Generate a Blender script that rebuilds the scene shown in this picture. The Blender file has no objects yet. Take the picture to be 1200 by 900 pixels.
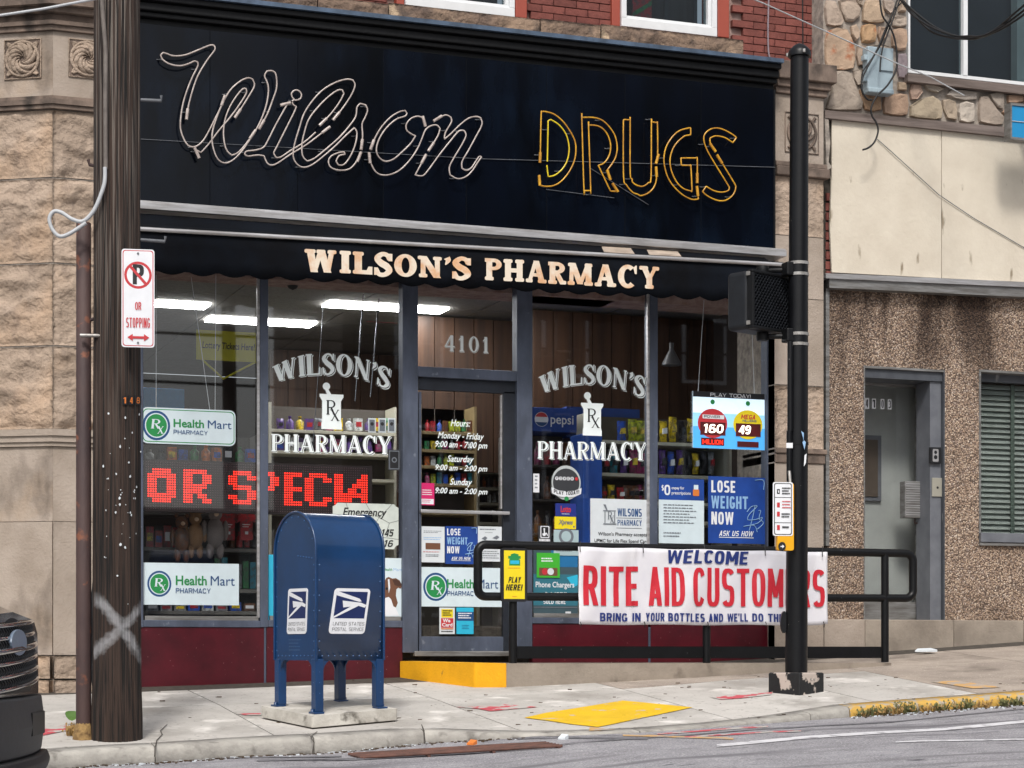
import bpy, math, random
from mathutils import Vector, noise
random.seed(7)
# ------------------------------------------------------------------ camera, sky, sun, exposure
sc = bpy.context.scene
F = 2400.0; CX = 600.0; HY = 765.0                      # focal length, centre column and horizon row in photo pixels
A = math.atan(2400/6570); CA, SA = math.cos(A), math.sin(A)
CAMX, CAMY = -5.79, -15.84                              # eye at z = 0
cam_d = bpy.data.cameras.new('camera'); cam = bpy.data.objects.new('camera', cam_d)
sc.collection.objects.link(cam); sc.camera = cam
cam.location = (CAMX, CAMY, 0); cam.rotation_euler = (math.pi/2, 0, -A)
cam_d.sensor_width = 36; cam_d.lens = 36*F/1200; cam_d.shift_y = (HY-450)/1200
cam_d.clip_start = .1; cam_d.clip_end = 2000
w = bpy.data.worlds.new('World'); sc.world = w; w.use_nodes = True
nt = w.node_tree; bg = nt.nodes['Background']
sky = nt.nodes.new('ShaderNodeTexSky'); sky.sky_type = 'NISHITA'; sky.sun_disc = False
sky.sun_elevation = math.radians(52); sky.sun_rotation = math.radians(-156); sky.air_density = 1.0; sky.dust_density = 4
hs = nt.nodes.new('ShaderNodeHueSaturation'); hs.inputs['Saturation'].default_value = .32   # thin overcast: a greyer sky
nt.links.new(sky.outputs[0], hs.inputs['Color']); nt.links.new(hs.outputs[0], bg.inputs[0])
bg.inputs[1].default_value = .105
sd = bpy.data.lights.new('sun', 'SUN'); sd.energy = 1.5; sd.angle = math.radians(10); sd.color = (1, .955, .9)
so = bpy.data.objects.new('sun', sd); sc.collection.objects.link(so)
so.rotation_euler = Vector((-.35, -.8, .95)).to_track_quat('Z', 'Y').to_euler()
sc.view_settings.view_transform = 'Standard'; sc.view_settings.look = 'None'
sc.view_settings.exposure = .58; sc.view_settings.gamma = 1
sc.cycles.transparent_max_bounces = 24; sc.cycles.max_bounces = 8
# ------------------------------------------------------------------ pixel -> world helpers (photo is 1200 x 900)
def ray(px, py):
    u = (px-CX)/F
    return Vector((SA+u*CA, CA-u*SA, (HY-py)/F))
def P(px, py, Y=0.):
    d = ray(px, py); t = (Y-CAMY)/d.y
    return Vector((CAMX+d.x*t, Y, d.z*t))
def PN(px, py, p0, n):
    d = ray(px, py); c = Vector((CAMX, CAMY, 0)); t = (Vector(p0)-c).dot(n)/d.dot(n); return c+d*t
def C(px, py, z): d = ray(px, py); t = z/d.z; return Vector((CAMX+d.x*t, CAMY+d.y*t, z))
def D(px, py, t): d = ray(px, py); return Vector((CAMX+d.x*t, CAMY+d.y*t, d.z*t))
def g(X, Y):
    x = max(-6, min(8, X)); q = .0025*x*x + (X-x)*.005*x
    return -.14+.042*X+q+.092*min(Y, 0)
def solve(px, py, fn):
    d = ray(px, py); a, b = 4., 40.
    for _ in range(50):
        m = (a+b)/2
        if d.z*m > fn(CAMX+d.x*m, CAMY+d.y*m): a = m
        else: b = m
    return Vector((CAMX+d.x*a, CAMY+d.y*a, d.z*a))
def G(px, py): return solve(px, py, g)
KP = [(57,883,.1),(110,878,.1),(180,875,.1),(300,867,.1),(367,864,.105),(430,860,.1),(495,856,.085),(560,858.5,.05),(640,861,.012),(750,857,.01),(850,849.5,.01),(920,841,.03),(992,829,.07),(1100,820.5,.075),(1200,813,.08)]
KL = [(G(a, b), h) for a, b, h in KP]
KL = [(Vector((-14, KL[0][0].y-.1, 0)), .1)] + KL + [(Vector((20, KL[-1][0].y+.3, 0)), .09)]
KL = [(Vector((p.x, p.y, g(p.x, p.y))), h) for p, h in KL]
def kint(X):
    if X <= KL[0][0].x: return KL[0][0].y, KL[0][1]
    for (p, h), (q, k) in zip(KL, KL[1:]):
        if X <= q.x:
            f = (X-p.x)/(q.x-p.x); return p.y+(q.y-p.y)*f, h+(k-h)*f
    return KL[-1][0].y, KL[-1][1]
def road(X, Y):
    ky, h = kint(X); return g(X, ky)-h+.03*(Y-ky) if Y < ky else g(X, Y)-h
def R(px, py): return solve(px, py, road)
# ------------------------------------------------------------------ materials
MATS = {}
def srgb(c): return tuple((v/12.92 if v <= .04045 else ((v+.055)/1.055)**2.4) for v in c)
def hx(h): return srgb(tuple(int(h[i:i+2], 16)/255 for i in (0, 2, 4)))
def mat(name, col, rough=.6, col2=None, scale=8, bump=0., bscale=None, metal=0., rnd=0., emit=0, stretch=None, detail=8, spec=.5, coat=0, lo=.35, hi=.65, bd=.01):
    if name in MATS: return MATS[name]
    m = bpy.data.materials.new(name); m.use_nodes = True; N = m.node_tree.nodes; L = m.node_tree.links
    b = N['Principled BSDF']; b.inputs['Roughness'].default_value = rough; b.inputs['Metallic'].default_value = metal
    b.inputs['Specular IOR Level'].default_value = spec
    if coat: b.inputs['Coat Weight'].default_value = coat; b.inputs['Coat Roughness'].default_value = .08
    tc = N.new('ShaderNodeTexCoord'); mp = N.new('ShaderNodeMapping'); oi = N.new('ShaderNodeObjectInfo')
    L.new(tc.outputs['Object'], mp.inputs[0])
    if stretch: mp.inputs['Scale'].default_value = stretch
    vm = N.new('ShaderNodeVectorMath'); vm.operation = 'ADD'; L.new(mp.outputs[0], vm.inputs[0])
    sm = N.new('ShaderNodeMath'); sm.operation = 'MULTIPLY'; sm.inputs[1].default_value = 37; L.new(oi.outputs['Random'], sm.inputs[0]); L.new(sm.outputs[0], vm.inputs[1])
    n1 = N.new('ShaderNodeTexNoise'); n1.inputs['Scale'].default_value = scale; n1.inputs['Detail'].default_value = detail; n1.inputs['Roughness'].default_value = .62
    L.new(vm.outputs[0], n1.inputs['Vector'])
    c1 = (*col, 1); c2 = (*(col2 or tuple(v*.82 for v in col)), 1)
    r = N.new('ShaderNodeValToRGB'); r.color_ramp.elements[0].position = lo; r.color_ramp.elements[1].position = hi
    r.color_ramp.elements[0].color = c2; r.color_ramp.elements[1].color = c1
    L.new(n1.outputs['Fac'], r.inputs[0]); out = r.outputs[0]
    if rnd:
        h = N.new('ShaderNodeHueSaturation'); mr = N.new('ShaderNodeMapRange'); mr.inputs[3].default_value = 1-rnd; mr.inputs[4].default_value = 1+rnd
        L.new(oi.outputs['Random'], mr.inputs[0]); L.new(mr.outputs[0], h.inputs['Value']); L.new(out, h.inputs['Color']); out = h.outputs[0]
    L.new(out, b.inputs['Base Color'])
    if emit: L.new(out, b.inputs['Emission Color']); b.inputs['Emission Strength'].default_value = emit
    if bump:
        n2 = N.new('ShaderNodeTexNoise'); n2.inputs['Scale'].default_value = bscale or scale*3; n2.inputs['Detail'].default_value = 10
        L.new(vm.outputs[0], n2.inputs['Vector'])
        bp = N.new('ShaderNodeBump'); bp.inputs['Strength'].default_value = bump; bp.inputs['Distance'].default_value = bd
        L.new(n2.outputs['Fac'], bp.inputs['Height']); L.new(bp.outputs[0], b.inputs['Normal'])
    MATS[name] = m
    return m
def add_layer(m, col, maskfn, rough=None):
    """paint / dirt with a shape of its own over the base colour; maskfn(N, L, coords socket) returns a 0..1 socket"""
    N = m.node_tree.nodes; L = m.node_tree.links; b = N['Principled BSDF']
    src = b.inputs['Base Color'].links[0].from_socket
    tc = N.new('ShaderNodeTexCoord'); fac = maskfn(N, L, tc.outputs['Object'])
    mx = N.new('ShaderNodeMix'); mx.data_type = 'RGBA'; L.new(fac, mx.inputs[0]); L.new(src, mx.inputs[6]); mx.inputs[7].default_value = (*col, 1)
    L.new(mx.outputs[2], b.inputs['Base Color'])
def mth(N, L, op, a, b=None, c=None, clamp=False):
    n = N.new('ShaderNodeMath'); n.operation = op; n.use_clamp = clamp
    for i, v in enumerate((a, b, c)):
        if v is None: continue
        if isinstance(v, (int, float)): n.inputs[i].default_value = v
        else: L.new(v, n.inputs[i])
    return n.outputs[0]
def nz(N, L, vec, scale, detail=6, st=None):
    if st:
        mp = N.new('ShaderNodeMapping'); mp.inputs['Scale'].default_value = st; L.new(vec, mp.inputs[0]); vec = mp.outputs[0]
    n = N.new('ShaderNodeTexNoise'); n.inputs['Scale'].default_value = scale; n.inputs['Detail'].default_value = detail; L.new(vec, n.inputs['Vector']); return n.outputs['Fac']
def step(N, L, v, a, b):
    r = N.new('ShaderNodeMapRange'); r.inputs[1].default_value = a; r.inputs[2].default_value = b; L.new(v, r.inputs[0]); return r.outputs[0]
def flat(name, h, rough=.5, emit=0): return mat(name, hx(h), rough, tuple(v*.93 for v in hx(h)), 12, emit=emit)
def noisemask(scale, a, b, st=None, detail=8):
    return lambda N, L, c: step(N, L, nz(N, L, c, scale, detail, st), a, b)

def wpos(N): return N.new('ShaderNodeNewGeometry').outputs['Position']
def sepz(N, L, c): s = N.new('ShaderNodeSeparateXYZ'); L.new(c, s.inputs[0]); return s.outputs['Z']
M_conc = mat('pale_concrete', hx('c2beb8'), .9, hx('aca8a2'), 2.2, .35, 60, rnd=.05, lo=.3, hi=.7)
add_layer(M_conc, hx('85817a'), noisemask(26, .60, .74))
add_layer(M_conc, hx('8f8a83'), noisemask(1.3, .54, .74)); add_layer(M_conc, hx('4f4b47'), noisemask(38, .70, .72)); add_layer(M_conc, hx('dad6d0'), noisemask(3.1, .6, .72))
M_tan = mat('tan_concrete', hx('a89c90'), .9, hx('8f847a'), 3, .5, 70, rnd=.05)
add_layer(M_tan, hx('d0c4b6'), noisemask(60, .62, .7)); add_layer(M_tan, hx('6f655c'), noisemask(2, .58, .75))
M_kerb = mat('kerb_concrete', hx('b5b1a9'), .9, hx('8e8a84'), 4, .6, 40, rnd=.06)
add_layer(M_kerb, hx('6c6862'), noisemask(7, .56, .7))
M_under = mat('joint_dirt_pad_shade', hx('4f4942'), .95, hx('38332d'), 20, .4)  # dirt in joints and cracks; also the painted shade under the mailbox pad
M_asph = mat('asphalt', hx('a09ea2'), .92, hx('7f7d81'), 3.0, .8, 120, lo=.3, hi=.7)
add_layer(M_asph, hx('bcbabb'), noisemask(75, .56, .66, detail=3)); add_layer(M_asph, hx('3c3b3e'), noisemask(90, .60, .68, detail=3))
add_layer(M_asph, hx('6e6c70'), noisemask(1.2, .54, .68, (.35, 3, 1))); add_layer(M_asph, hx('55545a'), noisemask(5, .66, .7, (.5, 2, 1)))
def worn(name, h, lo=.38, hi=.5, base=None, sc=9):
    m = mat(name, hx(h), .8, tuple(v*.85 for v in hx(h)), 5, .3, 60)
    add_layer(m, base or hx('b5b1ab'), noisemask(sc, hi+.14, hi+.2)); return m
M_yel = worn('worn_yellow_paint', 'e3b800'); M_yel2 = worn('yellow_step_paint', 'eaa800', hi=.5, base=hx('a87a2a'))
M_kyel = worn('faded_yellow_kerb_paint', 'c9a04c', hi=.36, base=hx('a79d8c'), sc=14)
M_red = worn('red_survey_paint', 'c4525c', hi=.36); M_wline = worn('worn_white_road_paint', 'd4d3d6', hi=.42, base=hx('a09ea2'))
M_orange = worn('orange_survey_paint', 'c9a069', hi=.36, base=hx('a89c90'))
M_stone = mat('brown_sandstone', hx('b09d8c'), .95, hx('958474'), 3.2, .9, 22, rnd=.09, bd=.035)
add_layer(M_stone, hx('b5997f'), noisemask(1.6, .52, .72)); add_layer(M_stone, hx('6d5f55'), noisemask(5, .6, .76, (1, 1, .45)))
M_stone_s = mat('smooth_sandstone', hx('ab9e92'), .92, hx('95887b'), 2.4, .5, 50, rnd=.04)
add_layer(M_stone_s, hx('a68c6f'), noisemask(1.1, .56, .72)); add_layer(M_stone_s, hx('6a5f55'), noisemask(3, .58, .72, (1, 1, .5)))
M_stone_m = mat('dirty_sandstone_moulding', hx('87766a'), .95, hx('5c5048'), 3.5, .6, 40, stretch=(1, 1, .5))
add_layer(M_stone_m, hx('3f3833'), noisemask(4, .52, .66))
M_belt = mat('belt_sandstone', hx('8b7562'), .95, hx('66554a'), 4, 1.0, 24, rnd=.08, bd=.03)
add_layer(M_belt, hx('4c413b'), noisemask(5, .54, .68)); add_layer(M_belt, hx('b09a80'), noisemask(9, .62, .7))
M_mortar = mat('mortar', hx('aca296'), .95, hx('77706a'), 12, .5); M_rmortar = mat('red_mortar', hx('a58f87'), .95, hx('8a6d64'), 12, .4)
M_brick = mat('painted_red_brick', hx('80483f'), .85, hx('693831'), 9, .4, 60, rnd=.16)
add_layer(M_brick, hx('5a2a26'), noisemask(14, .62, .72))
M_cas = flat('red_brown_casing', '9c4736', .6); M_white = flat('white_paint', 'e6e6e4', .4); M_wfr = flat('white_window_frame', 'dfe1e2', .4)
M_navy = mat('black_glass_panel', hx('05070b'), .14, hx('080d18'), 1.5, .04, 6, spec=.2, stretch=(1, 1, .4))
add_layer(M_navy, hx('0e1724'), lambda N, L, c: mth(N, L, 'MULTIPLY', step(N, L, nz(N, L, wpos(N), 5, 8, (1, 1, .3)), .40, .75), step(N, L, nz(N, L, wpos(N), .8, 3, (.5, 1, 1)), .45, .62)))
M_blk = mat('black_moulding', hx('101114'), .5, hx('0a0b0d'), 6, .2, 30, spec=.25); M_flash = mat('blue_grey_flashing', hx('57697f'), .45, hx('3f4c5c'), 7, .2, metal=.3)
M_alu = mat('aluminium_trim', hx('c6c6c8'), .35, hx('9d9a98'), 9, .1, metal=.5, stretch=(.3, 1, 3)); M_alud = mat('dull_aluminium', hx('90908f'), .5, hx('66635f'), 9, .2, metal=.4, stretch=(.4, 1, 3))
M_can = mat('black_canvas', hx('08090d'), .9, hx('0d121a'), 3, .2, 60, spec=.12); M_cans = mat('cream_canvas_stripe', hx('b8a898'), .9, hx('8e8074'), 8, .2)
M_cream = mat('weathered_cream_lettering', hx('ded0bd'), .7, hx('d3a57c'), 5, .1, lo=.4, hi=.56)
M_frame = mat('blue_grey_storefront_frame', hx('5a6274'), .5, hx('474e5c'), 7, .1, metal=.25, stretch=(1, 1, .4)); add_layer(M_frame, hx('767d8a'), noisemask(16, .64, .72))
M_framed = mat('dark_door_frame', hx('2c313b'), .5, hx('20242c'), 7, .1, metal=.25)
M_burg = mat('burgundy_panel', hx('571420'), .3, hx('431019'), 4, .1, 20); add_layer(M_burg, hx('8e6a6c'), noisemask(55, .71, .74))
M_peb = mat('pebble_dash', hx('a08a74'), .95, hx('8a745f'), 3, 0)
def pebbles(m):                                          # exposed aggregate: every pebble its own tone
    N = m.node_tree.nodes; L = m.node_tree.links; b = N['Principled BSDF']; tc = N.new('ShaderNodeTexCoord')
    v = N.new('ShaderNodeTexVoronoi'); v.inputs['Scale'].default_value = 72; L.new(tc.outputs['Object'], v.inputs['Vector'])
    r = N.new('ShaderNodeValToRGB'); e = r.color_ramp.elements
    e[0].position = 0; e[0].color = (*hx('77665a'), 1); e[1].position = 1; e[1].color = (*hx('e0cfbe'), 1)
    for p, c in ((.2, '98806c'), (.42, 'b59c86'), (.6, 'cdb8a2'), (.75, 'a69080'), (.88, '84736a')):
        x = e.new(p); x.color = (*hx(c), 1)
    sp = N.new('ShaderNodeSeparateColor'); L.new(v.outputs['Color'], sp.inputs[0]); L.new(sp.outputs[0], r.inputs[0])
    ed = N.new('ShaderNodeMix'); ed.data_type = 'RGBA'; L.new(step(N, L, v.outputs['Distance'], .42, .75), ed.inputs[0]); L.new(r.outputs[0], ed.inputs[6]); ed.inputs[7].default_value = (*hx('5a4c42'), 1)
    ge = N.new('ShaderNodeNewGeometry'); s = nz(N, L, ge.outputs['Position'], 3.2, 6, (1, 1, .25)); sx = N.new('ShaderNodeSeparateXYZ'); L.new(ge.outputs['Position'], sx.inputs[0])
    top = step(N, L, sx.outputs['Z'], 2.0, 3.0); f = mth(N, L, 'MULTIPLY', step(N, L, s, .40, .58), top); f = mth(N, L, 'MULTIPLY', f, .95)
    st = N.new('ShaderNodeMix'); st.data_type = 'RGBA'; st.blend_type = 'MULTIPLY'; L.new(f, st.inputs[0]); L.new(ed.outputs[2], st.inputs[6]); st.inputs[7].default_value = (*hx('6f625b'), 1)
    lo_ = mth(N, L, 'MULTIPLY', step(N, L, sx.outputs['Z'], .75, .1), step(N, L, nz(N, L, ge.outputs['Position'], 2.5, 5), .4, .6)); pt = nz(N, L, ge.outputs['Position'], .9, 4); d2 = N.new('ShaderNodeMix'); d2.data_type = 'RGBA'; d2.blend_type = 'MULTIPLY'; L.new(mth(N, L, 'MAXIMUM', mth(N, L, 'MULTIPLY', lo_, .6), mth(N, L, 'MULTIPLY', step(N, L, pt, .5, .62), .4)), d2.inputs[0]); L.new(st.outputs[2], d2.inputs[6]); d2.inputs[7].default_value = (*hx('9a8c80'), 1)
    L.new(d2.outputs[2], b.inputs['Base Color'])
    bp = N.new('ShaderNodeBump'); bp.inputs['Strength'].default_value = .9; bp.inputs['Distance'].default_value = .012; bp.invert = True
    L.new(v.outputs['Distance'], bp.inputs['Height']); L.new(bp.outputs[0], b.inputs['Normal'])
pebbles(M_peb)
M_board = mat('cream_painted_board', hx('d3cab9'), .7, hx('c9bfae'), 3, .3, 30); add_layer(M_board, hx('8d806c'), noisemask(10, .66, .74, (1, 1, .3)))
M_plank = mat('weathered_plank', hx('7c706a'), .9, hx('5f544e'), 6, .4, 30, stretch=(.25, 1, 3)); M_grey = mat('grey_painted_metal', hx('6f7278'), .5, hx('5e6168'), 6, .1)
M_dgrey = mat('grey_door_frame', hx('50545a'), .5, hx('3e4147'), 5, .1, stretch=(1, 1, .4)); add_layer(M_dgrey, hx('8c8d8e'), noisemask(9, .63, .7, (1, 1, .25)))
M_mbox = mat('mailbox_blue_enamel', hx('103a68'), .3, hx('0e3259'), 4, .03, 14, coat=.35); add_layer(M_mbox, hx('3b5778'), noisemask(45, .72, .76))
M_usb = flat('emblem_blue', '14275a'); M_wstk = flat('white_sticker', 'e4e6ea', .4)
M_pad = mat('cast_concrete_pad', hx('cdc9c0'), .9, hx('a9a49b'), 5, .6, 40); add_layer(M_pad, hx('6b675f'), noisemask(9, .6, .7))
M_wood = mat('creosoted_wood', hx('3c2d25'), .85, hx('0f0a08'), 4, 1.0, 5, stretch=(16, 16, .3), lo=.42, hi=.56, detail=5, bd=.02)
add_layer(M_wood, hx('7b726a'), lambda N, L, c: mth(N, L, 'MULTIPLY', step(N, L, nz(N, L, c, 5, 5, (15, 15, .25)), .5, .6), step(N, L, sepz(N, L, c), 1.5, 5.2)))
# paint, rust and glass materials with shapes of their own
def xmask(N, L, c):                                       # sprayed white cross on the pole, in the pole's own coordinates
    s = N.new('ShaderNodeSeparateXYZ'); L.new(c, s.inputs[0]); x, z = s.outputs['X'], s.outputs['Z']
    n = mth(N, L, 'MULTIPLY_ADD', nz(N, L, c, 22, 6), .06, -.03)
    def seg(x0, z0, x1, z1, wd):
        k = (z1-z0)/(x1-x0); d = mth(N, L, 'ABSOLUTE', mth(N, L, 'SUBTRACT', mth(N, L, 'SUBTRACT', z, mth(N, L, 'MULTIPLY', x, k)), z0-k*x0))
        d = mth(N, L, 'MULTIPLY', d, 1/math.sqrt(1+k*k)); return step(N, L, mth(N, L, 'ADD', d, n), wd, wd*.25)
    a = seg(-.12, .96, .1, .66, .042); b = seg(-.13, .66, .15, .93, .042)
    zz = mth(N, L, 'MULTIPLY', step(N, L, z, .5, .6), step(N, L, z, 1.02, .95)); yy = N.new('ShaderNodeMath'); yy.operation = 'LESS_THAN'; yy.inputs[1].default_value = .0; L.new(s.outputs['Y'], yy.inputs[0])
    return mth(N, L, 'MULTIPLY', mth(N, L, 'MULTIPLY', mth(N, L, 'MAXIMUM', a, b), zz), mth(N, L, 'MULTIPLY', mth(N, L, 'MULTIPLY', yy.outputs[0], step(N, L, nz(N, L, c, 7, 6), .2, .5))))
add_layer(M_wood, hx('b9babd'), xmask)
M_rust = mat('rusty_conduit', hx('4b3835'), .7, hx('37292a'), 5, .3, 40, stretch=(1, 1, .4)); add_layer(M_rust, hx('7a4a35'), noisemask(12, .6, .7)); M_cab = mat('grey_cable', hx('6d7075'), .6, hx('55585d'), 9, .1)
M_wcab = flat('pale_cable', 'b9bcbf', .5); M_bcab = flat('black_cable', '121214', .6); M_steel = mat('galvanised_strap', hx('b5b3b0'), .4, hx('8d8984'), 20, .1, metal=.5)
M_pole = mat('black_painted_pole', hx('0b0c0f'), .38, hx('101114'), 6, .1, 30, spec=.3); add_layer(M_pole, hx('8e8c88'), noisemask(30, .735, .75))
M_peel = mat('peeling_black_paint', hx('17181a'), .6, hx('101113'), 6, .3, 40); add_layer(M_peel, hx('b9aca2'), noisemask(8, .53, .56))
M_sig = mat('signal_housing_black', hx('101114'), .5, hx('0b0c0e'), 9, .1, spec=.3); M_sigg = mat('signal_housing_dark_grey', hx('23262b'), .5, hx('1c1e22'), 9, .1, spec=.3)
M_syel = flat('signal_yellow', 'e8a800', .45); M_rail = mat('black_rail_paint', hx('0e0f12'), .42, hx('090a0c'), 8, .15, 40, spec=.3); add_layer(M_rail, hx('4b4c50'), noisemask(35, .7, .74))
M_ban = mat('white_banner_vinyl', hx('dcdbdf'), .5, hx('cfced6'), 3, .15, 9); M_bred = flat('banner_red', 'c22031'); M_bblu = flat('banner_blue', '1c2f72')
M_paper = flat('white_paper', 'd5dbdf', .6); M_hm = flat('pale_blue_white_board', 'd3e2e8', .45); M_hgr = flat('health_green', '1f8a48'); M_hbl = flat('deep_blue_print', '1b4a7e')
M_lb = mat('royal_blue_poster', hx('15459a'), .5, hx('103a86'), 5); M_lbt = flat('pale_blue_print', '8fb6dc'); M_ink = flat('black_ink', '15161a'); M_gink = flat('grey_ink', '6d737b'); M_cyan = flat('cyan_print', '2bb5d8'); M_pred = flat('red_print', 'c23038'); M_pink = flat('pink_print', 'cf1d68')
M_pyel = flat('yellow_print', 'e8d21c'); M_orp = flat('orange_print', 'd97a33'); M_navyp = flat('navy_print', '1a2c80'); M_dbrown = flat('dog_brown', '6f4a36'); M_teal = flat('teal_print', '2f6f80'); M_teald = flat('dark_teal_print', '3c5159'); M_grn = flat('green_print', '3fae2f')
M_dec = flat('pale_window_lettering', 'f2fafa', .5); M_decd = flat('dark_letter_gap', '1c1c20', .5)
M_neonw = mat('unlit_white_neon_tube', hx('c9bdb6'), .25, hx('9e918b'), 14); M_neony = mat('unlit_yellow_neon_tube', hx('d8a22a'), .25, hx('b5802a'), 9, lo=.42, hi=.6)
M_neonb = mat('bright_yellow_neon_tube', hx('e3cf2a'), .25, hx('d0b020'), 9)
M_led = flat('lit_red_led', 'ff2a18', .4, emit=1.9); M_led0 = flat('unlit_led', '5c4a50', .4); M_ledbox = mat('led_sign_face', hx('1c0c0e'), .5, hx('150a0c'), 9); M_ledw = flat('lit_white_digit', 'fff0dc', .4, emit=1.6)
M_lamp = flat('lit_ceiling_diffuser', 'ffffff', .5, emit=24); M_lit = flat('backlit_lottery_face', 'cfe4f2', .4, emit=.5)
M_ceil = mat('grey_ceiling_tile', hx('8d8a84'), .9, hx('7d7a74'), 30, .2); M_ifloor = mat('store_floor', hx('7d776e'), .5, hx('6c665e'), 3); M_iwall = mat('dark_store_wall', hx('3d342e'), .8, hx('3a302b'), 2)
M_panel = mat('brown_wood_panelling', hx('4f3523'), .5, hx('352215'), 3, .1, 20, stretch=(6, 6, .3), rnd=.22); M_shelf = flat('cream_shelf', 'b9b5a4', .5); M_shelfd = flat('dark_shelf', '4c4640', .6)
M_wire = flat('white_string', 'c8ccd0', .6); M_chrome = mat('chrome', hx('b9bdc4'), .15, metal=1.); M_grass = mat('dry_weed', hx('6b6a42'), .9, hx('4c4f30'), 20, rnd=.2); M_straw = flat('dry_straw', '9c7d4c', .9); M_leaf = mat('green_leaf', hx('5d8436'), .7, hx('486b29'), 9)
M_tyre = mat('tyre_rubber', hx('1a1a1b'), .9, hx('131314'), 9); M_car = mat('black_car_paint', hx('0a0b0d'), .2, hx('0c0d10'), 3, coat=1.); M_cplas = mat('grey_car_plastic', hx('2a2c30'), .55, hx('222427'), 20, .1, 90)
M_lens = flat('headlight_lens', 'a9b7c4', .1); M_amber = flat('amber_lens', 'c97a1c', .3); M_ebox = mat('pale_grey_meter_box', hx('9fb0b8'), .5, hx('8b9ba4'), 5, .1); M_sblue = flat('shop_sign_blue', '2189bf', .4); M_blind = mat('green_grey_blind', hx('a9b3ad'), .6, hx('9aa49e'), 4)
M_gren = mat('painted_interior', hx('b4b8b5'), .8, hx('a5a9a6'), 3); M_curt = mat('dark_curtain', hx('2a2c33'), .9, hx('14151a'), 3, stretch=(8, 1, .4)); M_oppw = mat('dark_brick_opposite', hx('4a3f3a'), .9, hx('3c332f'), 3, .2)
FS = {}
for n_, h_ in (('yellow', 'd8bc22'), ('yellow green', 'a9b52a'), ('blue', '2a55b8'), ('dark', '22232a'), ('purple', '5a3c86'), ('magenta', '8c2a5e'), ('teal', '1f7c8e'), ('red', 'a8242c'), ('white', 'c5c8c6'), ('green', '2e7a46'), ('brown', '6b4228'), ('orange', 'c46a26'), ('pink', 'b85a82'), ('grey', '7d8085')):
    FS[n_] = mat(n_.replace(' ', '_')+'_packaging', hx(h_), .3, tuple(v*.35+.04 for v in hx(h_)), 28, .1, lo=.44, hi=.52)
def glassmat(name, tint=(.955, .96, .96), refl=1.0):
    m = bpy.data.materials.new(name); m.use_nodes = True; N = m.node_tree.nodes; L = m.node_tree.links; N.remove(N['Principled BSDF']); o = N['Material Output']
    t = N.new('ShaderNodeBsdfTransparent'); t.inputs[0].default_value = (*tint, 1); gl = N.new('ShaderNodeBsdfGlossy'); gl.inputs['Roughness'].default_value = .015; gl.inputs['Color'].default_value = (refl, refl, refl, 1)
    lw = N.new('ShaderNodeLayerWeight'); lw.inputs[0].default_value = .5; fz = mth(N, L, 'MULTIPLY_ADD', mth(N, L, 'POWER', lw.outputs['Facing'], 5), .95, .048); x = N.new('ShaderNodeMixShader'); L.new(fz, x.inputs[0]); L.new(t.outputs[0], x.inputs[1]); L.new(gl.outputs[0], x.inputs[2]); L.new(x.outputs[0], o.inputs[0]); return m
M_glass = glassmat('window_glass'); M_glassd = glassmat('tinted_glass', (.62, .68, .7), .45)
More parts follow.
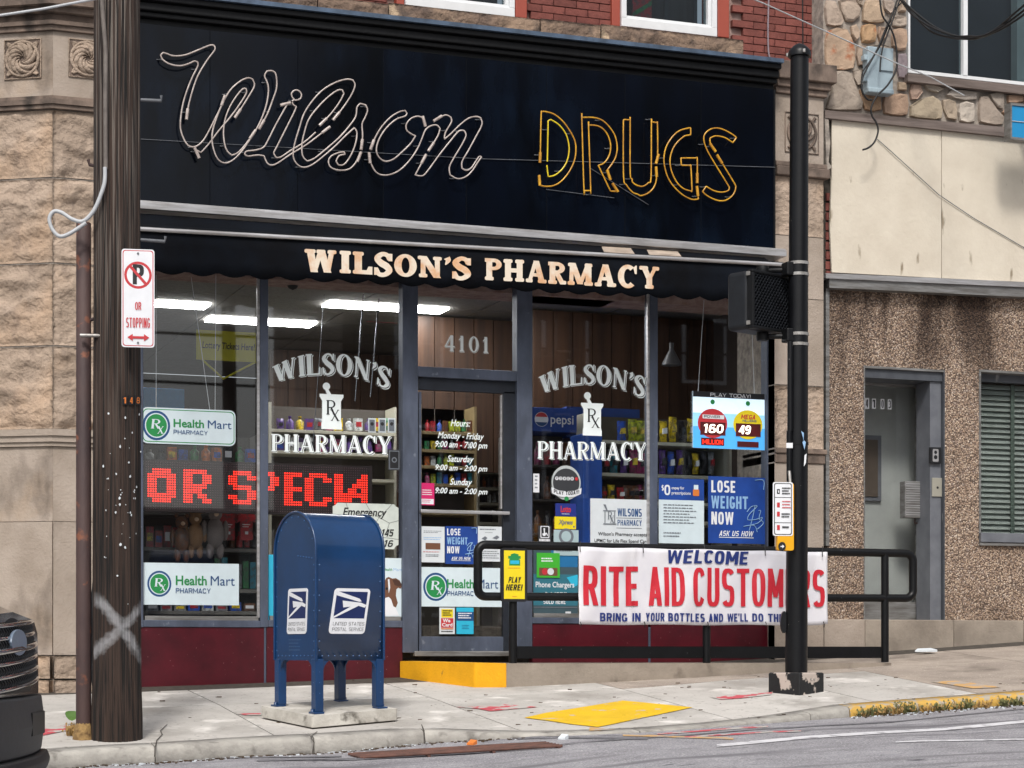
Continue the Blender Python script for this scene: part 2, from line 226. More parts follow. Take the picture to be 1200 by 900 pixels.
# ------------------------------------------------------------------ mesh and object helpers
LOC = {}
def plain(o): return o
def link(o, parent, loc):
    sc.collection.objects.link(o)
    LOC[o.name] = Vector(loc)
    if parent is not None: o.parent = parent; o.location = Vector(loc)-LOC[parent.name]
    else: o.location = loc
def tag(o, label=None, cat=None, group=None, kind=None):
    if label: o['label'] = label
    if cat: o['category'] = cat
    if group: o['group'] = group
    if kind: o['kind'] = kind
    return o
def thing(name, label, cat, loc, group=None):
    o = bpy.data.objects.new(name, None); o.empty_display_size = .1; link(o, None, loc); return tag(o, label, cat, group)
class MB:
    def __init__(s, xf=None): s.v = []; s.f = []; s.xf = xf; s.sm = []
    def add(s, vs, fs, smooth=False):
        n = len(s.v); s.v += [Vector(p) for p in vs]; s.f += [tuple(i+n for i in f) for f in fs]; s.sm += [smooth]*len(fs); return s
    def box(s, x0, x1, y0, y1, z0, z1):
        x0, x1 = sorted((x0, x1)); y0, y1 = sorted((y0, y1)); z0, z1 = sorted((z0, z1))
        return s.add([(x, y, z) for z in (z0, z1) for y in (y0, y1) for x in (x0, x1)], [(0, 2, 3, 1), (4, 5, 7, 6), (0, 1, 5, 4), (2, 6, 7, 3), (0, 4, 6, 2), (1, 3, 7, 5)])
    def hull(s, a, b, smooth=False):                       # two matching loops joined into a solid
        n = len(a); return s.add(list(a)+list(b), [tuple(range(n)), tuple(range(2*n-1, n-1, -1))]).add(list(a)+list(b), [(i, i+n, (i+1) % n+n, (i+1) % n) for i in range(n)], smooth)
    def prism(s, pts, y0, y1): return s.hull([(x, y0, z) for x, z in pts], [(x, y1, z) for x, z in pts])
    def slab(s, pts, z0, z1): return s.hull([(x, y, z1) for x, y in pts], [(x, y, z0) for x, y in pts])
    def face(s, pts): return s.add(pts, [tuple(range(len(pts)))])
    def tube(s, pts, r, n=8, closed=False):
        pts = [Vector(p) for p in pts]; m = len(pts); prev = None; vs = []
        for i, p in enumerate(pts):
            a = pts[(i-1) % m] if closed or i else pts[0]; b = pts[(i+1) % m] if closed or i < m-1 else pts[-1]
            t = (b-a).normalized() if (b-a).length > 1e-9 else Vector((0, 0, 1))
            if prev is None: prev = t.orthogonal().normalized()
            nn = (prev-t*prev.dot(t)); nn = nn.normalized() if nn.length > 1e-6 else t.orthogonal().normalized(); prev = nn; bb = t.cross(nn)
            rr = r[i] if isinstance(r, (list, tuple)) else r
            vs += [p+(nn*math.cos(k*2*math.pi/n)+bb*math.sin(k*2*math.pi/n))*rr for k in range(n)]
        q = m if closed else m-1
        fs = [(i*n+k, i*n+(k+1) % n, ((i+1) % m)*n+(k+1) % n, ((i+1) % m)*n+k) for i in range(q) for k in range(n)]
        s.add(vs, fs, True)
        if not closed: s.add(vs[:n], [tuple(range(n-1, -1, -1))]); s.add(vs[-n:], [tuple(range(n))])
        return s
    def lathe(s, prof, c, n=24, smooth=True):
        vs = [(c[0]+r*math.cos(k*2*math.pi/n), c[1]+r*math.sin(k*2*math.pi/n), c[2]+z) for r, z in prof for k in range(n)]
        s.add(vs, [(i*n+k, i*n+(k+1) % n, (i+1)*n+(k+1) % n, (i+1)*n+k) for i in range(len(prof)-1) for k in range(n)], smooth)
        return s.add(vs[:n], [tuple(range(n-1, -1, -1))]).add(vs[-n:], [tuple(range(n))])
    def build(s, name, m, parent=None, bevel=0, seg=2):
        vs = [s.xf @ p for p in s.v] if s.xf else s.v
        lo = Vector([min(p[i] for p in vs) for i in range(3)]); hi = Vector([max(p[i] for p in vs) for i in range(3)]); c = Vector(((lo.x+hi.x)/2, (lo.y+hi.y)/2, lo.z))
        me = bpy.data.meshes.new(name); me.from_pydata([tuple(p-c) for p in vs], [], s.f); me.materials.append(m)
        me.polygons.foreach_set('use_smooth', s.sm); me.update()
        o = bpy.data.objects.new(name, me); link(o, parent, c)
        if bevel:
            b = o.modifiers.new('bevel', 'BEVEL'); b.width = bevel; b.segments = seg; b.limit_method = 'ANGLE'; b.harden_normals = False
        return o
def copy_obj(src, parent, loc, mt=None):
    o = src.copy(); link(o, parent, loc)
    return o
def rect(x0, y0, x1, y1, Y=0.):                            # photo rectangle -> X0, X1, Z0, Z1 on the plane at Y (rows given at its middle column)
    xm = (x0+x1)/2; return P(x0, 0, Y).x, P(x1, 0, Y).x, P(xm, y1, Y).z, P(xm, y0, Y).z
def pbox(x0, y0, x1, y1, Y, depth, name, m, parent=None, bevel=.003):
    a, b, c, d = rect(x0, y0, x1, y1, Y); return MB().box(a, b, Y, Y+depth, c, d).build(name, m, parent, bevel)
class Face:
    """a flat printed surface: u runs right, v runs down, both 0..1; layers sit a millimetre or so above each other"""
    def __init__(s, o, u, v): s.o = Vector(o); s.u = Vector(u); s.v = Vector(v); s.n = s.v.cross(s.u).normalized(); s.k = 1; s.g = {}
    def pt(s, u, v, off=0): return s.o+s.u*u+s.v*v+s.n*off
    def put(s, m, polys, lift=None):
        off = (s.k if lift is None else lift)*.0005; s.k += 1
        mb = s.g.setdefault(m.name, (MB(), m))[0]
        for p in polys: mb.add([s.pt(a, b, off) for a, b in p], [tuple(range(len(p)))])
    def r(s, m, u0, v0, u1, v1, rad=0): s.put(m, [rr(u0, v0, u1, v1, rad, s.u.length/s.v.length)])
    def c(s, m, cu, cv, ru, rv=None, a0=0, a1=360):
        rv = rv or ru*s.u.length/s.v.length; n = 28; s.put(m, [[(cu+ru*math.cos(math.radians(a0+(a1-a0)*i/n)), cv-rv*math.sin(math.radians(a0+(a1-a0)*i/n))) for i in range(n+(a1-a0 < 360))]])
    def p(s, m, *polys): s.put(m, polys)
    def t(s, m, txt, u0, v0, u1, v1, bold=0, shear=0, sp=1, wrap=None):
        if txt.upper() == txt and all(ch in SANS for ch in txt):
            asp = (u1-u0)*s.u.length/max(1e-6, (v1-v0)*s.v.length); mb = s.g.setdefault(m.name, (MB(), m))[0]; s.k += 1; k = 0; fn = wrap or (lambda a, b: (a, b))
            for p in sans_run(txt, asp, .13+bold*2.2, shear):
                mb.add([s.pt(*fn(u0+(u1-u0)*a, v0+(v1-v0)*(1-b)), s.k*.0005+k*.00001) for a, b in p], [tuple(range(len(p)))]); k += 1
            return
        vs, fs = textmesh(txt, bold, shear, sp); s.k += 1; off = s.k*.0005
        mb = s.g.setdefault(m.name, (MB(), m))[0]; fn = wrap or (lambda a, b: (a, b))
        mb.add([s.pt(*fn(u0+(u1-u0)*a, v0+(v1-v0)*(1-b)), off) for a, b in vs], fs)
    def lines(s, m, u0, v0, u1, v1, n, seed=1, fill=.4, word=True):
        rn = random.Random(seed); h = (v1-v0)/n; ps = []
        for i in range(n):
            v = v0+i*h; u = u0; end = u1-(u1-u0)*rn.uniform(0, .25)
            while u < end:
                wd = (u1-u0)*rn.uniform(.05, .14); ps.append([(u, v), (min(u+wd, end), v), (min(u+wd, end), v+h*fill), (u, v+h*fill)]); u += wd+(u1-u0)*.02
        s.put(m, ps)
    def done(s, parent, name='lettering'):
        for k, (mb, m) in s.g.items():
            o = mb.build(name if name != 'lettering' or 'ink' in k or 'letter' in k or len(s.g) < 2 else 'print', m, parent)
            if o.name.startswith('print'): o['kind'] = 'stuff'
        s.g = {}
def rr(u0, v0, u1, v1, rad=0, asp=1):
    if not rad: return [(u0, v0), (u1, v0), (u1, v1), (u0, v1)]
    ru, rv = rad, rad*asp; out = []
    for cu, cv, a in ((u1-ru, v0+rv, 90), (u1-ru, v1-rv, 0), (u0+ru, v1-rv, -90), (u0+ru, v0+rv, 180)):
        for k in range(5):
            t = math.radians(a-k*22.5); out.append((cu+ru*math.cos(t), cv-rv*math.sin(t)))
    return out
TC = {}
def textmesh(txt, bold=0, shear=0, sp=1):
    key = (txt, bold, shear, sp)
    if key in TC: return TC[key]
    cu = bpy.data.curves.new('t', 'FONT'); cu.body = txt; cu.offset = bold; cu.shear = shear; cu.space_character = sp; cu.resolution_u = 3; cu.align_x = 'CENTER'
    o = bpy.data.objects.new('t', cu); sc.collection.objects.link(o)
    me = bpy.data.meshes.new_from_object(o.evaluated_get(bpy.context.evaluated_depsgraph_get()))
    vs = [(p.co.x, p.co.y) for p in me.vertices]; fs = [tuple(f.vertices) for f in me.polygons]
    bpy.data.objects.remove(o); bpy.data.meshes.remove(me); bpy.data.curves.remove(cu)
    x0 = min(p[0] for p in vs); x1 = max(p[0] for p in vs); y0 = min(p[1] for p in vs); y1 = max(p[1] for p in vs)
    TC[key] = ([((a-x0)/(x1-x0), (b-y0)/(y1-y0)) for a, b in vs], fs); return TC[key]
def pface(x0, y0, x1, y1, Y): a, b, c, d = rect(x0, y0, x1, y1, Y); return Face((a, Y, d), (b-a, 0, 0), (0, 0, c-d))
def board(x0, y0, x1, y1, Y, name, label, cat, m, rad=0, th=.004, group=None, parent=None):
    f = pface(x0, y0, x1, y1, Y-.0005); q = rr(0, 0, 1, 1, rad, f.u.length/f.v.length)
    o = MB().hull([f.pt(a, b) for a, b in q], [f.pt(a, b, -th) for a, b in q]).build(name, m, parent)
    if not parent: tag(o, label, cat, group)
    return o, f
# ------------------------------------------------------------------ own bold sans alphabet: polygons for a letter w wide, 1 high
SANS = "ABCDEFGHIJKLMNOPQRSTUVWXYZ0123456789'!:$-&/. "
def sans_glyph(ch, w, T, t):
    R_ = lambda x0, y0, x1, y1: [(x0, y0), (x1, y0), (x1, y1), (x0, y1)]
    def ring(x0, y0, x1, y1, a0=0, a1=360, e=.72):
        cx, cy, rx, ry = (x0+x1)/2, (y0+y1)/2, (x1-x0)/2, (y1-y0)/2; n = max(4, int(abs(a1-a0)/18)); o = []
        def q(a, kx, ky): c, s_ = math.cos(math.radians(a)), math.sin(math.radians(a)); return (cx+kx*math.copysign(abs(c)**e, c), cy+ky*math.copysign(abs(s_)**e, s_))
        for i in range(n):
            a, b = a0+(a1-a0)*i/n, a0+(a1-a0)*(i+1)/n; o.append([q(a, rx, ry), q(b, rx, ry), q(b, rx-T, ry-t), q(a, rx-T, ry-t)])
        return o
    L = R_(0, 0, T, 1); Rr = R_(w-T, 0, w, 1); D_ = lambda x0, y0, x1, y1, k=T: [(x0-k/2, y0), (x0+k/2, y0), (x1+k/2, y1), (x1-k/2, y1)]; h = .5-t/2
    if ch in 'I': return [R_(0, 0, T, 1)]
    if ch == "'": return [[(0, .72), (T*.6, .72), (T, 1), (0, 1)]]
    if ch == '!': return [R_(0, .3, T, 1), R_(0, 0, T, .2)]
    if ch == ':': return [R_(0, .1, T, .3), R_(0, .55, T, .75)]
    if ch == '.': return [R_(0, 0, T, .18)]
    if ch == '-': return [R_(0, .42, w*.6, .42+t)]
    if ch == '/': return [D_(T/2, 0, w-T/2, 1, T*.8)]
    if ch == 'A': return [D_(T/2, 0, w/2, 1), D_(w-T/2, 0, w/2, 1), R_(w*.22, .2, w*.78, .2+t)]
    if ch == 'B': return [L]+ring(0-w*.1, .5-t/2, w*.95, 1, -90, 90)+ring(-w*.1, 0, w, .5+t/2, -90, 90)+[R_(0, 0, w*.45, t), R_(0, h, w*.45, h+t), R_(0, 1-t, w*.45, 1)]
    if ch in 'CG': return ring(0, 0, w, 1, 32, 328)+([R_(w-T, .12, w, .5), R_(w*.5, .5-t, w, .5)] if ch == 'G' else [])
    if ch == 'D': return [L]+ring(-w*.15, 0, w, 1, -90, 90)+[R_(0, 0, w*.43, t), R_(0, 1-t, w*.43, 1)]
    if ch in 'EF': return [L, R_(T, 1-t, w*.92, 1), R_(T, h, w*.82, h+t)]+([R_(T, 0, w*.92, t)] if ch == 'E' else [])
    if ch == 'H': return [L, Rr, R_(T, h, w-T, h+t)]
    if ch == 'J': return [R_(w-T, .3, w, 1)]+ring(0, 0, w, .6, 180, 360)
    if ch == 'K': return [L, D_(T, .35, w-T*.6, 1), D_(w-T*.55, 0, w*.42, .62)]
    if ch == 'L': return [L, R_(T, 0, w*.92, t)]
    if ch == 'M': return [L, Rr, D_(T*.55, 1, w/2, .25, T*.9), D_(w-T*.55, 1, w/2, .25, T*.9)]
    if ch == 'N': return [L, Rr, D_(T*.55, 1, w-T*.55, 0)]
    if ch in 'O0': return ring(0, 0, w, 1)
    if ch == 'Q': return ring(0, 0, w, 1)+[D_(w*.6, .3, w*.95, -.05)]
    if ch in 'PR': return [L]+ring(-w*.1, .5-t*.7, w*.97, 1, -90, 90)+[R_(0, .5-t*.7, w*.45, .5+t*.3), R_(0, 1-t, w*.45, 1)]+([D_(w-T*.5, 0, w*.52, .5)] if ch == 'R' else [])
    if ch in 'S$': return ring(0, h, w, 1, 30, 270)+ring(0, 0, w, h+t, 90, -150)+([R_(w/2-T*.25, -.1, w/2+T*.25, 1.1)] if ch == '$' else [])
    if ch == 'T': return [R_(0, 1-t, w, 1), R_(w/2-T/2, 0, w/2+T/2, 1-t)]
    if ch == 'U': return [R_(0, .3, T, 1), R_(w-T, .3, w, 1)]+ring(0, 0, w, .6, 180, 360)
    if ch == 'V': return [D_(w/2, 0, T/2, 1), D_(w/2, 0, w-T/2, 1)]
    if ch == 'W': return [D_(w*.27, 0, T*.45, 1, T*.85), D_(w*.27, 0, w*.5, 1, T*.75), D_(w*.73, 0, w*.5, 1, T*.75), D_(w*.73, 0, w-T*.45, 1, T*.85)]
    if ch == 'X': return [D_(T/2, 0, w-T/2, 1), D_(w-T/2, 0, T/2, 1)]
    if ch == 'Y': return [R_(w/2-T/2, 0, w/2+T/2, .48), D_(w/2, .42, T/2, 1), D_(w/2, .42, w-T/2, 1)]
    if ch == 'Z': return [R_(0, 0, w, t), R_(0, 1-t, w, 1), D_(T*.6, t, w-T*.6, 1-t)]
    if ch == '1': return [R_(w*.45, 0, w*.45+T, 1), [(w*.1, .72), (w*.45, .82), (w*.45, 1), (w*.1, .88)]]
    if ch == '2': return ring(0, .4, w, 1, 180, -50)+[R_(0, 0, w, t), D_(T*.6, t*.8, w-T*.9, .52)]
    if ch == '3': return ring(0, .5-t/2, w, 1, 160, -90)+ring(0, 0, w, .5+t/2, 90, -160)
    if ch == '4': return [R_(w*.6, 0, w*.6+T, 1), R_(0, .22, w, .22+t), D_(T*.5, .3, w*.62, 1, T*.9)]
    if ch == '5': return [R_(0, 1-t, w*.92, 1), R_(0, .5, T, 1)]+ring(0, 0, w, .64, 140, -160)
    if ch == '6': return ring(0, 0, w, .62)+ring(0, 0, w, 1, 40, 200)
    if ch == '7': return [R_(0, 1-t, w, 1), D_(w*.35, 0, w-T*.6, 1-t)]
    if ch == '8': return ring(w*.04, .5-t/2, w*.96, 1)+ring(0, 0, w, .5+t/2)
    if ch == '9': return ring(0, .38, w, 1)+ring(0, 0, w, 1, 220, 380)
    if ch == '&': return ring(w*.1, .5, w*.8, 1)+ring(0, 0, w*.9, .56, 60, 360)+[D_(w*.95, 0, w*.25, .8)]
    return []
def sans_run(txt, asp, T, shear=0):
    fac = {'I': 0, "'": 0, '!': 0, ':': 0, '.': 0, 'M': 1.28, 'W': 1.5, 'E': .9, 'F': .88, 'L': .88, ' ': .55, '-': .6, '1': .7}; gap = .10 if asp/len(txt) > .5 else .06
    nf = sum(fac.get(c_, 1) for c_ in txt); fx = [c_ for c_ in txt if fac.get(c_, 1) == 0]; T0 = T
    for _ in range(3): w = max(.12, (asp-shear-len(fx)*T-gap*(len(txt)-1))/max(nf, .3)); T = min(T0, w*.36)
    out = []; x = 0
    for c_ in txt:
        ww = T if fac.get(c_, 1) == 0 else w*fac.get(c_, 1)
        for p in sans_glyph(c_, ww, T, min(T, .17)): out.append([(x+a+shear*b, b) for a, b in p])
        x += ww+gap
    tot = max(p[0] for q in out for p in q); lo = min(p[0] for q in out for p in q)
    return [[((a-lo)/(tot-lo), b) for a, b in q] for q in out]
# ------------------------------------------------------------------ own serif alphabet (for the slab and roman lettering of the shop)
def ribbon(pts, ws, n=5):
    P2 = catmull([Vector((a, b, 0)) for a, b in pts], n); W = []
    for i in range(len(P2)):
        t = i/n; k = min(int(t), len(ws)-2); W.append(ws[k]+(ws[k+1]-ws[k])*(t-k))
    out = []; sd = []
    for i, p in enumerate(P2):
        t = (P2[min(i+1, len(P2)-1)]-P2[max(i-1, 0)]).normalized(); nn = Vector((-t.y, t.x, 0))*W[i]/2; sd.append((p+nn, p-nn))
    for (a, b), (c, d) in zip(sd, sd[1:]): out.append([(a.x, a.y), (c.x, c.y), (d.x, d.y), (b.x, b.y)])
    return out
def smooth_path(p, n=4):
    # Catmull-Rom that keeps sharp corners
    cut = [0]+[i for i in range(1, len(p)-1) if (p[i]-p[i-1]).angle(p[i+1]-p[i], 0) > .95]+[len(p)-1]; out = []
    for a, b in zip(cut, cut[1:]): s_ = catmull(p[a:b+1], n); out += s_ if not out else s_[1:]
    return out
def catmull(p, n=5, closed=False):
    out = []; m = len(p)
    for i in range(m if closed else m-1):
        a = p[(i-1) % m] if closed or i else p[0]; b = p[i]; c = p[(i+1) % m]; d = p[(i+2) % m] if closed or i < m-2 else p[-1]
        for k in range(n):
            t = k/n; out.append(.5*((2*b)+(c-a)*t+(2*a-5*b+4*c-d)*t*t+(3*b-a-3*c+d)*t*t*t))
    if not closed: out.append(p[-1])
    return out
def glyph(ch, T, t, s, sh):
    """polygons (x, y up, cap height 1) and advance width; T thick, t thin stroke, s serif overhang, sh serif height"""
    def bar(x0, y0, x1, y1, w): return [[(x0-w/2, y0), (x0+w/2, y0), (x1+w/2, y1), (x1-w/2, y1)]]
    def ser(x, y, w):
        h = sh; return [[(x-w/2-s, y+h*.2), (x-w/2-s+h*.3, y), (x+w/2+s-h*.3, y), (x+w/2+s, y+h*.2), (x+w/2+s, y+h*.8), (x+w/2+s-h*.3, y+h), (x-w/2-s+h*.3, y+h), (x-w/2-s, y+h*.8)]]
    def ring(cx, cy, rx, ry, a0, a1, wx, wy, n=20):
        o = []
        for i in range(n):
            q = [math.radians(a0+(a1-a0)*(i+k)/n) for k in (0, 1)]
            o.append([(cx+rx*math.cos(q[0]), cy+ry*math.sin(q[0])), (cx+rx*math.cos(q[1]), cy+ry*math.sin(q[1])), (cx+(rx-wx)*math.cos(q[1]), cy+(ry-wy)*math.sin(q[1])), (cx+(rx-wx)*math.cos(q[0]), cy+(ry-wy)*math.sin(q[0]))])
        return o
    top = 1-sh; b = T/2+s
    if ch == 'I': w = T+2*s; return bar(w/2, 0, w/2, 1, T)+ser(w/2, 0, T)+ser(w/2, top, T), w
    if ch == 'L': w = .72+T*.3; return bar(b, 0, b, 1, T)+ser(b, top, T)+ser(b, 0, T)+[[(b, 0), (w, 0), (w, .36), (w-t*.8, .36), (w-t*1.2, sh*1.1), (b, sh*1.1)]], w
    if ch == 'W':
        w = 1.15+T*.6; a = b; c = w-b; return bar(a, 1, w*.3, 0, T)+bar(w*.5, 1, w*.3, 0, t)+bar(w*.5, 1, w*.7, 0, T)+bar(c, 1, w*.7, 0, t)+ser(a, top, T)+ser(w*.5, top, T*.7)+ser(c, top, t), w
    if ch == 'N': w = .72+T*.5+s; return bar(b*.8, 0, b*.8, 1, t)+bar(w-b*.8, 0, w-b*.8, 1, t)+bar(b*.8, 1, w-b*.8, 0, T)+ser(b*.8, 0, t)+ser(b*.6, top, t)+ser(w-b*.8, top, t), w
    if ch == 'O': w = .82+T*.35; return ring(w/2, .5, w/2, .53, 0, 360, T, t*.8, 28), w
    if ch == '0': w = .55+T*.2; return ring(w/2, .5, w/2, .5, 0, 360, T*.9, t*.7, 28), w
    if ch == 'C': w = .82+T*.3; return ring(w/2, .5, w/2, .53, 50, 312, T, t)+[[(w*.78, .9), (w*.9, 1), (w*.96, 1), (w*.96, .62), (w*.86, .62)]], w
    if ch == 'S':
        w = .62+T*.35; return ribbon([(w*.85, .72), (w*.72, .93), (w*.42, .96), (w*.17, .76), (w*.38, .56), (w*.68, .42), (w*.84, .22), (w*.58, .035), (w*.26, .05), (w*.12, .28)], [t*.8, t, t, T*.85, T, T, T*.85, t, t, t*.8])+bar(w*.9, .66, w*.9, 1, t*.8)+bar(w*.09, 0, w*.09, .34, t*.8), w
    if ch == 'H': w = .8+T*.6; return bar(b, 0, b, 1, T)+bar(w-b, 0, w-b, 1, T)+[[(b, .5-t/2), (w-b, .5-t/2), (w-b, .5+t/2), (b, .5+t/2)]]+ser(b, 0, T)+ser(b, top, T)+ser(w-b, 0, T)+ser(w-b, top, T), w
    if ch in 'PR':
        w = .7+T*.35; o = bar(b, 0, b, 1, T)+ser(b, 0, T)+[[(b-T/2-s, top), (w*.6, top), (w*.6, 1), (b-T/2-s, 1)]]+ring(w*.52, .735, w*.48, .265, -90, 90, T*.9, t*.8, 12)+[[(b, .47), (w*.52, .47), (w*.52, .47+t*.8), (b, .47+t*.8)]]
        return (o+bar(w*.52, .5, w*.88, 0, T*.9)+ser(w*.9, 0, T*.5), w*1.05) if ch == 'R' else (o, w)
    if ch == 'A': w = .9+T*.4; return bar(w*.48, 1, b*.8, 0, t)+bar(w*.5, 1, w-b, 0, T)+[[(w*.25, .28), (w*.75, .28), (w*.72, .28+t*.8), (w*.3, .28+t*.8)]]+ser(b*.8, 0, t)+ser(w-b, 0, T), w
    if ch == 'M': w = 1.0+T*.7; return bar(b*.8, 0, b, 1, t)+bar(w-b, 0, w-b, 1, T)+bar(b*1.1, 1, w*.5, .05, T)+bar(w-b*1.1, 1, w*.5, .05, t)+ser(b*.8, 0, t)+ser(b*.9, top, t)+ser(w-b, 0, T)+ser(w-b, top, T*.8), w
    if ch == 'Y': w = .85+T*.4; return bar(b, 1, w*.5, .42, T)+bar(w-b*.8, 1, w*.5, .42, t)+bar(w*.5, 0, w*.5, .5, T)+ser(w*.5, 0, T)+ser(b, top, T)+ser(w-b*.8, top, t), w
    if ch == "'": return ribbon([(.12, .98), (.17, .85), (.06, .64)], [T*.9, T*.7, .03]), .2+T*.2
    if ch == '4': w = .6; return bar(w*.7, 0, w*.7, 1, T*.9)+bar(w*.65, 1, .05, .3, t)+[[(0, .24), (w, .24), (w, .24+t), (0, .24+t)]]+ser(w*.7, 0, T*.7), w
    if ch == '1': w = .4; return bar(w*.5, 0, w*.5, 1, T*.9)+ser(w*.5, 0, T)+[[(w*.08, .76), (w*.5, 1), (w*.5, .86), (w*.12, .7)]], w
    if ch == 'x': w = .75; return bar(b*.7, 1, w-b*.7, 0, T)+bar(w-b*.7, 1, b*.7, 0, t)+ser(b*.7, 0, t)+ser(b*.7, top, T)+ser(w-b*.7, 0, T)+ser(w-b*.7, top, t), w
    return [], .45
def serif_run(txt, T, t, s, sh, gap=.12):
    o = []; x = 0
    for ch in txt:
        ps, wd = glyph(ch, T, t, s, sh); o.append((ch, x, wd, ps)); x += wd+gap
    return o, x-gap
# ------------------------------------------------------------------ the setting: road, kerb, pavement
xs = sorted(set([p.x for p, h in KL]+[-14+i*1.0 for i in range(35)]+[-80, -40, 40, 90]))
rows = [0, .25, .6, 1.5, 4, 9, 20, 60, 160]
mb = MB(); vs = []
for X in xs:
    ky, h = kint(X)
    for r in rows: vs.append((X, ky-r, road(X, ky-min(r, 20))))
nr = len(rows); mb.add(vs, [(i*nr+j, i*nr+j+1, (i+1)*nr+j+1, (i+1)*nr+j) for i in range(len(xs)-1) for j in range(nr-1)])
road_o = mb.build('road', M_asph); tag(road_o, kind='structure')
mb = MB(); vs = []
for X in xs:
    ky, h = kint(X)
    for f in (.985, .5, 0): vs.append((X, ky*f, g(X, ky*f)-.02))
    vs.append((X, 30, g(X, 0)-.02))
mb.add(vs, [(i*4+j, (i+1)*4+j, (i+1)*4+j+1, i*4+j+1) for i in range(len(xs)-1) for j in range(3)])
ground = mb.build('ground', M_under); tag(ground, kind='structure')
kb = thing('kerb', None, None, (-1, -3.3, g(-1, -3.3))); tag(kb, kind='structure')
KW = .17
cuts = [KL[0][0].x, G(60, 880).x-3, G(182, 875).x, G(368, 864).x, G(497, 856).x, G(750, 857).x, G(950, 836).x, G(997, 829).x, G(1118, 819).x, KL[-2][0].x+.6, KL[-2][0].x+3, KL[-1][0].x]
for a, b in zip(cuts, cuts[1:]):
    if b-a < .2: continue
    mb = MB(); n = max(2, int((b-a)/.25)); lp = []
    for i in range(n+1):
        X = a+.004+(b-a-.008)*i/n; ky, h = kint(X); e = noise.noise((X*2.3, 0, 0))*.008; zt = g(X, ky)
        rd = min(.03, h*.6)
        lp.append([(X, ky+KW, g(X, ky+KW)), (X, ky+rd, zt+.001), (X, ky+rd*.3+e*.3, zt-rd*.3), (X, ky+e, zt-rd), (X, ky-.012+e, zt-h-.06), (X, ky+KW, zt-h-.06)])
    vs = [p for l in lp for p in l]; m6 = 6
    mb.add(vs, [(i*m6+j, (i+1)*m6+j, (i+1)*m6+(j+1) % m6, i*m6+(j+1) % m6) for i in range(n) for j in range(m6)], True)
    mb.add(lp[0], [tuple(range(5, -1, -1))]).add(lp[-1], [tuple(range(6))])
    xr = G(997, 829).x
    mb.build('kerb_stone', M_kyel if a > xr-.15 and b < 9 else M_kerb, kb)
sw = thing('sidewalk', None, None, (0, -1.8, g(0, -1.8))); tag(sw, kind='structure')
xcut = [-13.5, -11.5, -9.5, -7.6, -5.9, -4.35, -2.75, -1.2, .3, 1.62, 2.5, 3.9, 5.3, 6.8, 8.5, 10.5, 13, 16, 19.5]
fr = (0, .46, 1)
for i, (a, b) in enumerate(zip(xcut, xcut[1:])):
    for j in (0, 1):
        def edge(X, f): ky = kint(X)[0]+KW+.006; return ky*f+(.35 if f == 0 else 0)
        n = 4; gp = .005; lo = []; hi = []
        sk = (.25 if j else 0)
        for k in range(n+1):
            X = a+gp+(b-a-2*gp)*k/n
            lo.append((X, edge(X, fr[j+1])+gp)); hi.append((X, edge(X, fr[j])-gp))
        top = [(x, y, g(x, y)) for x, y in lo+hi]; bot = [(x, y, g(x, y)-.05) for x, y in lo+hi]; m = n+1
        mb = MB().add(top+bot, [(k, k+1, m+k+1, m+k) for k in range(n)]+[(k, k+2*m, k+1+2*m, k+1) for k in range(n)]+[(m+k, m+k+1, 3*m+k+1, 3*m+k) for k in range(n)]+[(0, m, 3*m, 2*m), (n, n+2*m, n+3*m, n+m)])
        tan = (a > 1.5 and not (j == 1 and a < 2.4)) or (j == 0 and a > .2)
        mb.build('slab', M_tan if tan else M_conc, sw)
def paint(pix, name, m, fn=G, parent=None, lift=.005, kind=True, jag=0):
    """a thin painted patch lying on the ground, outlined in photo pixels; subdivided so it follows the slope"""
    pts = [fn(a, b) for a, b in pix]; out = []
    for p, q in zip(pts, pts[1:]+pts[:1]):
        n = max(1, int((q-p).length/.18))
        for i in range(n):
            v = p.lerp(q, i/n); j = noise.noise(v*9)*jag; out.append((v.x+j, v.y+j))
    f = g if fn == G else road
    cx = sum(p[0] for p in out)/len(out); cy = sum(p[1] for p in out)/len(out); n = len(out)
    vs = [(x, y, f(x, y)+lift) for x, y in out]+[(cx, cy, f(cx, cy)+lift)]
    o = MB().add(vs, [(i, (i+1) % n, n) for i in range(n)]).build(name, m, parent)
    if parent is None: tag(o, kind='structure')
    return o
paint([(615, 841.5), (640, 836), (730, 821.5), (812, 829.5), (700, 853), (668, 849)], 'yellow_ramp_marking', M_yel, jag=.012)
paint([(535, 829), (600, 827.5), (590, 825.5), (632, 829), (575, 834), (560, 831.5)], 'red_arrow_marking', M_red, jag=.03)
paint([(832, 817.5), (860, 815), (905, 812), (903, 815), (870, 818.5), (845, 820.5)], 'red_arrow_marking', M_red, jag=.03)
paint([(276, 837), (306, 836.3), (306, 838.8), (290, 839.2)], 'red_line_marking', M_red, jag=.02)
paint([(46, 856), (78, 850), (82, 856), (48, 863)], 'red_line_marking', M_red, jag=.03)
paint([(1090, 800), (1120, 798.5), (1175, 806), (1140, 807.5)], 'orange_survey_marking', M_orange, jag=.03)
paint([(690, 853), (720, 856), (690, 857.5)], 'orange_survey_marking', M_orange, jag=.02)
def line(p, q, w0, name, m, jag=0):
    paint([(p[0], p[1]-w0/2), (q[0], q[1]-w0/2), (q[0], q[1]+w0/2), (p[0], p[1]+w0/2)], name, m, R, None, .004, jag=jag)
for (a, b) in (((840, 874.5), (1000, 861)), ((1000, 861), (1205, 845.5)), ((1210, 845), (1500, 823))): line(a, b, 3.2, 'white_lane_line', M_wline)
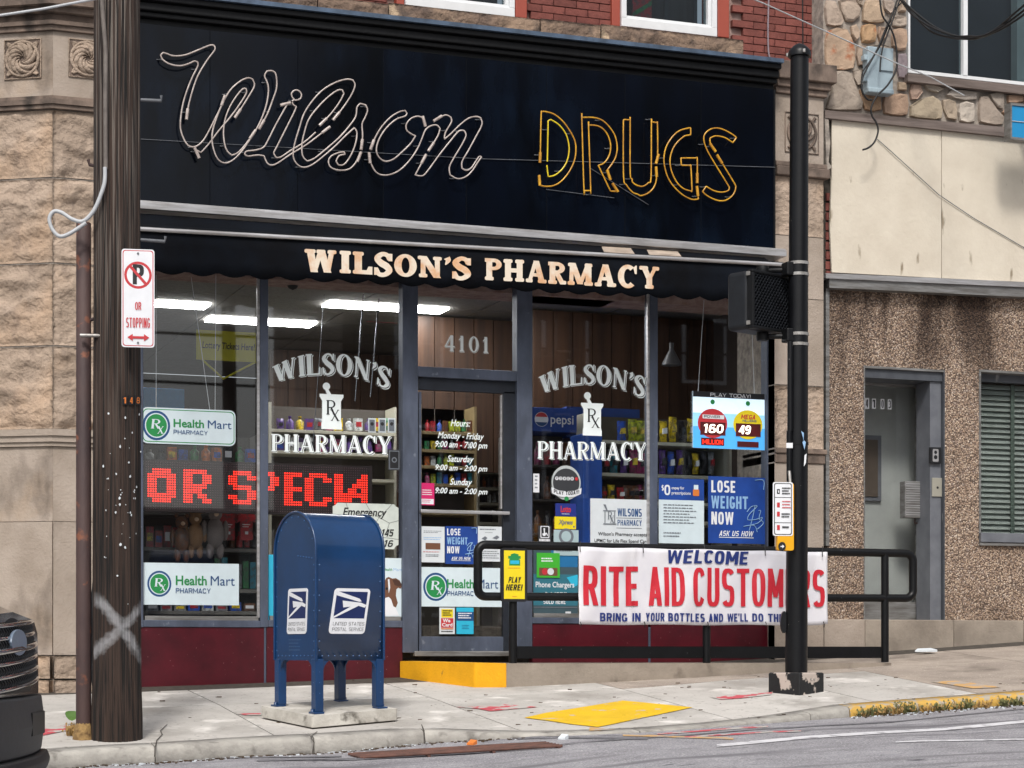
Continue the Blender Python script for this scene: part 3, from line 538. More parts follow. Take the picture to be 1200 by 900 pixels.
line((1050, 870), (1200, 867), 1.6, 'white_tyre_scuff', M_wline, .02); line((770, 861), (900, 852), 1.5, 'red_survey_line', M_red, .03); line((800, 864.5), (940, 857), 1.3, 'red_survey_line', M_red, .03)
line((730, 862), (860, 866), 2.2, 'orange_survey_line', M_orange, .03)
M_tar = mat('black_tar_seam', hx('5a595d'), .8, hx('7a797d'), 20, .2)
for pts in (((181, 888), (182, 876), (184, 868), (190, 862), (188, 857), (196, 850)), ((366, 884), (368, 872), (364, 864), (372, 858)), ((498, 873), (497, 858), (494, 850)), ((700, 795), (760, 803), (790, 806)), ((905, 808), (967, 804), (1032, 799.5))):
    for a, b in zip(pts, pts[1:]):
        pa, pb = G(*a), G(*b); d_ = (pb-pa).normalized(); s_ = Vector((-d_.y, d_.x, 0))*.005; z_ = Vector((0, 0, .006)); MB().face([pa-s_+z_, pb-s_*.5+z_, pb+s_*.7+z_, pa+s_*.6+z_]).build('crack', M_under, sw)
for a, b, w0 in (((300, 892), (640, 875.5), 1.6), ((640, 875.5), (930, 853), 1.2), ((930, 853), (1200, 831), 1.1), ((60, 897.5), (240, 889), 2.2), ((240, 889), (400, 887), 1.4), ((470, 880), (600, 872), 2), ((600, 866), (760, 866), 2.5)): line(a, b, w0, 'tar_seam', M_tar, .03)
# drain grate in the gutter
p0, p1 = R(408, 886), R(640, 872.5)
dg = thing('drain_grate', 'long rusty drain grate in the gutter beside the mailbox kerb', 'drain grate', (p0+p1)/2)
M_grate = mat('rusty_grate', hx('6e4b40'), .8, hx('4c3630'), 9, .3)
for i in range(6):
    o = Vector((0, -.055*i, 0)); a, b = p0+o, p1+o; a.z = road(a.x, a.y)+.012; b.z = road(b.x, b.y)+.012
    MB().tube([a, a.lerp(b, .5)+Vector((0, 0, .001)), b], .012, 4).build('grate_bar', M_grate, dg)
for f in (.02, .34, .66, .98):
    a = p0.lerp(p1, f); b = a+Vector((0, -.29, 0)); a.z = road(a.x, a.y)+.004; b.z = road(b.x, b.y)+.004; MB().tube([a, b], .012, 4).build('cross_bar', M_grate, dg)
# ------------------------------------------------------------------ pharmacy building
zlow, ztop = -1.2, 6.4
bld = thing('pharmacy_building', 'red brick and brown sandstone corner building that holds the pharmacy shop front', 'building', (0, 2, -.2))
def rockface(face, w_, h_, amp, seed, nu=None, nv=None):
    """a rock-faced block front: grid pushed out by noise, flat at its drafted edges"""
    nu = nu or max(6, min(34, int(w_/.022))); nv = nv or max(6, min(26, int(h_/.022))); vs = []
    for j in range(nv+1):
        for i in range(nu+1):
            a, b = i/nu, j/nv; e = min(1, min(a, 1-a)*w_/.05, min(b, 1-b)*h_/.05)
            d = (.3+noise.noise((a*w_*3+seed*7.3, b*h_*4, seed))*.7+noise.noise((a*w_*8, b*h_*11+seed*3, seed+5))*.5+abs(noise.noise((a*w_*17+b*h_*6, b*h_*24+seed*3, seed+5)))*.5)*amp*e
            if amp: h_s = noise.fractal((a*w_*5+seed*3.1, b*h_*9+seed, seed*2), .8, 2.1, 4)*2.2; d = (d+.9*amp*e*(round(h_s*2)/2*.45+.3*h_s))*.62
            vs.append(face.pt(a, b, max(d, 0)))
    n = nu+1; fs = [(j*n+i, (j+1)*n+i, (j+1)*n+i+1, j*n+i+1) for j in range(nv) for i in range(nu)]
    m0 = len(vs); vs += [face.pt(a, b, -.12) for a, b in ((0, 0), (1, 0), (1, 1), (0, 1))]
    top = list(range(nu+1)); rt = [j*n+nu for j in range(nv+1)]; bt = [nv*n+i for i in range(nu, -1, -1)]; lf = [j*n for j in range(nv, -1, -1)]
    for k, e in enumerate((top, rt, bt, lf)): fs.append(tuple(e[::-1])+(m0+k, m0+(k+1) % 4))
    return MB().add(vs, [f[::-1] for f in fs], amp > 0)
YP = -.15
cor = P(62, 400, YP); dL = Vector((-.851, .525, 0)); nL = Vector((-.525, -.851, 0)); mit = Vector((-.284, -1, 0)); LW = 1.25; xr = P(150, 400, YP).x
def zc(y): return P(62, y, YP).z
def band(z0, z1, off, name, m, bev=.006, inset=0):
    Lf = cor+dL*LW; q = [(cor.x+mit.x*off, cor.y+mit.y*off), (xr, YP-off), (xr, .4), (Lf.x, Lf.y+1.5), (Lf.x+nL.x*off, Lf.y+nL.y*off)]
    MB().slab([p for p in q][::-1], z0, z1).build(name, m, bld, bev)
band(zlow, ztop, -.006, 'pilaster_core', M_mortar, 0)
def two(y0, y1, m, amp, off=0, gap=.006, names='stone_block', split=()):
    z1, z0 = zc(y0)-gap, zc(y1)+gap
    for side in (0, 1):
        cut = [0]+[s for sd, s in split if sd == side]+[1]
        for a, b in zip(cut, cut[1:]):
            if side: O = Vector((cor.x+(xr-cor.x)*a+gap*.4, YP-off, z1)); U = Vector(((xr-cor.x)*(b-a)-gap*.8, 0, 0))
            else: O = cor+dL*(LW*(1-a)); O = Vector((O.x, O.y, z1))+nL*off-dL*gap*.4; U = -dL*(LW*(b-a)-gap*.8)
            f = Face(O, U, (0, 0, z0-z1)); rockface(f, U.length, z1-z0, amp, random.random()*9, *((3, 3) if amp == 0 else (None, None))).build(names, m, bld, 0)
two(128, 208, M_stone, .04); two(208, 308, M_stone, .05); two(308, 405, M_stone, .042); two(405, 503, M_stone, .047)
two(523, 611, M_stone_s, 0, 0, .003); two(611, 768, M_stone_s, 0, .012, .003); two(768, 796, M_stone, .03, .05); two(796, 860, M_stone, .03, .07)
two(36, 112, M_stone_s, 0, 0, .002)
for y0, y1, off in ((503, 511, .05), (511, 518, .035), (518, 523, .02), (112, 117, .02), (117, 123, .05), (123, 128, .035), (30, 36, .03), (25, 30, .05), (17, 25, .02), (10, 17, .08), (-14, 10, .13)): band(zc(y1)+.001, zc(y0)-.001, off, 'moulding', M_stone_m if y0 < 130 else M_stone_s, .008)
band(zc(-14), ztop-.4, .02, 'pilaster_top', M_stone_s)
def rosette(cx, cy, side, name='carved_rosette'):
    """square carved panel: frame, ring and curling acanthus leaves in relief"""
    c = P(cx, cy, YP) if side else PN(cx, cy, cor, nL); U = Vector((1, 0, 0)) if side else -dL; n = Vector((0, -1, 0)) if side else nL
    s = .145 if side else .15; o = c-U*s+Vector((0, 0, s)); f = Face(o, U*2*s, (0, 0, -2*s)); root = MB()
    root.hull([f.pt(a, b, .004) for a, b in rr(0, 0, 1, 1)], [f.pt(a, b, -.03) for a, b in rr(0, 0, 1, 1)]); r0 = root.build(name, M_stone_m, bld)
    mb = MB()
    mb.tube([f.pt(.5+.43*math.cos(t), .5+.43*math.sin(t), .012) for t in [i*math.pi/16 for i in range(32)]], .014, 6, True)
    mb.tube([f.pt(a, b, .006) for a, b in ((.01, .01), (.99, .01), (.99, .99), (.01, .99))], .007, 5, True)
    for k in range(9):
        t0 = k*.68+.3; pts = []; rs = []
        for i in range(9):
            q = i/8; t = t0+q*2.1; r = .40-.33*q; pts.append(f.pt(.5+r*math.cos(t), .5+r*math.sin(t), .014+.016*math.sin(q*3))); rs.append(.004+.02*math.sin(math.pi*min(1, q+.08))*(1-q*.4))
        mb.tube(pts, rs, 6)
    mb.lathe([(.0, 0), (.02, .0)], (0, 0, 0), 4) if 0 else None
    for a, b in ((.1, .1), (.9, .1), (.1, .9), (.9, .9)):
        for t in (0, 1, 2): mb.tube([f.pt(a, b, .01), f.pt(a+(.5-a)*.28+(t-1)*.06, b+(.5-b)*.28-(t-1)*.06*(1 if a == b else -1), .012)], [.012, .005], 5)
    mb.build('carving', M_stone, r0)
rosette(27, 69.5, 0); rosette(103, 69.5, 1)

# right pilaster
X0, X1 = P(908, 0, -.12).x, P(965, 0, -.12).x; YR = -.12
MB().box(X0, X1, YR+.006, .6, zlow, 4.75).build('pilaster_core', M_mortar, bld)
def zr(y, px=937): return P(px, y, YR).z
for y0, y1, m, amp in ((208, 277, M_stone, .03), (277, 350, M_stone_s, 0), (350, 452, M_stone_s, 0), (452, 526, M_stone, .03), (543, 662, M_stone_s, 0), (662, 716, M_stone_s, 0), (716, 800, M_stone_s, 0), (112, 191, M_stone_s, 0)):
    f = Face((X0, YR, zr(y0)-.004), (X1-X0, 0, 0), (0, 0, zr(y1)-zr(y0)+.008)); rockface(f, X1-X0, .5, amp, random.random()*9, *((3, 3) if amp == 0 else (6, 8))).build('stone_block', m, bld)
for y0, y1, off in ((526, 532, .03), (532, 543, .015), (191, 197, .03), (197, 208, .05), (105, 112, .03), (97, 105, .06), (76, 97, .1)):
    MB().box(X0-.0, X1+off*.8, YR-off, .5, zr(y1), zr(y0)-.001).build('moulding', M_stone_m, bld, .008)
f = Face(P(920, 131, YR-.002), (.32, 0, 0), (0, 0, -.34)); mb = MB()
mb.tube([f.pt(.5+.42*math.cos(t), .5+.42*math.sin(t), .008) for t in [i*math.pi/12 for i in range(24)]], .012, 6, True)
mb.tube([f.pt(a, b, .004) for a, b in rr(0, 0, 1, 1)], .006, 5, True)
for k in range(7): mb.tube([f.pt(.5+(.36-.05*i)*math.cos(k*.9+i*.3), .5+(.36-.05*i)*math.sin(k*.9+i*.3), .012) for i in range(6)], [.006, .014, .016, .014, .01, .004], 5)
for a, b in ((.1, .1), (.9, .1), (.1, .9), (.9, .9)): mb.tube([f.pt(a, b, .006), f.pt(a*.7+.15, b*.7+.15, .01)], [.016, .006], 6)
mb.build('carved_rosette', M_stone_m, bld)
# belt course
bx = [160, 280, 372, 455, 633, 704, 871.5, 905]
for a, b in zip(bx, bx[1:]):
    am = (a+b)/2; zt = P(am, .103*am-45 if am < 700 else .078*am-16.6, 0).z
    yt = 3+(am-445)*.101+0; Yb = 30+(am-430)*.119-1
    z1 = P(am, yt if a != 871.5 else yt+2, -.02).z; z0 = P(am, Yb+1, -.02).z
    fz = Face((P(a, 0, -.02).x+.004, -.02, max(z1, z0+.12)), (P(b, 0, -.02).x-P(a, 0, -.02).x-.008, 0, 0), (0, 0, -(max(z1, z0+.12)-z0)))
    if b > 900: continue
    rockface(fz, fz.u.length, fz.v.length, .05, random.random()*9, 40, 9).build('belt_stone', M_belt, bld)
# bricks (running bond), individually laid, around the two upper windows
YB = .26; bw, bh = .208, .0655
me0 = MB().box(0, bw-.008, 0, .07, 0, bh-.008).build('brick', M_brick, bld, 0)
first = True; nb = 0
wins = [(466, 617), (718, 858)]
wx = [(P(a, 0, YB).x, P(b, 0, YB).x) for a, b in wins]
uw = [xr-.01, wx[0][0]+.03, wx[0][1]-.05, wx[1][0]+.03, wx[1][1]-.05, P(972, 0, 0).x]
for a, b in zip(uw[::2], uw[1::2]): MB().box(a, b, YB+.008, .6, 3.0, ztop).build('upper_wall', M_rmortar, bld)
MB().box(uw[1], uw[4], .22, .6, 3.0, P(660, 40, .3).z-.25).build('upper_wall', M_rmortar, bld)
z_b = P(885, 88, YB).z
row = 0
while True:
    z = z_b+row*bh
    if z > P(600, -12, YB).z+.35: break
    x = P(395, 0, YB).x-(row % 2)*bw/2
    while x < P(967, 0, YB).x:
        x2 = x+bw; u = CX+F*0
        # pixel row of the brick, to skip bricks hidden by the belt course
        dd = Vector((x+bw/2-CAMX, YB-CAMY, z+bh/2)); t = dd.x*SA+dd.y*CA; px = CX+F*(dd.x*CA-dd.y*SA)/t; py = HY-F*(z+bh/2)/t
        yt = 3+(px-445)*.101
        zwin = P(px, 22+(px-460)*.1, YB).z
        inwin = any(a+.0 < x+bw/2 < b-.0 for a, b in wx) and z > zwin-.2
        if py > -22 and py < yt+10 and not inwin and px < 967 or (px > 868 and py > -22 and py < 84+(px-890)*.05 and px < 967):
            if first: me0.location = Vector((x+bw/2, YB+random.uniform(-.002, .002), z))-LOC[bld.name]; LOC[me0.name] = Vector((x+bw/2, YB, z)); first = False
            else: copy_obj(me0, bld, Vector((x+bw/2, YB+.035+random.uniform(-.0025, .0025)-.035, z)))
            nb += 1
        x += bw
    row += 1
print('bricks', nb)
# upper windows
for a, b, sill, curtain in ((475, 603, 5, 0), (728, 840, 31, 1)):
    xa, xb = P(a, 0, .18).x, P(b, 0, .18).x; zs = P((a+b)/2, sill+ (2 if not curtain else 0), .18).z
    za = zs; zb = ztop-.3
    cs = MB(); xo0, xo1 = P(a-9, 0, .16).x, P(b+15, 0, .16).x
    cs.box(xo0, xo1, .19, .5, za-.15, za-.045); cs.box(xo0, xa-.005, .19, .5, za-.045, zb); cs.box(xb+.005, xo1, .165, .5, za-.045, zb)
    wn = cs.build('window', M_cas, bld, .006)
    fr = MB(); fr.box(xa, xb, .17, .3, za-.045, za+.03); fr.box(xa, xa+.045, .17, .3, za+.03, zb); fr.box(xb-.045, xb, .17, .3, za+.03, zb); fr.build('frame', M_wfr, wn, .004)
    fr = MB(); fr.box(xa+.045, xb-.045, .2, .29, za+.03, za+.06); fr.box(xb-.075, xb-.045, .2, .29, za+.06, zb); fr.box(xa+.045, xa+.06, .2, .29, za+.06, zb); fr.build('sash', M_wfr, wn, .003)
    MB().box(xa+.06, xb-.075, .24, .247, za+.06, zb).build('pane', M_glassd, wn)
    MB().box(xa+.02, xb-.02, .55, .6, za-.04, zb).build('curtain', M_curt, wn)
    if curtain:
        mb = MB(); xm = (xa+xb)/2
        for xx in (xm+.0, xm+.28, xm+.02+.55): mb.box(xx, xx+.03, .28, .31, za+.05, zb)
        for zz in (za+.05, za+.42, za+.8): mb.box(xm, xm+.56, .285, .305, zz+.0, zz+.025)
        mb.build('muntin', M_framed, wn)
        cur = MB(); cx0 = xa+.2; cur.box(cx0, cx0+.18, .4, .42, za-.02, zb); co = cur.build('striped_curtain', FS['red'], wn)
        for k in range(12):
            for mm, o_ in ((FS['green'], 0), (M_white, .05)):
                zz = za-.2+k*.16+o_; MB().hull([(cx0, .398, zz), (cx0+.18, .398, zz+.12), (cx0+.18, .398, zz+.16), (cx0, .398, zz+.04)], [(cx0, .4, zz), (cx0+.18, .4, zz+.12), (cx0+.18, .4, zz+.16), (cx0, .4, zz+.04)]).build('stripe', mm, wn) if mm is FS['green'] and k > 0 else None
# ------------------------------------------------------------------ storefront frame, panes, stall riser, door
YS = 0.0
SF = MB()
def up(x0, x1, ytop, ybot, nm='mullion', m=M_frame, y0=0., dp=.12, parent=bld): 
    a, b, c, d = P(x0, 0, y0).x, P(x1, 0, y0).x, P((x0+x1)/2, ybot, y0).z, P((x0+x1)/2, ytop, y0).z
    return MB().box(a, b, y0, y0+dp, c, d).build(nm, m, parent, .004)
zH = P(550, 285, 0).z
for a, b, yb in ((158, 168, 735), (305, 314.5, 735), (472, 490, 765), (606, 624, 765), (762, 771, 731), (899, 911.5, 731)): up(a, b, 285, yb)
ysl = {0: (727, 735), 1: (724, 731)}
for a, b, k in ((168, 305, 0), (314.5, 472, 0), (624, 762, 1), (771, 899, 1)):
    u_, l_ = ysl[k]; pbox(a, u_, b, l_, .003, .13, 'sill', M_frame, bld, .004)
    pbox(a, 285, b, 296, .003, .12, 'head', M_frame, bld, .004)
    x0, x1, z0, z1 = rect(a, 296, b, u_, .05); MB().box(x0, x1, .05, .056, z0, z1).build('window_pane', M_glass, bld)
    pbox(a+2, u_-5, b-2, u_, .01, .03, 'glazing_bead', M_alud, bld, .002)
for a in (301.5, 759): up(a, a+3.2, 296, 724, 'glazing_bead', M_alu, .012, .03)
for a, b in ((158, 310), (312, 472), (624, 760), (762, 911.5)):
    x0, x1, z0, z1 = rect(a, 735 if a < 500 else 731, b, 840, .012); MB().box(x0+.002, x1-.002, .012, .1, -.6, z1).build('burgundy_panel', M_burg, bld, .003)
for a in (309.5, 760): up(a, a+2.6, 735, 803, 'panel_joint_strip', M_frame, .006, .02)
MB().box(xr, P(908, 0, 0).x, .11, .3, -1, P(550, 733, 0).z).build('stall_riser_core', M_under, bld)
pbox(490, 432, 606, 444, .004, .12, 'transom_bar', M_frame, bld, .004); pbox(490, 285, 606, 330, .004, .12, 'head', M_frame, bld, .004)
x0, x1, z0, z1 = rect(490, 330, 606, 432, .05); MB().box(x0, x1, .05, .056, z0, z1).build('transom_pane', M_glass, bld)
pbox(486, 763, 612, 769, -.02, .3, 'threshold', M_alud, bld, .004)
# door
YD = .05
dr = pbox(491, 445, 605, 459, YD, .05, 'entrance_door', M_framed, bld, .003)
def dbox(x0, y0, x1, y1, nm, m, yy=YD, dp=.05, bev=.003): return pbox(x0, y0, x1, y1, yy, dp, nm, m, dr, bev)
dbox(491, 459, 494, 763, 'stile', M_frame); dbox(590, 459, 605, 763, 'stile', M_framed); dbox(494, 746, 590, 763, 'bottom_rail', M_frame)
x0, x1, z0, z1 = rect(494, 459, 590, 746, YD+.02); MB().box(x0, x1, YD+.02, YD+.026, z0, z1).build('door_pane', M_glass, dr)
a = P(493, 599, YD-.04); b = P(597, 599, YD-.04)
mb = MB(); mb.box(a.x, b.x, YD-.05, YD-.02, a.z-.012, a.z+.014); mb.box(a.x, a.x+.03, YD-.03, YD, a.z-.01, a.z+.01); mb.box(b.x-.03, b.x, YD-.03, YD, a.z-.01, a.z+.01); mb.build('push_bar', M_alu, dr, .003)
dbox(587, 463, 588.4, 596, 'door_edge_trim', M_alu, YD-.002, .02, 0)
# ------------------------------------------------------------------ landing and ramp
lt = thing('ramp_landing', 'low concrete entrance landing and ramp running along the shop front behind the railing', 'ramp', (0, -.5, -.25))
A0 = P(468, 768, 0); C1 = G(556, 804); C2 = Vector((P(592, 0, -1.06).x, -1.06, 0)); E = Vector((P(1045, 0, -1.12).x, -1.12, 0)); zl = -.082
M_landing = mat('landing_concrete', hx('9c9184'), .9, hx('7f756a'), 3, .4, 50); add_layer(M_landing, hx('5b5148'), noisemask(4, .6, .72, (1, 1, .5)))
MB().slab([(A0.x+.02, .0), (C1.x+.02, C1.y+.01), (C2.x, C2.y), (E.x, E.y), (E.x, .0)], -1., zl).build('landing_slab', M_landing, lt, .01)
def edge3(p, q, t0=.012): return p
yp = MB(); n1 = Vector((-(C1.y-0), C1.x-A0.x, 0)).normalized()*-1
yp.hull([(A0.x, 0, zl+.014), (C1.x, C1.y, zl+.004), (C2.x+.01, C2.y-.012, zl+.002), (C2.x+.01, C2.y+.10, zl+.003), (C1.x+.12, C1.y+.1, zl+.006), (A0.x+.13, 0, zl+.016)][::-1], [(A0.x, 0, -1), (C1.x, C1.y, -1), (C2.x+.01, C2.y-.012, -1), (C2.x+.01, C2.y+.10, -1), (C1.x+.12, C1.y+.1, -1), (A0.x+.13, 0, -1)][::-1])
yp.build('yellow_painted_edge', M_yel2, lt, .012)
# ------------------------------------------------------------------ sign over the shop
YN = -.26
x0, x1 = P(140, 0, YN).x, P(908, 0, YN).x
zt = P(550, 47, YN).z; zb = P(550, 266.5, YN).z
sg = thing('neon_shop_sign', 'long black glass sign panel with unlit neon script above the pharmacy awning', 'shop sign', ((x0+x1)/2, 0, zb))
pc = [x0+(x1-x0)*k/8 for k in range(9)]
for a, b in zip(pc, pc[1:]): MB().box(a+.0015, b-.0015, YN, .24, zb, zt-.14).build('panel', M_navy, sg, .0015)
MB().box(x0, x1, YN+.02, .25, zt-.139, zt-.095).build('panel_frame', M_blk, sg, .004); MB().box(x0, x1+.01, YN-.03, .25, zt-.094, zt-.055).build('moulding', M_blk, sg, .01)
MB().box(x0, x1+.012, YN-.06, .25, zt-.054, zt+.01).build('moulding', M_blk, sg, .01); MB().box(x0, x1+.015, YN-.10, .25, zt+.011, zt+.055).build('moulding', M_blk, sg, .008)
MB().hull([(x0, YN-.13, zt+.056), (x1+.02, YN-.13, zt+.056), (x1+.02, YN-.13, zt+.09), (x0, YN-.13, zt+.09)], [(x0, .05, zt+.056), (x1+.02, .05, zt+.056), (x1+.02, .05, zt+.13), (x0, .05, zt+.13)]).build('flashing', M_flash, sg, .003)
MB().box(x1-.012, x1+.004, YN-.004, .2, zb, zt-.14).build('edge_strip', M_blk, sg)
xt = P(922, 0, YN-.05).x
tr = MB(); tr.box(x0, xt, YN-.05, .1, zb-.055, zb-.001); tr.box(x0, xt, YN-.035, .1, zb-.0, zb+.012); tr.build('bottom_trim', M_alu, sg, .004)
def Z(ox, oy, s, pts): return [(ox+a/s, oy+b/s) for a, b in pts]
def neon(pix, m, name='neon_tube', r=.0062, smooth=True, closed=False, Yn=YN-.07):
    p = [P(a, b, Yn) for a, b in pix]
    if smooth: p = smooth_path(p)
    o = MB().tube(p, r, 6, closed).build(name, m, sg)
    st = MB()
    for i in range(3, len(p)-1, 26 if smooth else 4):
        q = p[i]; st.tube([q, Vector((q.x-.012, YN+.002, q.z+.008))], .004, 5)
        st.tube([Vector((q.x-.03, YN+.0-.008, q.z+.008)), Vector((q.x+.01, YN-.008, q.z+.008))], .0035, 5)
    if st.v: st.build('tube_support', M_cab, o)['kind'] = 'stuff'
    if not closed and len(pix) > 12:
        for q, d in ((p[0], p[1]), (p[-1], p[-2])): dd = (d-q).normalized(); MB().tube([q, q+dd*.085], .0125, 6).build('electrode', m, o)
    return o
z1_ = lambda *p: Z(175, 40, 5.294, p); z2_ = lambda *p: Z(280, 60, 5.625, p); z3_ = lambda *p: Z(410, 90, 6.43, p); z4_ = lambda *p: Z(620, 120, 6.923, p); z5_ = lambda *p: Z(740, 130, 7.5, p)
for k, pts in enumerate((
 z1_((230,530),(240,460),(262,370),(300,260),(360,160),(405,100),(405,75),(380,68),(300,100),(220,130),(150,135),(110,122),(85,115),(70,130),(85,160),(130,187),(190,197),(240,185),(280,168),(300,175),(300,200),(265,270),(230,360),(205,450),(192,560),(205,630),(240,690),(285,698),(330,665),(370,600),(410,520),(440,460),(470,380)),
 z1_((310,770),(285,715),(320,735),(370,680),(430,600),(490,530),(550,450),(600,370),(600,340),(580,340),(540,385),(500,450),(470,530),(460,620),(475,710),(510,752),(550,735),(600,680),(660,595)),
 z1_((530,520),(570,460),(620,380),(652,320),(640,280),(610,272),(560,295),(500,350),(450,440),(410,540),(390,620),(395,700),(425,775),(470,800),(520,780),(570,730),(620,660),(680,560),(720,460),(738,370),(735,310),(715,260),(730,230),(760,228),(785,250),(790,330),(765,410),(730,500),(680,590)),
 z2_((340,340),(320,350),(290,400),(240,490),(190,590),(160,635),(110,652),(50,660),(38,680),(60,692),(120,685),(165,690),(185,735),(215,752),(260,735),(340,680),(440,620),(520,560),(600,498)),
 z2_((350,335),(360,355),(378,365),(365,400),(310,510),(250,630),(230,670),(245,700),(275,698),(340,655),(430,600),(505,535)),
 z2_((350,330),(365,318),(350,300),(348,275),(370,257),(395,262),(412,285),(405,312),(380,323),(362,322)),
 z2_((620,455),(680,380),(740,290),(765,225),(750,190),(710,185),(640,205),(560,250),(490,320),(430,410),(400,500),(370,600),(357,680),(375,735),(420,765),(480,750),(560,690),(640,620),(700,560),(760,505),(778,540),(765,620),(730,700),(690,748),(655,750),(640,725),(660,690),(700,680),(695,665),(660,668),(610,690),(590,725),(605,765),(660,785),(730,775),(780,720),(805,665)),
 z2_((530,490),(600,420),(660,340),(692,280),(680,255),(650,258),(590,300),(520,370),(460,450),(430,540),(415,620),(420,690),(450,725),(500,705),(580,640),(660,570),(730,490),(770,430),(778,370),(800,345),(835,355),(848,390),(830,440),(812,480),(815,560),(805,650)),
 z3_((155,550),(185,470),(230,390),(300,310),(370,265),(415,255),(430,275),(415,297),(350,320),(280,380),(225,460),(200,540),(215,600),(265,637),(330,620),(400,560),(460,500),(495,445),(470,435),(430,405),(425,360),(460,315),(510,298),(550,315),(570,375)),
 z3_((145,570),(155,640),(190,710),(240,740),(310,735),(380,700),(450,630),(510,540),(545,460),(570,400),(610,370),(655,365),(680,390),(665,440),(630,500),(590,560)),
 z3_((575,585),(530,670),(492,740),(550,745),(600,690),(680,580),(760,480),(820,410),(860,405),(875,440),(850,500),(790,600),(750,680),(755,740),(810,768),(870,755),(920,710),(960,650),(992,605),(970,605),(920,680),(880,705),(845,690),(845,640),(890,560),(950,450),(995,360),(985,310),(950,300),(890,315),(820,370),(760,430),(712,470),(720,420),(765,340),(760,305),(725,288),(680,305),(630,335)))): neon(pts, M_neonw)
neon(z4_((88,490),(92,380),(98,100),(104,75),(130,75),(200,95),(270,150),(330,230),(370,310),(380,390),(365,480),(320,570),(260,640),(200,675),(140,682),(88,675),(82,590)), M_neony)
neon(z4_((148,480),(155,150),(175,140),(240,180),(300,260),(325,370),(310,470),(270,540),(210,590),(155,603),(144,510)), M_neonb)
neon(z4_((660,630),(633,550),(665,510),(700,450),(715,370),(700,280),(660,210),(600,150),(530,124),(430,122),(428,130),(445,710),(452,716),(495,716),(500,708),(483,195),(490,185),(550,190),(600,215),(640,270),(662,350),(650,430),(610,490),(562,512),(570,530),(660,720),(708,722),(712,712),(675,655)), M_neony)
def toz4(p5): return p5
u_out = z5_((216,490),(220,590),(200,665),(150,720),(85,745))+z4_((880,745),(840,730),(790,670),(766,600),(765,145),(775,140),(818,143),(820,150),(820,570),(835,620))+z5_((10,628),(50,655),(100,663),(150,630),(172,580),(175,105),(182,98),(222,105),(228,115),(230,380),(215,465))
neon(u_out, M_neony)
neon(z5_((575,660),(588,770),(578,777),(520,775),(440,730),(360,650),(310,560),(285,440),(300,330),(350,240),(420,175),(510,150),(520,158),(520,205),(510,212),(460,225),(390,290),(350,370),(338,450),(355,540),(400,630),(460,685),(525,705),(532,695),(522,490),(515,480),(445,478),(438,470),(435,420),(443,415),(572,415),(578,425),(578,635)), M_neony)
neon(z5_((740,360),(695,290),(690,240),(740,220),(820,235),(885,275),(895,272),(918,240),(915,228),(860,190),(780,155),(710,155),(655,190),(635,240),(650,310),(700,410),(860,670),(850,700),(790,715),(720,700),(662,667),(652,670),(628,705),(632,718),(680,755),(760,788),(830,785),(890,740),(915,680),(900,630),(750,385)), M_neony)
for a, b in (((165, 163), (560, 186)), ((560, 186), (908, 196)), ((640, 222), (720, 232)), ((690, 196), (760, 240))):
    MB().tube([P(a[0], a[1], YN-.01), P(b[0], b[1], YN-.01)], .0025, 5).build('thin_wire', M_cab, sg)
# ------------------------------------------------------------------ awning
YA = -.62
aw = thing('awning', 'black canvas awning with scalloped valance and cream shop name lettering', 'awning', (0, YA, P(500, 300, YA).z))
def rodY(px): return 268.5+(px-168)*.0557
def botY(px): return 317+(px-180)*.0485
xa0, xa1 = 150, 918
mb = MB(); N_ = 40; vs = []
for i in range(N_+1):
    px = xa0+(xa1-xa0)*i/N_; a = P(px, rodY(px)-3, YA); b = Vector((a.x, YN-.01, P(px, 246+(px-168)*.0715, YN).z-.03)); mid = (a+b)/2-Vector((0, 0, .03)); vs += [a, mid, b, b-Vector((0, 0, .01)), mid-Vector((0, 0, .01)), a-Vector((0, 0, .01))]
fs = [(i*6+j, (i+1)*6+j, (i+1)*6+(j+1) % 6, i*6+(j+1) % 6) for i in range(N_) for j in range(6)]
mb.add(vs, fs).build('canvas', M_can, aw)
for a, b in ((704, 738), (757, 793)):
    pa, pb = P(a+7, rodY(a), YA), P(b+7, rodY(b), YA); qa = P(a, 246+(a-168)*.0715, YN); qb = P(b, 246+(b-168)*.0715, YN)
    m1 = [(pa.x, YA+.005, pa.z+.012), (pb.x, YA+.005, pb.z+.012), (qb.x+.0, YN-.015, qb.z-.028), (qa.x, YN-.015, qa.z-.032)]
    mm = [Vector(p) for p in m1]; mid1 = (mm[1]+mm[2])/2-Vector((0, 0, .016)); mid0 = (mm[0]+mm[3])/2-Vector((0, 0, .016))
    lp = [mm[0], mm[1], mid1, mm[2], mm[3], mid0]; MB().hull(lp, [p-Vector((0, 0, .006)) for p in lp]).build('cream_stripe', M_cans, aw)
pr = [P(px, rodY(px), YA-.01) for px in (xa0, 350, 550, 750, xa1)]
MB().tube(pr, .017, 10).build('front_rod', M_alu, aw)
vt = []; K = 150
def wav(X, Z=0): return .008*math.sin(X*5.1)+.004*math.sin(X*13)
for i in range(K+1):
    px = xa0+(xa1-xa0)*i/K; a = P(px, rodY(px)+2, YA); zb_ = P(px, botY(px), YA).z; s = .032*abs(math.sin(a.x*math.pi/.235)); vt.append((a, zb_-s+.006, P(px, rodY(px)+2, YA).z))
vs = []; 
for a, zb_, zt_ in vt:
    for q in (0, .34, .67, 1): z = zt_+(zb_-zt_)*q; vs.append((a.x, YA+wav(a.x)*q, z))
    for q in (1, .67, .34, 0): z = zt_+(zb_-zt_)*q; vs.append((a.x, YA+.006+wav(a.x)*q, z))
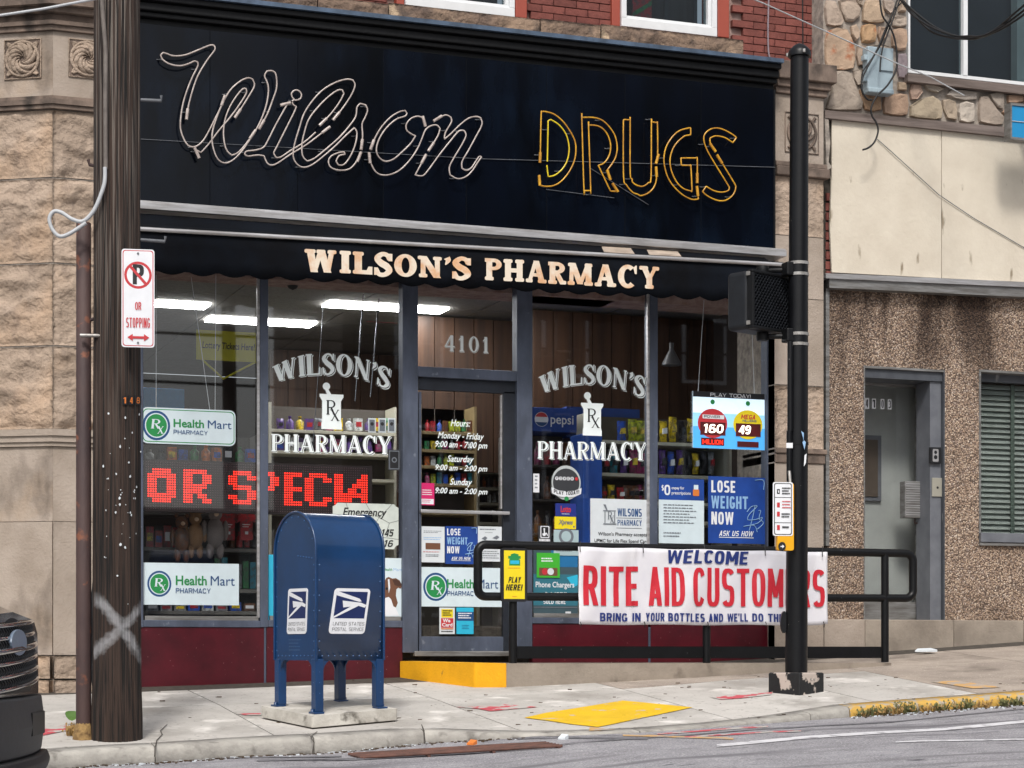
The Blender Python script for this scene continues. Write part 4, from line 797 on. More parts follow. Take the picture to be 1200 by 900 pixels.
fs = [(i*8+j, (i+1)*8+j, (i+1)*8+(j+1) % 8, i*8+(j+1) % 8) for i in range(K) for j in range(8)]
MB().add(vs, [f[::-1] for f in fs], True).build('valance', M_can, aw)
for px in (xa0+2, xa1-2):
    a = P(px, rodY(px), YA); zz = P(px, 246+(px-168)*.0715, YN).z-.04; MB().hull([(a.x-.01, YA, a.z-.01), (a.x-.01, YN, zz), (a.x-.01, YN, a.z-.2), (a.x-.01, YA, a.z-.25)], [(a.x+.01, YA, a.z-.01), (a.x+.01, YN, zz), (a.x+.01, YN, a.z-.2), (a.x+.01, YA, a.z-.25)]).build('side_flap', M_can, aw)
def serif_px(txt, px0, px1, ycap, ybase, T, t, s, sh, gap, mt, parent, Y, name='lettering', wave=None, layers=((0, 0, None),), arc=None, widths=None):
    run, tot = serif_run(txt, T, t, s, sh, gap); k = 0; out = []
    for li, (du, dv, lm) in enumerate(layers):
        for ch, x, wd, ps in run:
            if not ps: continue
            mb = MB()
            for p in ps:
                q = []
                for a, b in p:
                    u = (x+a)/tot+du; v = b+dv
                    if arc: px, py = arc(u, v, (x+wd/2)/tot, (x+a)/tot)
                    else: px = px0+(px1-px0)*u; py = ybase(px)+(ycap(px)-ybase(px))*v
                    w_ = P(px, py, Y); w_.y -= .0012*li+.00006*k
                    if wave: w_.y += wave(w_.x)
                    q.append(w_)
                mb.add(q, [tuple(range(len(q)))]); k += 1
            mb.build(name, lm or mt, parent)
        k = 0
cap = lambda px: 291.5+(px-358)*.0605; base = lambda px: 318.5+(px-372)*.0545
serif_px("WILSON'S", 357, 551, cap, lambda px: 319+(px-372)*.047, .30, .2, .075, .17, .08, M_cream, aw, YA-.006, wave=wav)
serif_px("PHARMACY", 568, 772, lambda px: 302.5+(px-568)*.052, lambda px: 328.5+(px-574)*.0545, .28, .19, .07, .17, .08, M_cream, aw, YA-.006, wave=wav)
# ------------------------------------------------------------------ window lettering on the two big panes and the transom (printed on the glass: parts of the building)
LAY = ((.012, -.05, M_dec), (.006, -.025, M_decd), (0, 0, M_dec))
def archf(xl, xr_, ytops, ybots):
    def q(tab, u):
        u = max(0, min(1, u)); k = min(int(u*(len(tab)-1)), len(tab)-2); f = u*(len(tab)-1)-k; return tab[k]+(tab[k+1]-tab[k])*f
    def f(u, v, uc, u0):
        bt, tp = q(ybots, u), q(ytops, u); px = xl+(xr_-xl)*u+(u-.5)*-6*(1-v)*1.; return px, bt+(tp-bt)*v
    return f
serif_px("WILSON'S", 0, 0, None, None, .25, .09, .05, .07, .08, M_dec, bld, .043, layers=LAY, arc=archf(319, 458, (430, 420, 415, 414, 415, 418, 424, 433), (448, 443, 440, 439, 439.5, 442, 448, 457)))
serif_px("WILSON'S", 0, 0, None, None, .25, .09, .05, .07, .08, M_dec, bld, .043, layers=LAY, arc=archf(631, 757, (442, 433, 428, 427, 428, 431, 436, 443), (461, 456, 452, 450, 451, 454, 459, 467)))
serif_px("PHARMACY", 318, 458, lambda x: 508.5+(x-318)*.02, lambda x: 529+(x-318)*.025, .21, .08, .05, .07, .1, M_dec, bld, .043, layers=LAY)
serif_px("PHARMACY", 630, 757, lambda x: 517+(x-630)*.014, lambda x: 537.5+(x-630)*.016, .21, .08, .05, .07, .1, M_dec, bld, .043, layers=LAY)
serif_px("4101", 521, 573, lambda x: 392.5+(x-521)*.05, lambda x: 411+(x-521)*.055, .18, .09, .05, .08, .22, M_dec, bld, .043, layers=LAY)
def mortar(cx, cy, s):
    f = pface(cx-14*s, cy-28*s, cx+14*s, cy+28*s, .043); W = 28*s; H = 56*s
    q = lambda pts: [(a/28, b/56) for a, b in pts]
    f.p(M_dec, q([(0, 15), (28, 15), (28, 18), (25, 23), (25, 46), (26, 50), (26, 56), (2, 56), (2, 50), (3, 46), (3, 23), (0, 18)])); f.c(M_dec, 8/28, 6/56, 4.3/28); f.p(M_dec, q([(6, 9), (10, 9), (14, 16), (9, 16)]))
    f.done(bld, 'mortar_emblem')
    a = pface(cx-14*s, cy-28*s, cx+14*s, cy+28*s, .040)
    for ch, u0, v0, hh, w_ in (('R', 8, 22, 17, 11), ('x', 13, 33, 13, 10)):
        ps, wd = glyph(ch, .16, .07, .05, .05); mb = MB()
        for k, p in enumerate(ps): mb.add([a.pt((u0+x/wd*w_)/28, (v0+hh*(1-y))/56, .0005+.0001*k) for x, y in p], [tuple(range(len(p)))])
        mb.build('lettering', M_ink, bld)
mortar(388.5, 475, 1.0); mortar(694, 484.5, .93)
f = pface(509, 488, 573, 583, YD+.016)
def hr(txt, y0, y1, x0=510, x1=572): f.t(M_dec, txt, (x0-509)/64, (y0-488)/95, (x1-509)/64, (y1-488)/95, .012, .28)
hr('Hours:', 492, 500, 528, 551); hr('Monday - Friday', 507, 517, 513, 567); hr('9:00 am - 7:00 pm', 517.5, 527, 510, 571); hr('Saturday', 534, 544, 524, 555); hr('9:00 am - 2:00 pm', 545, 554, 510, 571); hr('Sunday', 561, 571, 527, 553); hr('9:00 am - 2:00 pm', 572, 581, 510, 571)
f.done(dr)
# ------------------------------------------------------------------ printed things in the windows
def serif_on(f, m, txt, u0, v0, u1, v1, parent, T=.17, t=.07, it=0):
    run, tot = serif_run(txt, T, t, .05, .06, .08); mb = MB(); f.k += 2; k = 0
    for ch, x, wd, ps in run:
        for p in ps:
            mb.add([f.pt(u0+(u1-u0)*((x+a)/tot+it*b), v0+(v1-v0)*(1-b), f.k*.0005+k*.00002) for a, b in p], [tuple(range(len(p)))]); k += 1
    return mb.build('lettering', m, parent)
def healthmart(x0, y0, x1, y1, Y, label, rounded=False, cx=.165, ru=.125):
    o, f = board(x0, y0, x1, y1, Y, 'pharmacy_sign', label, 'sign', M_hm, .06 if rounded else 0)
    if rounded: f.r(M_hgr, .012, .04, .988, .96, .05); f.r(M_hm, .02, .065, .98, .935, .045)
    asp = f.u.length/f.v.length; cv = .5
    rv = ru*asp*1.08; f.c(M_hbl, cx, cv, ru, rv); f.c(M_hm, cx, cv, ru*.84, rv*.84); f.c(M_hgr, cx, cv, ru*.76, rv*.76)
    f.t(M_hgr, 'Health', .335, .30, .66, .53, .022); f.t(M_hbl, 'Mart', .70, .30, .955, .53); f.t(M_hbl, 'PHARMACY', .335, .60, .70, .72, .006, 0, 1.1)
    f.done(o); serif_on(f, M_hm, 'R', cx-ru*.42, cv-rv*.42, cx+ru*.25, cv+rv*.22, o, .2, .09, .12); serif_on(f, M_hm, 'x', cx+ru*.05, cv+rv*.05, cx+ru*.48, cv+rv*.55, o, .2, .09, .1)
    return o
healthmart(166, 479, 276, 521, -.02+.03, 'rounded white pharmacy sign with green edge hanging on strings in the left window', True, .155, .145)
healthmart(168, 660, 280, 709, .04, 'square cornered white pharmacy sign low in the left window beside the wooden pole')
healthmart(491, 665, 588, 711, YD+.012, 'white pharmacy sign across the lower glass of the entrance door', False, .2, .15)
for a, ya, b, yb in ((183, 322, 183, 481), (224, 325, 246, 481), (253, 322, 252, 481)):
    MB().tube([P(a, ya, .12), P(b, yb, .07)], .0025, 5).build('hanging_string', M_wire, bpy.data.objects['pharmacy_sign'])
def loseweight(x0, y0, x1, y1, Y, label):
    o, f = board(x0, y0, x1, y1, Y, 'weight_loss_poster', label, 'poster', M_lb)
    f.t(M_wstk, 'LOSE', .05, .06, .46, .24, .035); f.t(M_lbt, 'WEIGHT', .05, .29, .68, .48, .035); f.t(M_wstk, 'NOW', .05, .53, .43, .72, .035); f.t(M_wstk, 'ASK US HOW', .18, .81, .78, .89, .02, .25); f.r(M_wstk, .18, .905, .78, .915)
    f.done(o); mb = MB()
    for pts in ([(.66, .52), (.74, .44), (.84, .43), (.7, .56), (.68, .64), (.82, .63), (.93, .6), (.84, .69), (.6, .74), (.78, .72), (.84, .82)], [(.8, .42), (.76, .6), (.7, .8)], [(.86, .5), (.9, .5), (.87, .62), (.95, .68), (.84, .78)], [(.8, .04), (.95, .04), (.95, .18)]): mb.tube(catmull([f.pt(a, b, .004) for a, b in pts], 4), .0035, 4)
    mb.build('drawing', M_lbt, o)
loseweight(830, 559, 898, 637, .04, 'big royal blue weight loss poster in the right window beside the stone pilaster'); loseweight(522, 617, 560, 661, YD+.012, 'small royal blue weight loss poster on the entrance door glass')
def poster(x0, y0, x1, y1, Y, name, label, m, cat='poster', rad=0): return board(x0, y0, x1, y1, Y, name, label, cat, m, rad)
o, f = poster(493, 617, 521, 659, YD+.012, 'white_notice', 'white notice with a dark reddish picture on the entrance door, left of the blue poster', M_paper, 'notice')
f.lines(M_gink, .12, .12, .92, .2, 2, 3); f.lines(M_lbt, .12, .3, .9, .4, 2, 4); f.r(M_dbrown, .2, .46, .82, .64); f.lines(M_pred, .1, .7, .9, .74, 1, 5); f.lines(M_gink, .2, .78, .8, .86, 2, 8); f.done(o)
o, f = poster(560, 617, 588, 658, YD+.012, 'white_notice', 'white notice with black scribble drawings on the entrance door, right of the blue poster', M_paper, 'notice')
f.lines(M_gink, .08, .07, .95, .14, 1, 2); f.lines(M_gink, .3, .17, .7, .2, 1, 6); f.p(M_gink, [(.15, .35), (.3, .28), (.4, .33), (.3, .4)], [(.6, .33), (.8, .25), (.9, .3), (.78, .37)]); f.r(M_pred, .04, .6, .96, .64); f.lines(M_gink, .1, .7, .9, .95, 4, 9, .3); f.done(o)
o, f = poster(515, 712, 533, 743, YD+.012, 'age_check_sticker', 'yellow and red age check sticker low on the entrance door', M_paper, 'sticker')
f.r(M_pyel, .12, .06, .88, .38); f.lines(M_ink, .2, .1, .85, .34, 3, 3, .6); f.r(M_pred, .1, .4, .9, .76); f.t(M_wstk, 'We', .2, .42, .7, .56, .03); f.t(M_wstk, 'Card', .16, .58, .84, .72, .03); f.r(M_orp, .1, .78, .9, .82); f.lines(M_ink, .1, .88, .9, .95, 1, 4, .6); f.done(o)
o, f = poster(535, 712, 555, 743, YD+.012, 'cyan_sticker', 'bright cyan sticker with a navy band low on the entrance door', M_cyan, 'sticker')
f.r(M_hbl, .0, .16, 1, .5); f.lines(M_wstk, .1, .2, .95, .45, 3, 3, .5); f.lines(M_hbl, .3, .66, .75, .85, 3, 4, .3); f.done(o)
o, f = poster(492, 566, 509, 592, YD+.012, 'pink_sticker', 'small pink and white sticker at the left edge of the entrance door glass', M_pink, 'sticker')
f.lines(M_wstk, .15, .3, .85, .6, 3, 7, .4); f.r(M_wstk, .05, .72, .95, .95); f.lines(M_pink, .15, .76, .85, .92, 2, 5, .4); f.done(o)
o, f = poster(447, 654, 475, 723, .04, 'dog_poster', 'pale poster with a brown and white dog in the window beside the entrance door', M_hm)
f.t(M_hgr, 'Health', .1, .17, .45, .22, .01); f.t(M_lbt, 'Mart', .5, .17, .85, .22); f.p(M_wstk, [(0, .5), (.3, .45), (.5, .6), (.6, .85), (.75, .98), (.05, .98)]); f.p(M_dbrown, [(.12, .4), (.2, .34), (.3, .32), (.45, .35), (.6, .34), (.76, .38), (.86, .46), (.8, .52), (.7, .5), (.62, .53), (.6, .64), (.68, .76), (.6, .84), (.5, .82), (.4, .7), (.3, .66), (.14, .68), (.04, .6), (.05, .48)]); f.p(flat('dark_brown_print', '4a2f23'), [(.45, .37), (.62, .36), (.8, .41), (.84, .46), (.72, .48), (.55, .46)]); f.c(M_ink, .22, .52, .05); f.p(M_wstk, [(.26, .36), (.33, .36), (.36, .5), (.3, .6)]); f.c(M_pink, .08, .72, .06); f.done(o)
o = MB(); x0, x1, z0, z1 = rect(390, 590, 467, 643, .038); q = [(.07, 0), (.93, 0), (.96, .05), (1, .08), (1, .9), (.96, .93), (.93, 1), (.07, 1), (.04, .93), (0, .9), (0, .08), (.04, .05)]
f = Face((x0, .038, z1), (x1-x0, 0, 0), (0, 0, z0-z1)); o.hull([f.pt(a, b) for a, b in q], [f.pt(a, b, -.004) for a, b in q]); o = o.build('emergency_sign', mat('cracked_pale_sign', hx('cfd6cf'), .6, hx('bcc4bd'), 6)); tag(o, 'cracked off-white emergency phone number sign in the window behind the mailbox', 'sign')
f.t(M_ink, 'Emergency', .15, .1, .82, .34, .02, .25); f.t(M_ink, 'Phone', .3, .38, .7, .54, .02, .25); f.t(M_ink, '6145', .66, .56, .93, .72, .02, .25); f.t(M_ink, '116', .72, .8, .92, .95, .02, .25)
f.done(o); mb = MB()
for pts in ([(.5, 0), (.58, .2), (.7, .3), (.62, .5)], [(.7, .3), (.86, .42), (1, .36)], [(.86, .42), (.82, .6)], [(.7, .3), (.84, .1), (.9, 0)], [(.75, .74), (1, .78)], [(.2, 0), (.26, .3), (.12, .5), (0, .5)]): mb.tube([f.pt(a, b, .001) for a, b in pts], .0015, 4)
mb.build('crack', M_ink, o)
o, f = poster(455, 527, 469, 551, .04, 'security_sticker', 'small dark grey security sticker at the right end of the left window', flat('charcoal_sticker', '34363a')); o['category'] = 'sticker'
f.r(M_gink, .08, .05, .92, .95); f.r(M_ink, .14, .09, .86, .91); f.c(M_gink, .5, .5, .22); f.c(M_ink, .5, .5, .13); f.done(o)
pbox(314.5, 650, 322, 727, .04, .01, 'cyan_banner', M_cyan); tag(bpy.data.objects['cyan_banner'], 'narrow bright blue poster strip beside the window mullion behind the mailbox', 'poster')
# right panes
o, f = poster(692, 585, 765, 652, .038, 'pharmacy_notice', 'large white pharmacy notice with mortar logo in the right window above the banner', M_paper, 'notice')
f.t(M_hbl, 'WILSONS', .43, .16, .82, .3, .02); f.t(M_hbl, 'PHARMACY', .43, .36, .82, .46, .006); f.r(M_gink, .41, .325, .82, .335); f.r(M_gink, .41, .5, .82, .508)
f.t(M_ink, "Wilson's Pharmacy accepts", .12, .58, .9, .66, .012); f.t(M_ink, 'UPMC for Life Flex Spend Cards', .06, .70, .95, .78, .012)
for p in ([(.2, .1), (.24, .1), (.27, .2), (.25, .2)], [(.2, .2), (.4, .2), (.4, .215), (.2, .215)], [(.22, .22), (.235, .22), (.235, .42), (.22, .42)], [(.375, .22), (.39, .22), (.39, .42), (.375, .42)], [(.2, .43), (.41, .43), (.41, .445), (.2, .445)]): f.p(M_gink, p)
f.done(o); serif_on(f, M_gink, 'R', .27, .22, .34, .36, o); serif_on(f, M_gink, 'x', .3, .29, .37, .42, o)
o, f = poster(772, 561, 825, 637, .038, 'prescription_poster', 'white and blue prescription copay poster in the right window left of the weight loss poster', M_hm)
f.r(M_lb, 0, 0, 1, .33); f.t(M_wstk, '$', .06, .11, .11, .19, .02); f.t(M_wstk, '0', .12, .1, .25, .26, .02); f.t(M_wstk, 'copay for', .28, .12, .56, .18, .015); f.t(M_wstk, 'prescriptions', .28, .2, .7, .26, .015); f.r(M_hm, .77, .09, .87, .17); f.r(M_orp, .75, .16, .89, .26, .02)
f.lines(M_gink, .1, .4, .85, .72, 7, 12, .28); f.lines(M_gink, .1, .83, .5, .93, 2, 4, .3); f.done(o)
o, f = poster(812, 460, 896, 526, .035, 'lottery_jackpot_display', 'backlit red and yellow lottery jackpot display hanging in the far right window', M_lit, 'display')
f.r(flat('backlit_blue', '4a9fe0', .4, emit=.45), 0, .5, 1, 1); f.r(flat('backlit_pale_blue', '8cc4ea', .4, emit=.45), 0, .38, 1, .62); f.r(M_ink, 0, 0, 1, .1); f.t(M_wstk, 'PLAY TODAY!', .24, .02, .8, .085, .0)
for cu, m1, n1 in ((.27, M_pred, '160'), (.76, M_pyel, '49')):
    f.c(m1, cu, .56, .205, .26); f.r(mat('dark_red_readout', hx('5c0c12'), .5, hx('4a080e')), cu-.17, .54, cu+.18, .77); f.c(M_hgr, cu, .18, .03)
    f.r(MATS['dark_red_readout'], cu-.16, .82, cu+.16, .95) if n1 == '160' else f.r(mat('dark_red_readout', hx('5c0c12'), .5), cu-.15, .86, cu+.15, .96)
    f.r(M_wstk, cu-.14, .41, cu+.16, .48, .01) if n1 == '160' else f.t(M_pred, 'MEGA', cu-.1, .38, cu+.1, .46, .03, .2); f.t(M_ledw, n1, cu-.12 if n1 == '160' else cu-.13, .575, cu+.15 if n1 == '160' else cu+.04, .73, .035, .12)
    if n1 == '160': f.t(M_ink, 'POWER', cu-.12, .42, cu+.1, .465, .03); f.t(M_led, 'MILLION', cu-.14, .85, cu+.14, .93, .01)
    else: f.t(M_hbl, 'MILLIONS', cu-.08, .47, cu+.12, .51, .02, .2)
f.done(o); MB().tube([P(825, 352, .12), P(818, 461, .05)], .003, 5).build('hanging_wire', M_wire, o); MB().tube([P(880, 352, .12), P(884, 461, .05)], .003, 5).build('hanging_wire', M_wire, o)
o = MB(); c = P(663, 567, .04); o.lathe([(.001, 0), (.001, 0)], (0, 0, 0), 3) if 0 else None
fr_ = pface(645, 545, 682, 589, .039); q = [(.5+.46*math.cos(i*math.pi/16), .47+.46*math.sin(i*math.pi/16)) for i in range(32)]
o.hull([fr_.pt(a, b) for a, b in q[::-1]], [fr_.pt(a, b, -.004) for a, b in q[::-1]]); o = o.build('round_lottery_sticker', flat('pale_grey_print', 'b9c0c0')); tag(o, 'round black lottery sticker with a curved white ribbon in the right window', 'sticker')
f = fr_; f.c(flat('charcoal_sticker', '34363a'), .5, .47, .42); 
for i in range(5): f.c(M_wstk, .2+i*.12, .36, .055); f.t(M_ink, 'POWER'[i], .175+i*.12, .33, .225+i*.12, .39, .02)
f.c(M_pred, .82, .36, .05); f.p(M_wstk, [(.02, .6), (.25, .68), (.5, .7), (.75, .68), (.98, .6), (.96, .76), (.75, .84), (.5, .86), (.25, .84), (.04, .76)]); f.t(M_ink, 'PLAY TODAY!', .1, .7, .9, .8, .03, wrap=lambda a, b: (a, b-.16*(a-.5)**2*2)); f.c(M_hgr, .5, .9, .07); f.done(o)
o, f = poster(651, 590, 675, 605, .04, 'navy_sticker', 'navy blue sticker with red and white letters under the round lottery sticker', M_navyp, 'sticker'); f.t(M_pred, 'Lotto', .25, .2, .75, .7, .04); f.lines(M_wstk, .3, .8, .7, .9, 1); f.done(o)
o, f = poster(650, 605.5, 675, 620, .04, 'yellow_sticker', 'yellow sticker with grey slanted lettering below the navy sticker', M_pyel, 'sticker'); f.t(M_gink, 'Xpress', .18, .25, .85, .75, .04, .2); f.c(M_gink, .9, .8, .04); f.done(o)
o, f = poster(649, 621, 678, 651, .04, 'grey_seal_sticker', 'pale grey sticker with a round seal below the yellow sticker', flat('pale_teal_sticker', 'a7bcc0'), 'sticker'); f.c(M_gink, .5, .25, .3); f.c(flat('pale_teal_sticker', 'a7bcc0'), .5, .25, .2); f.lines(M_gink, .1, .6, .9, .9, 3); f.done(o)
o, f = poster(625, 555, 632, 577, .04, 'narrow_white_sticker', 'narrow upright white sticker at the left edge of the right window', M_wstk, 'sticker'); f.lines(M_gink, .25, .1, .75, .9, 4); f.done(o)
o, f = poster(631, 616, 646, 636, .04, 'accessibility_sticker', 'small dark wheelchair symbol sticker beside the door post', flat('charcoal_sticker', '34363a'), 'sticker')
f.r(M_wstk, .15, .02, .85, .72, .08); f.r(M_ink, .22, .07, .78, .67, .05); f.c(M_wstk, .45, .2, .07); f.p(M_wstk, [(.4, .26), (.5, .26), (.5, .42), (.66, .42), (.74, .58), (.66, .6), (.6, .47), (.42, .47)]); f.c(M_wstk, .44, .5, .14, None, 150, 380); f.lines(M_wstk, .05, .78, .95, .95, 1, 3, .8); f.done(o)
o, f = poster(625, 640, 677, 727, .046, 'phone_charger_poster', 'teal phone charger poster low in the right window behind the yellow railing sign', M_teald)
f.r(flat('blue_print', '1c6ca0'), .4, 0, 1, .28); f.r(M_teal, 0, .38, 1, .8); f.p(M_cyan, [(.75, .42), (1, .38), (1, .52), (.9, .55)]); f.t(M_wstk, 'Phone Chargers', .05, .48, .92, .58, .015); f.t(M_wstk, '& MORE', .25, .62, .75, .68, .015); f.t(M_wstk, 'SOLD HERE', .22, .72, .72, .78, .015); f.r(M_gink, 0, .82, 1, .83); f.lines(M_wstk, .72, .88, .88, .91, 1, 2, .9); f.done(o)
o, f = poster(629, 648, 656, 677, .038, 'green_flyer', 'bright green flyer taped over the phone charger poster', M_grn); f.lines(M_wstk, .2, .2, .8, .4, 2, 2, .5); f.r(M_dbrown, .1, .6, .9, .92); f.c(M_pred, .35, .75, .13); f.c(M_paper, .6, .75, .14); f.done(o)
# ------------------------------------------------------------------ utility pole
b = G(137, 866); tp = b.copy()
up_ = thing('utility_pole', 'thick dark creosoted wooden utility pole with a sprayed white cross', 'utility pole', b)
prof = []; n = 96; vs = []; H = 7.2; nh = 30
dep = (b.x-CAMX)*SA+(b.y-CAMY)*CA; r0 = 28.3/F*dep
for j in range(nh+1):
    z = -.1+H*j/nh; r = r0*(1-.012*z)+(.008 if z < .3 else 0)
    for k in range(n):
        a = 2*math.pi*k/n; ca = noise.noise((math.cos(a)*7+3, math.sin(a)*7, z*.22)); cb = noise.noise((math.cos(a)*16, math.sin(a)*16, z*.5+4))
        d = -.012*max(0, ca)**.5-.006*max(0, cb)**.5
        vs.append((b.x+(r+d)*math.cos(a), b.y+(r+d)*math.sin(a), b.z+z))
mb = MB().add(vs, [(j*n+k, j*n+(k+1) % n, (j+1)*n+(k+1) % n, (j+1)*n+k) for j in range(nh) for k in range(n)], True)
mb.build('pole_shaft', M_wood, up_)
def onpole(px, py, off=0):                              # point on the camera side of the pole
    u = (px-137)/F*dep; w_ = math.sqrt(max(r0*r0-u*u, .0001))+off; c = Vector((CA*u-SA*w_, -SA*u-CA*w_, 0)); p = Vector((b.x, b.y, 0))+c; p.z = (HY-py)/F*((p.x-CAMX)*SA+(p.y-CAMY)*CA); return p
def sidept(px, py, t=None): return D(px, py, t or dep)
for pts in (((122, 31), (112, 31)), ((122, 197), (105, 193), (103.5, 187)), ((127, 368), (112, 373), (97, 378)), ((165, 117), (189, 118), (189, 112)), ((165, 281), (193, 283), (194, 277))):
    MB().tube([sidept(*p, dep-.02) for p in pts], .0105, 6).build('step_peg', M_rust if pts[0][0] < 160 else M_cab, up_)
tagp = MB(); 
for px, t_ in ((151, '1'), (157.5, '4'), (163.5, '8')):
    c = onpole(px, 469, .004); 
    f = Face(onpole(px-2.6, 464, .006), onpole(px+2.6, 464, .006)-onpole(px-2.6, 464, .006), (0, 0, -.055)); f.r(M_ink, 0, 0, 1, 1); f.t(M_orp, t_, .25, .15, .75, .85, .03); f.done(up_, 'number_tag')
rn = random.Random(4); sm = MB()
for i in range(46):
    px = rn.uniform(118, 166); py = rn.gauss(570, 55)
    if px < 140 and rn.random() < .6: px += 20
    c = onpole(px, py, .005); s = rn.uniform(.002, .0075); e = onpole(px+2, py, .005)-c; e.normalize(); z = Vector((0, 0, 1)); a0 = rn.random()*3
    sm.hull([c+e*math.cos(a0+k)*s*rn.uniform(.5, 1.4)+z*math.sin(a0+k)*s*rn.uniform(.5, 1.8) for k in (0, 1.3, 2.6, 3.9, 5.2)][::-1], [c+e*math.cos(a0+k)*s*.9+z*math.sin(a0+k)*s*.9+Vector((0, .004, 0)) for k in (0, 1.3, 2.6, 3.9, 5.2)][::-1])
o = sm.build('torn_paper_scrap', M_paper, up_); o['kind'] = 'stuff'
for py in (300, 300+198): pass
cn = G(98, 866); cd = (cn.x-CAMX)*SA+(cn.y-CAMY)*CA; cn.z = g(cn.x, cn.y)
cond = thing('rusty_conduit_pipe', 'rusty brown steel conduit pipe standing against the left side of the wooden pole', 'pipe', cn)
rc = 9/F*cd; zt = D(105, 262, cd).z; MB().lathe([(rc*1.05, -.05), (rc, .02), (rc*.96, zt-cn.z), (rc*.85, zt-cn.z+.005)], cn, 20).build('pipe', M_rust, cond)
M_foam = mat('dirty_yellow_foam', hx('a88a58'), .9, hx('5a4028'), 18, .8); MB().lathe([(rc*1.5, -.02), (rc*1.35, .03), (rc*1.1, .07), (rc*1.0, .1)], cn, 14).build('foam_collar', M_foam, cond)
MB().tube([D(a, c_, cd-.09) for a, c_ in ((94, 393), (120, 393.5), (143, 393))], .012, 6).build('sign_strap', M_steel, cond)
cb = MB(); cb.tube(catmull([sidept(a, c_, dep+.02) for a, c_ in ((113, 0), (112.5, 200), (113, 300), (112.5, 420), (114, 560), (112, 660), (107, 720), (107.5, 780), (113, 830), (116, 866))], 4), .011, 8)
o = cb.build('grey_cable', M_cab); tag(o, 'thin grey cable running down between the conduit pipe and the wooden pole', 'cable')
o = MB().tube(catmull([sidept(a, c_, dep-.17) for a, c_ in ((123, 196), (123, 208), (121, 220), (111, 245), (98, 259), (85, 257), (72, 249), (63, 248), (58, 256), (61, 268), (70, 277), (83, 273), (101, 261))], 5), .0125, 8).build('pale_cable_loop', M_wcab); tag(o, 'pale grey cable hanging in a loop from the wooden pole', 'cable')
MB().tube([sidept(a, c_, dep-.15) for a, c_ in ((119, -5), (124, 60), (123.5, 120), (124, 198))], .014, 8).build('cable_cover', mat('weathered_grey_cover', hx('77706a'), .7, hx('5b544f'), 9, .3), up_)
# no parking sign
sd_ = dep-.22
def dface(x0, y0, x1, y1, t, yaw=0):                    # board facing the camera, turned by yaw
    a, c = D((x0+x1)/2, y0, t), D((x0+x1)/2, y1, t); wd = (x1-x0)/F*t/max(.2, math.cos(yaw)); U = Vector((math.cos(-A+yaw), math.sin(-A+yaw), 0))*wd
    return Face(a-U/2, U, c-a)
def plate(f, m, name, label=None, cat=None, rad=.0, th=.004, parent=None):
    q = rr(0, 0, 1, 1, rad, f.u.length/f.v.length); o = MB().hull([f.pt(a, b) for a, b in q], [f.pt(a, b, -th) for a, b in q]).build(name, m, parent)
    if label: tag(o, label, cat)
    return o
f = dface(143, 292, 180.5, 407, sd_, math.radians(10)); o = plate(f, M_wstk, 'parking_sign', 'white no parking or stopping sign with red lettering strapped to the wooden pole', 'traffic sign', .09)
f.r(M_pred, .035, .012, .965, .988, .085); f.r(M_wstk, .06, .02, .94, .98, .075)
f.c(M_pred, .5, .265, .42); f.c(M_wstk, .5, .265, .34); f.t(M_ink, 'P', .34, .155, .68, .36, .05); f.k += 1
f.p(M_pred, [(.20, .175), (.26, .155), (.80, .355), (.74, .375)]); f.t(M_pred, 'OR', .41, .54, .60, .62, -.005, 0, 1.1); f.t(M_pred, 'STOPPING', .14, .70, .86, .80, -.01)
f.p(M_pred, [(.18, .9), (.34, .865), (.34, .888), (.68, .888), (.68, .865), (.84, .9), (.68, .937), (.68, .912), (.34, .912), (.34, .937)]); f.c(M_cab, .5, .045, .035); f.c(M_cab, .5, .955, .035); f.done(o)
# ------------------------------------------------------------------ mailbox on its concrete pad
mp = G(368, 855); from mathutils import Matrix
th = math.radians(14)-0; ex = Vector((math.cos(math.radians(-6)-0), math.sin(math.radians(-6)), 0))
# front-right face direction makes 34 degrees with the picture plane: angle = -A + 34deg
ang = -A+math.radians(37); ex = Vector((math.cos(ang), math.sin(ang), 0)); ey = Vector((-math.sin(ang), math.cos(ang), 0))
PW = .665; mc = mp+(ex+ey)*PW/2-Vector((CA, -SA, 0))*.01; zp = g(mc.x, mc.y)
XF = Matrix.Translation((mc.x, mc.y, 0)) @ Matrix.Rotation(ang, 4, 'Z')
pad = MB(XF); PZ = D(372, 838, (mp.x-CAMX)*SA+(mp.y-CAMY)*CA).z
zf_ = g(mp.x, mp.y)+.012; cs_ = [(-PW/2, -PW/2), (PW/2, -PW/2), (PW/2, PW/2), (-PW/2, PW/2)]; gz = lambda x, y: g(*(XF @ Vector((x, y, 0)))[:2]); pad.hull([(x, y, gz(x, y)+.088) for x, y in cs_], [(x, y, gz(x, y)+.012) for x, y in cs_]); PZ = zp+.088; po = pad.build('concrete_pad', M_pad, None, .014); MB(XF).box(-PW/2+.012, PW/2-.012, -PW/2+.012, PW/2-.012, zp-.2, zp).build('pad_shadow_gap', M_under, po); tag(po, 'square cast concrete pad on the sidewalk under the blue mailbox', 'concrete pad')  # dark inset box added as the shadow line below the raised pad
mt_ = thing('mailbox', 'blue street mailbox with a rounded top on four legs', 'mailbox', Vector((mc.x, mc.y, PZ)))
W2 = .262; D2 = .262; zt = D(385, 602.5, (mc.x-CAMX)*SA+(mc.y-CAMY)*CA).z; hb = zt-PZ; zbod = D(374, 774, (mp.x-CAMX)*SA+(mp.y-CAMY)*CA+.03).z-PZ; r_ = W2
def lt_(x, y, z): return (x, y, PZ+z)
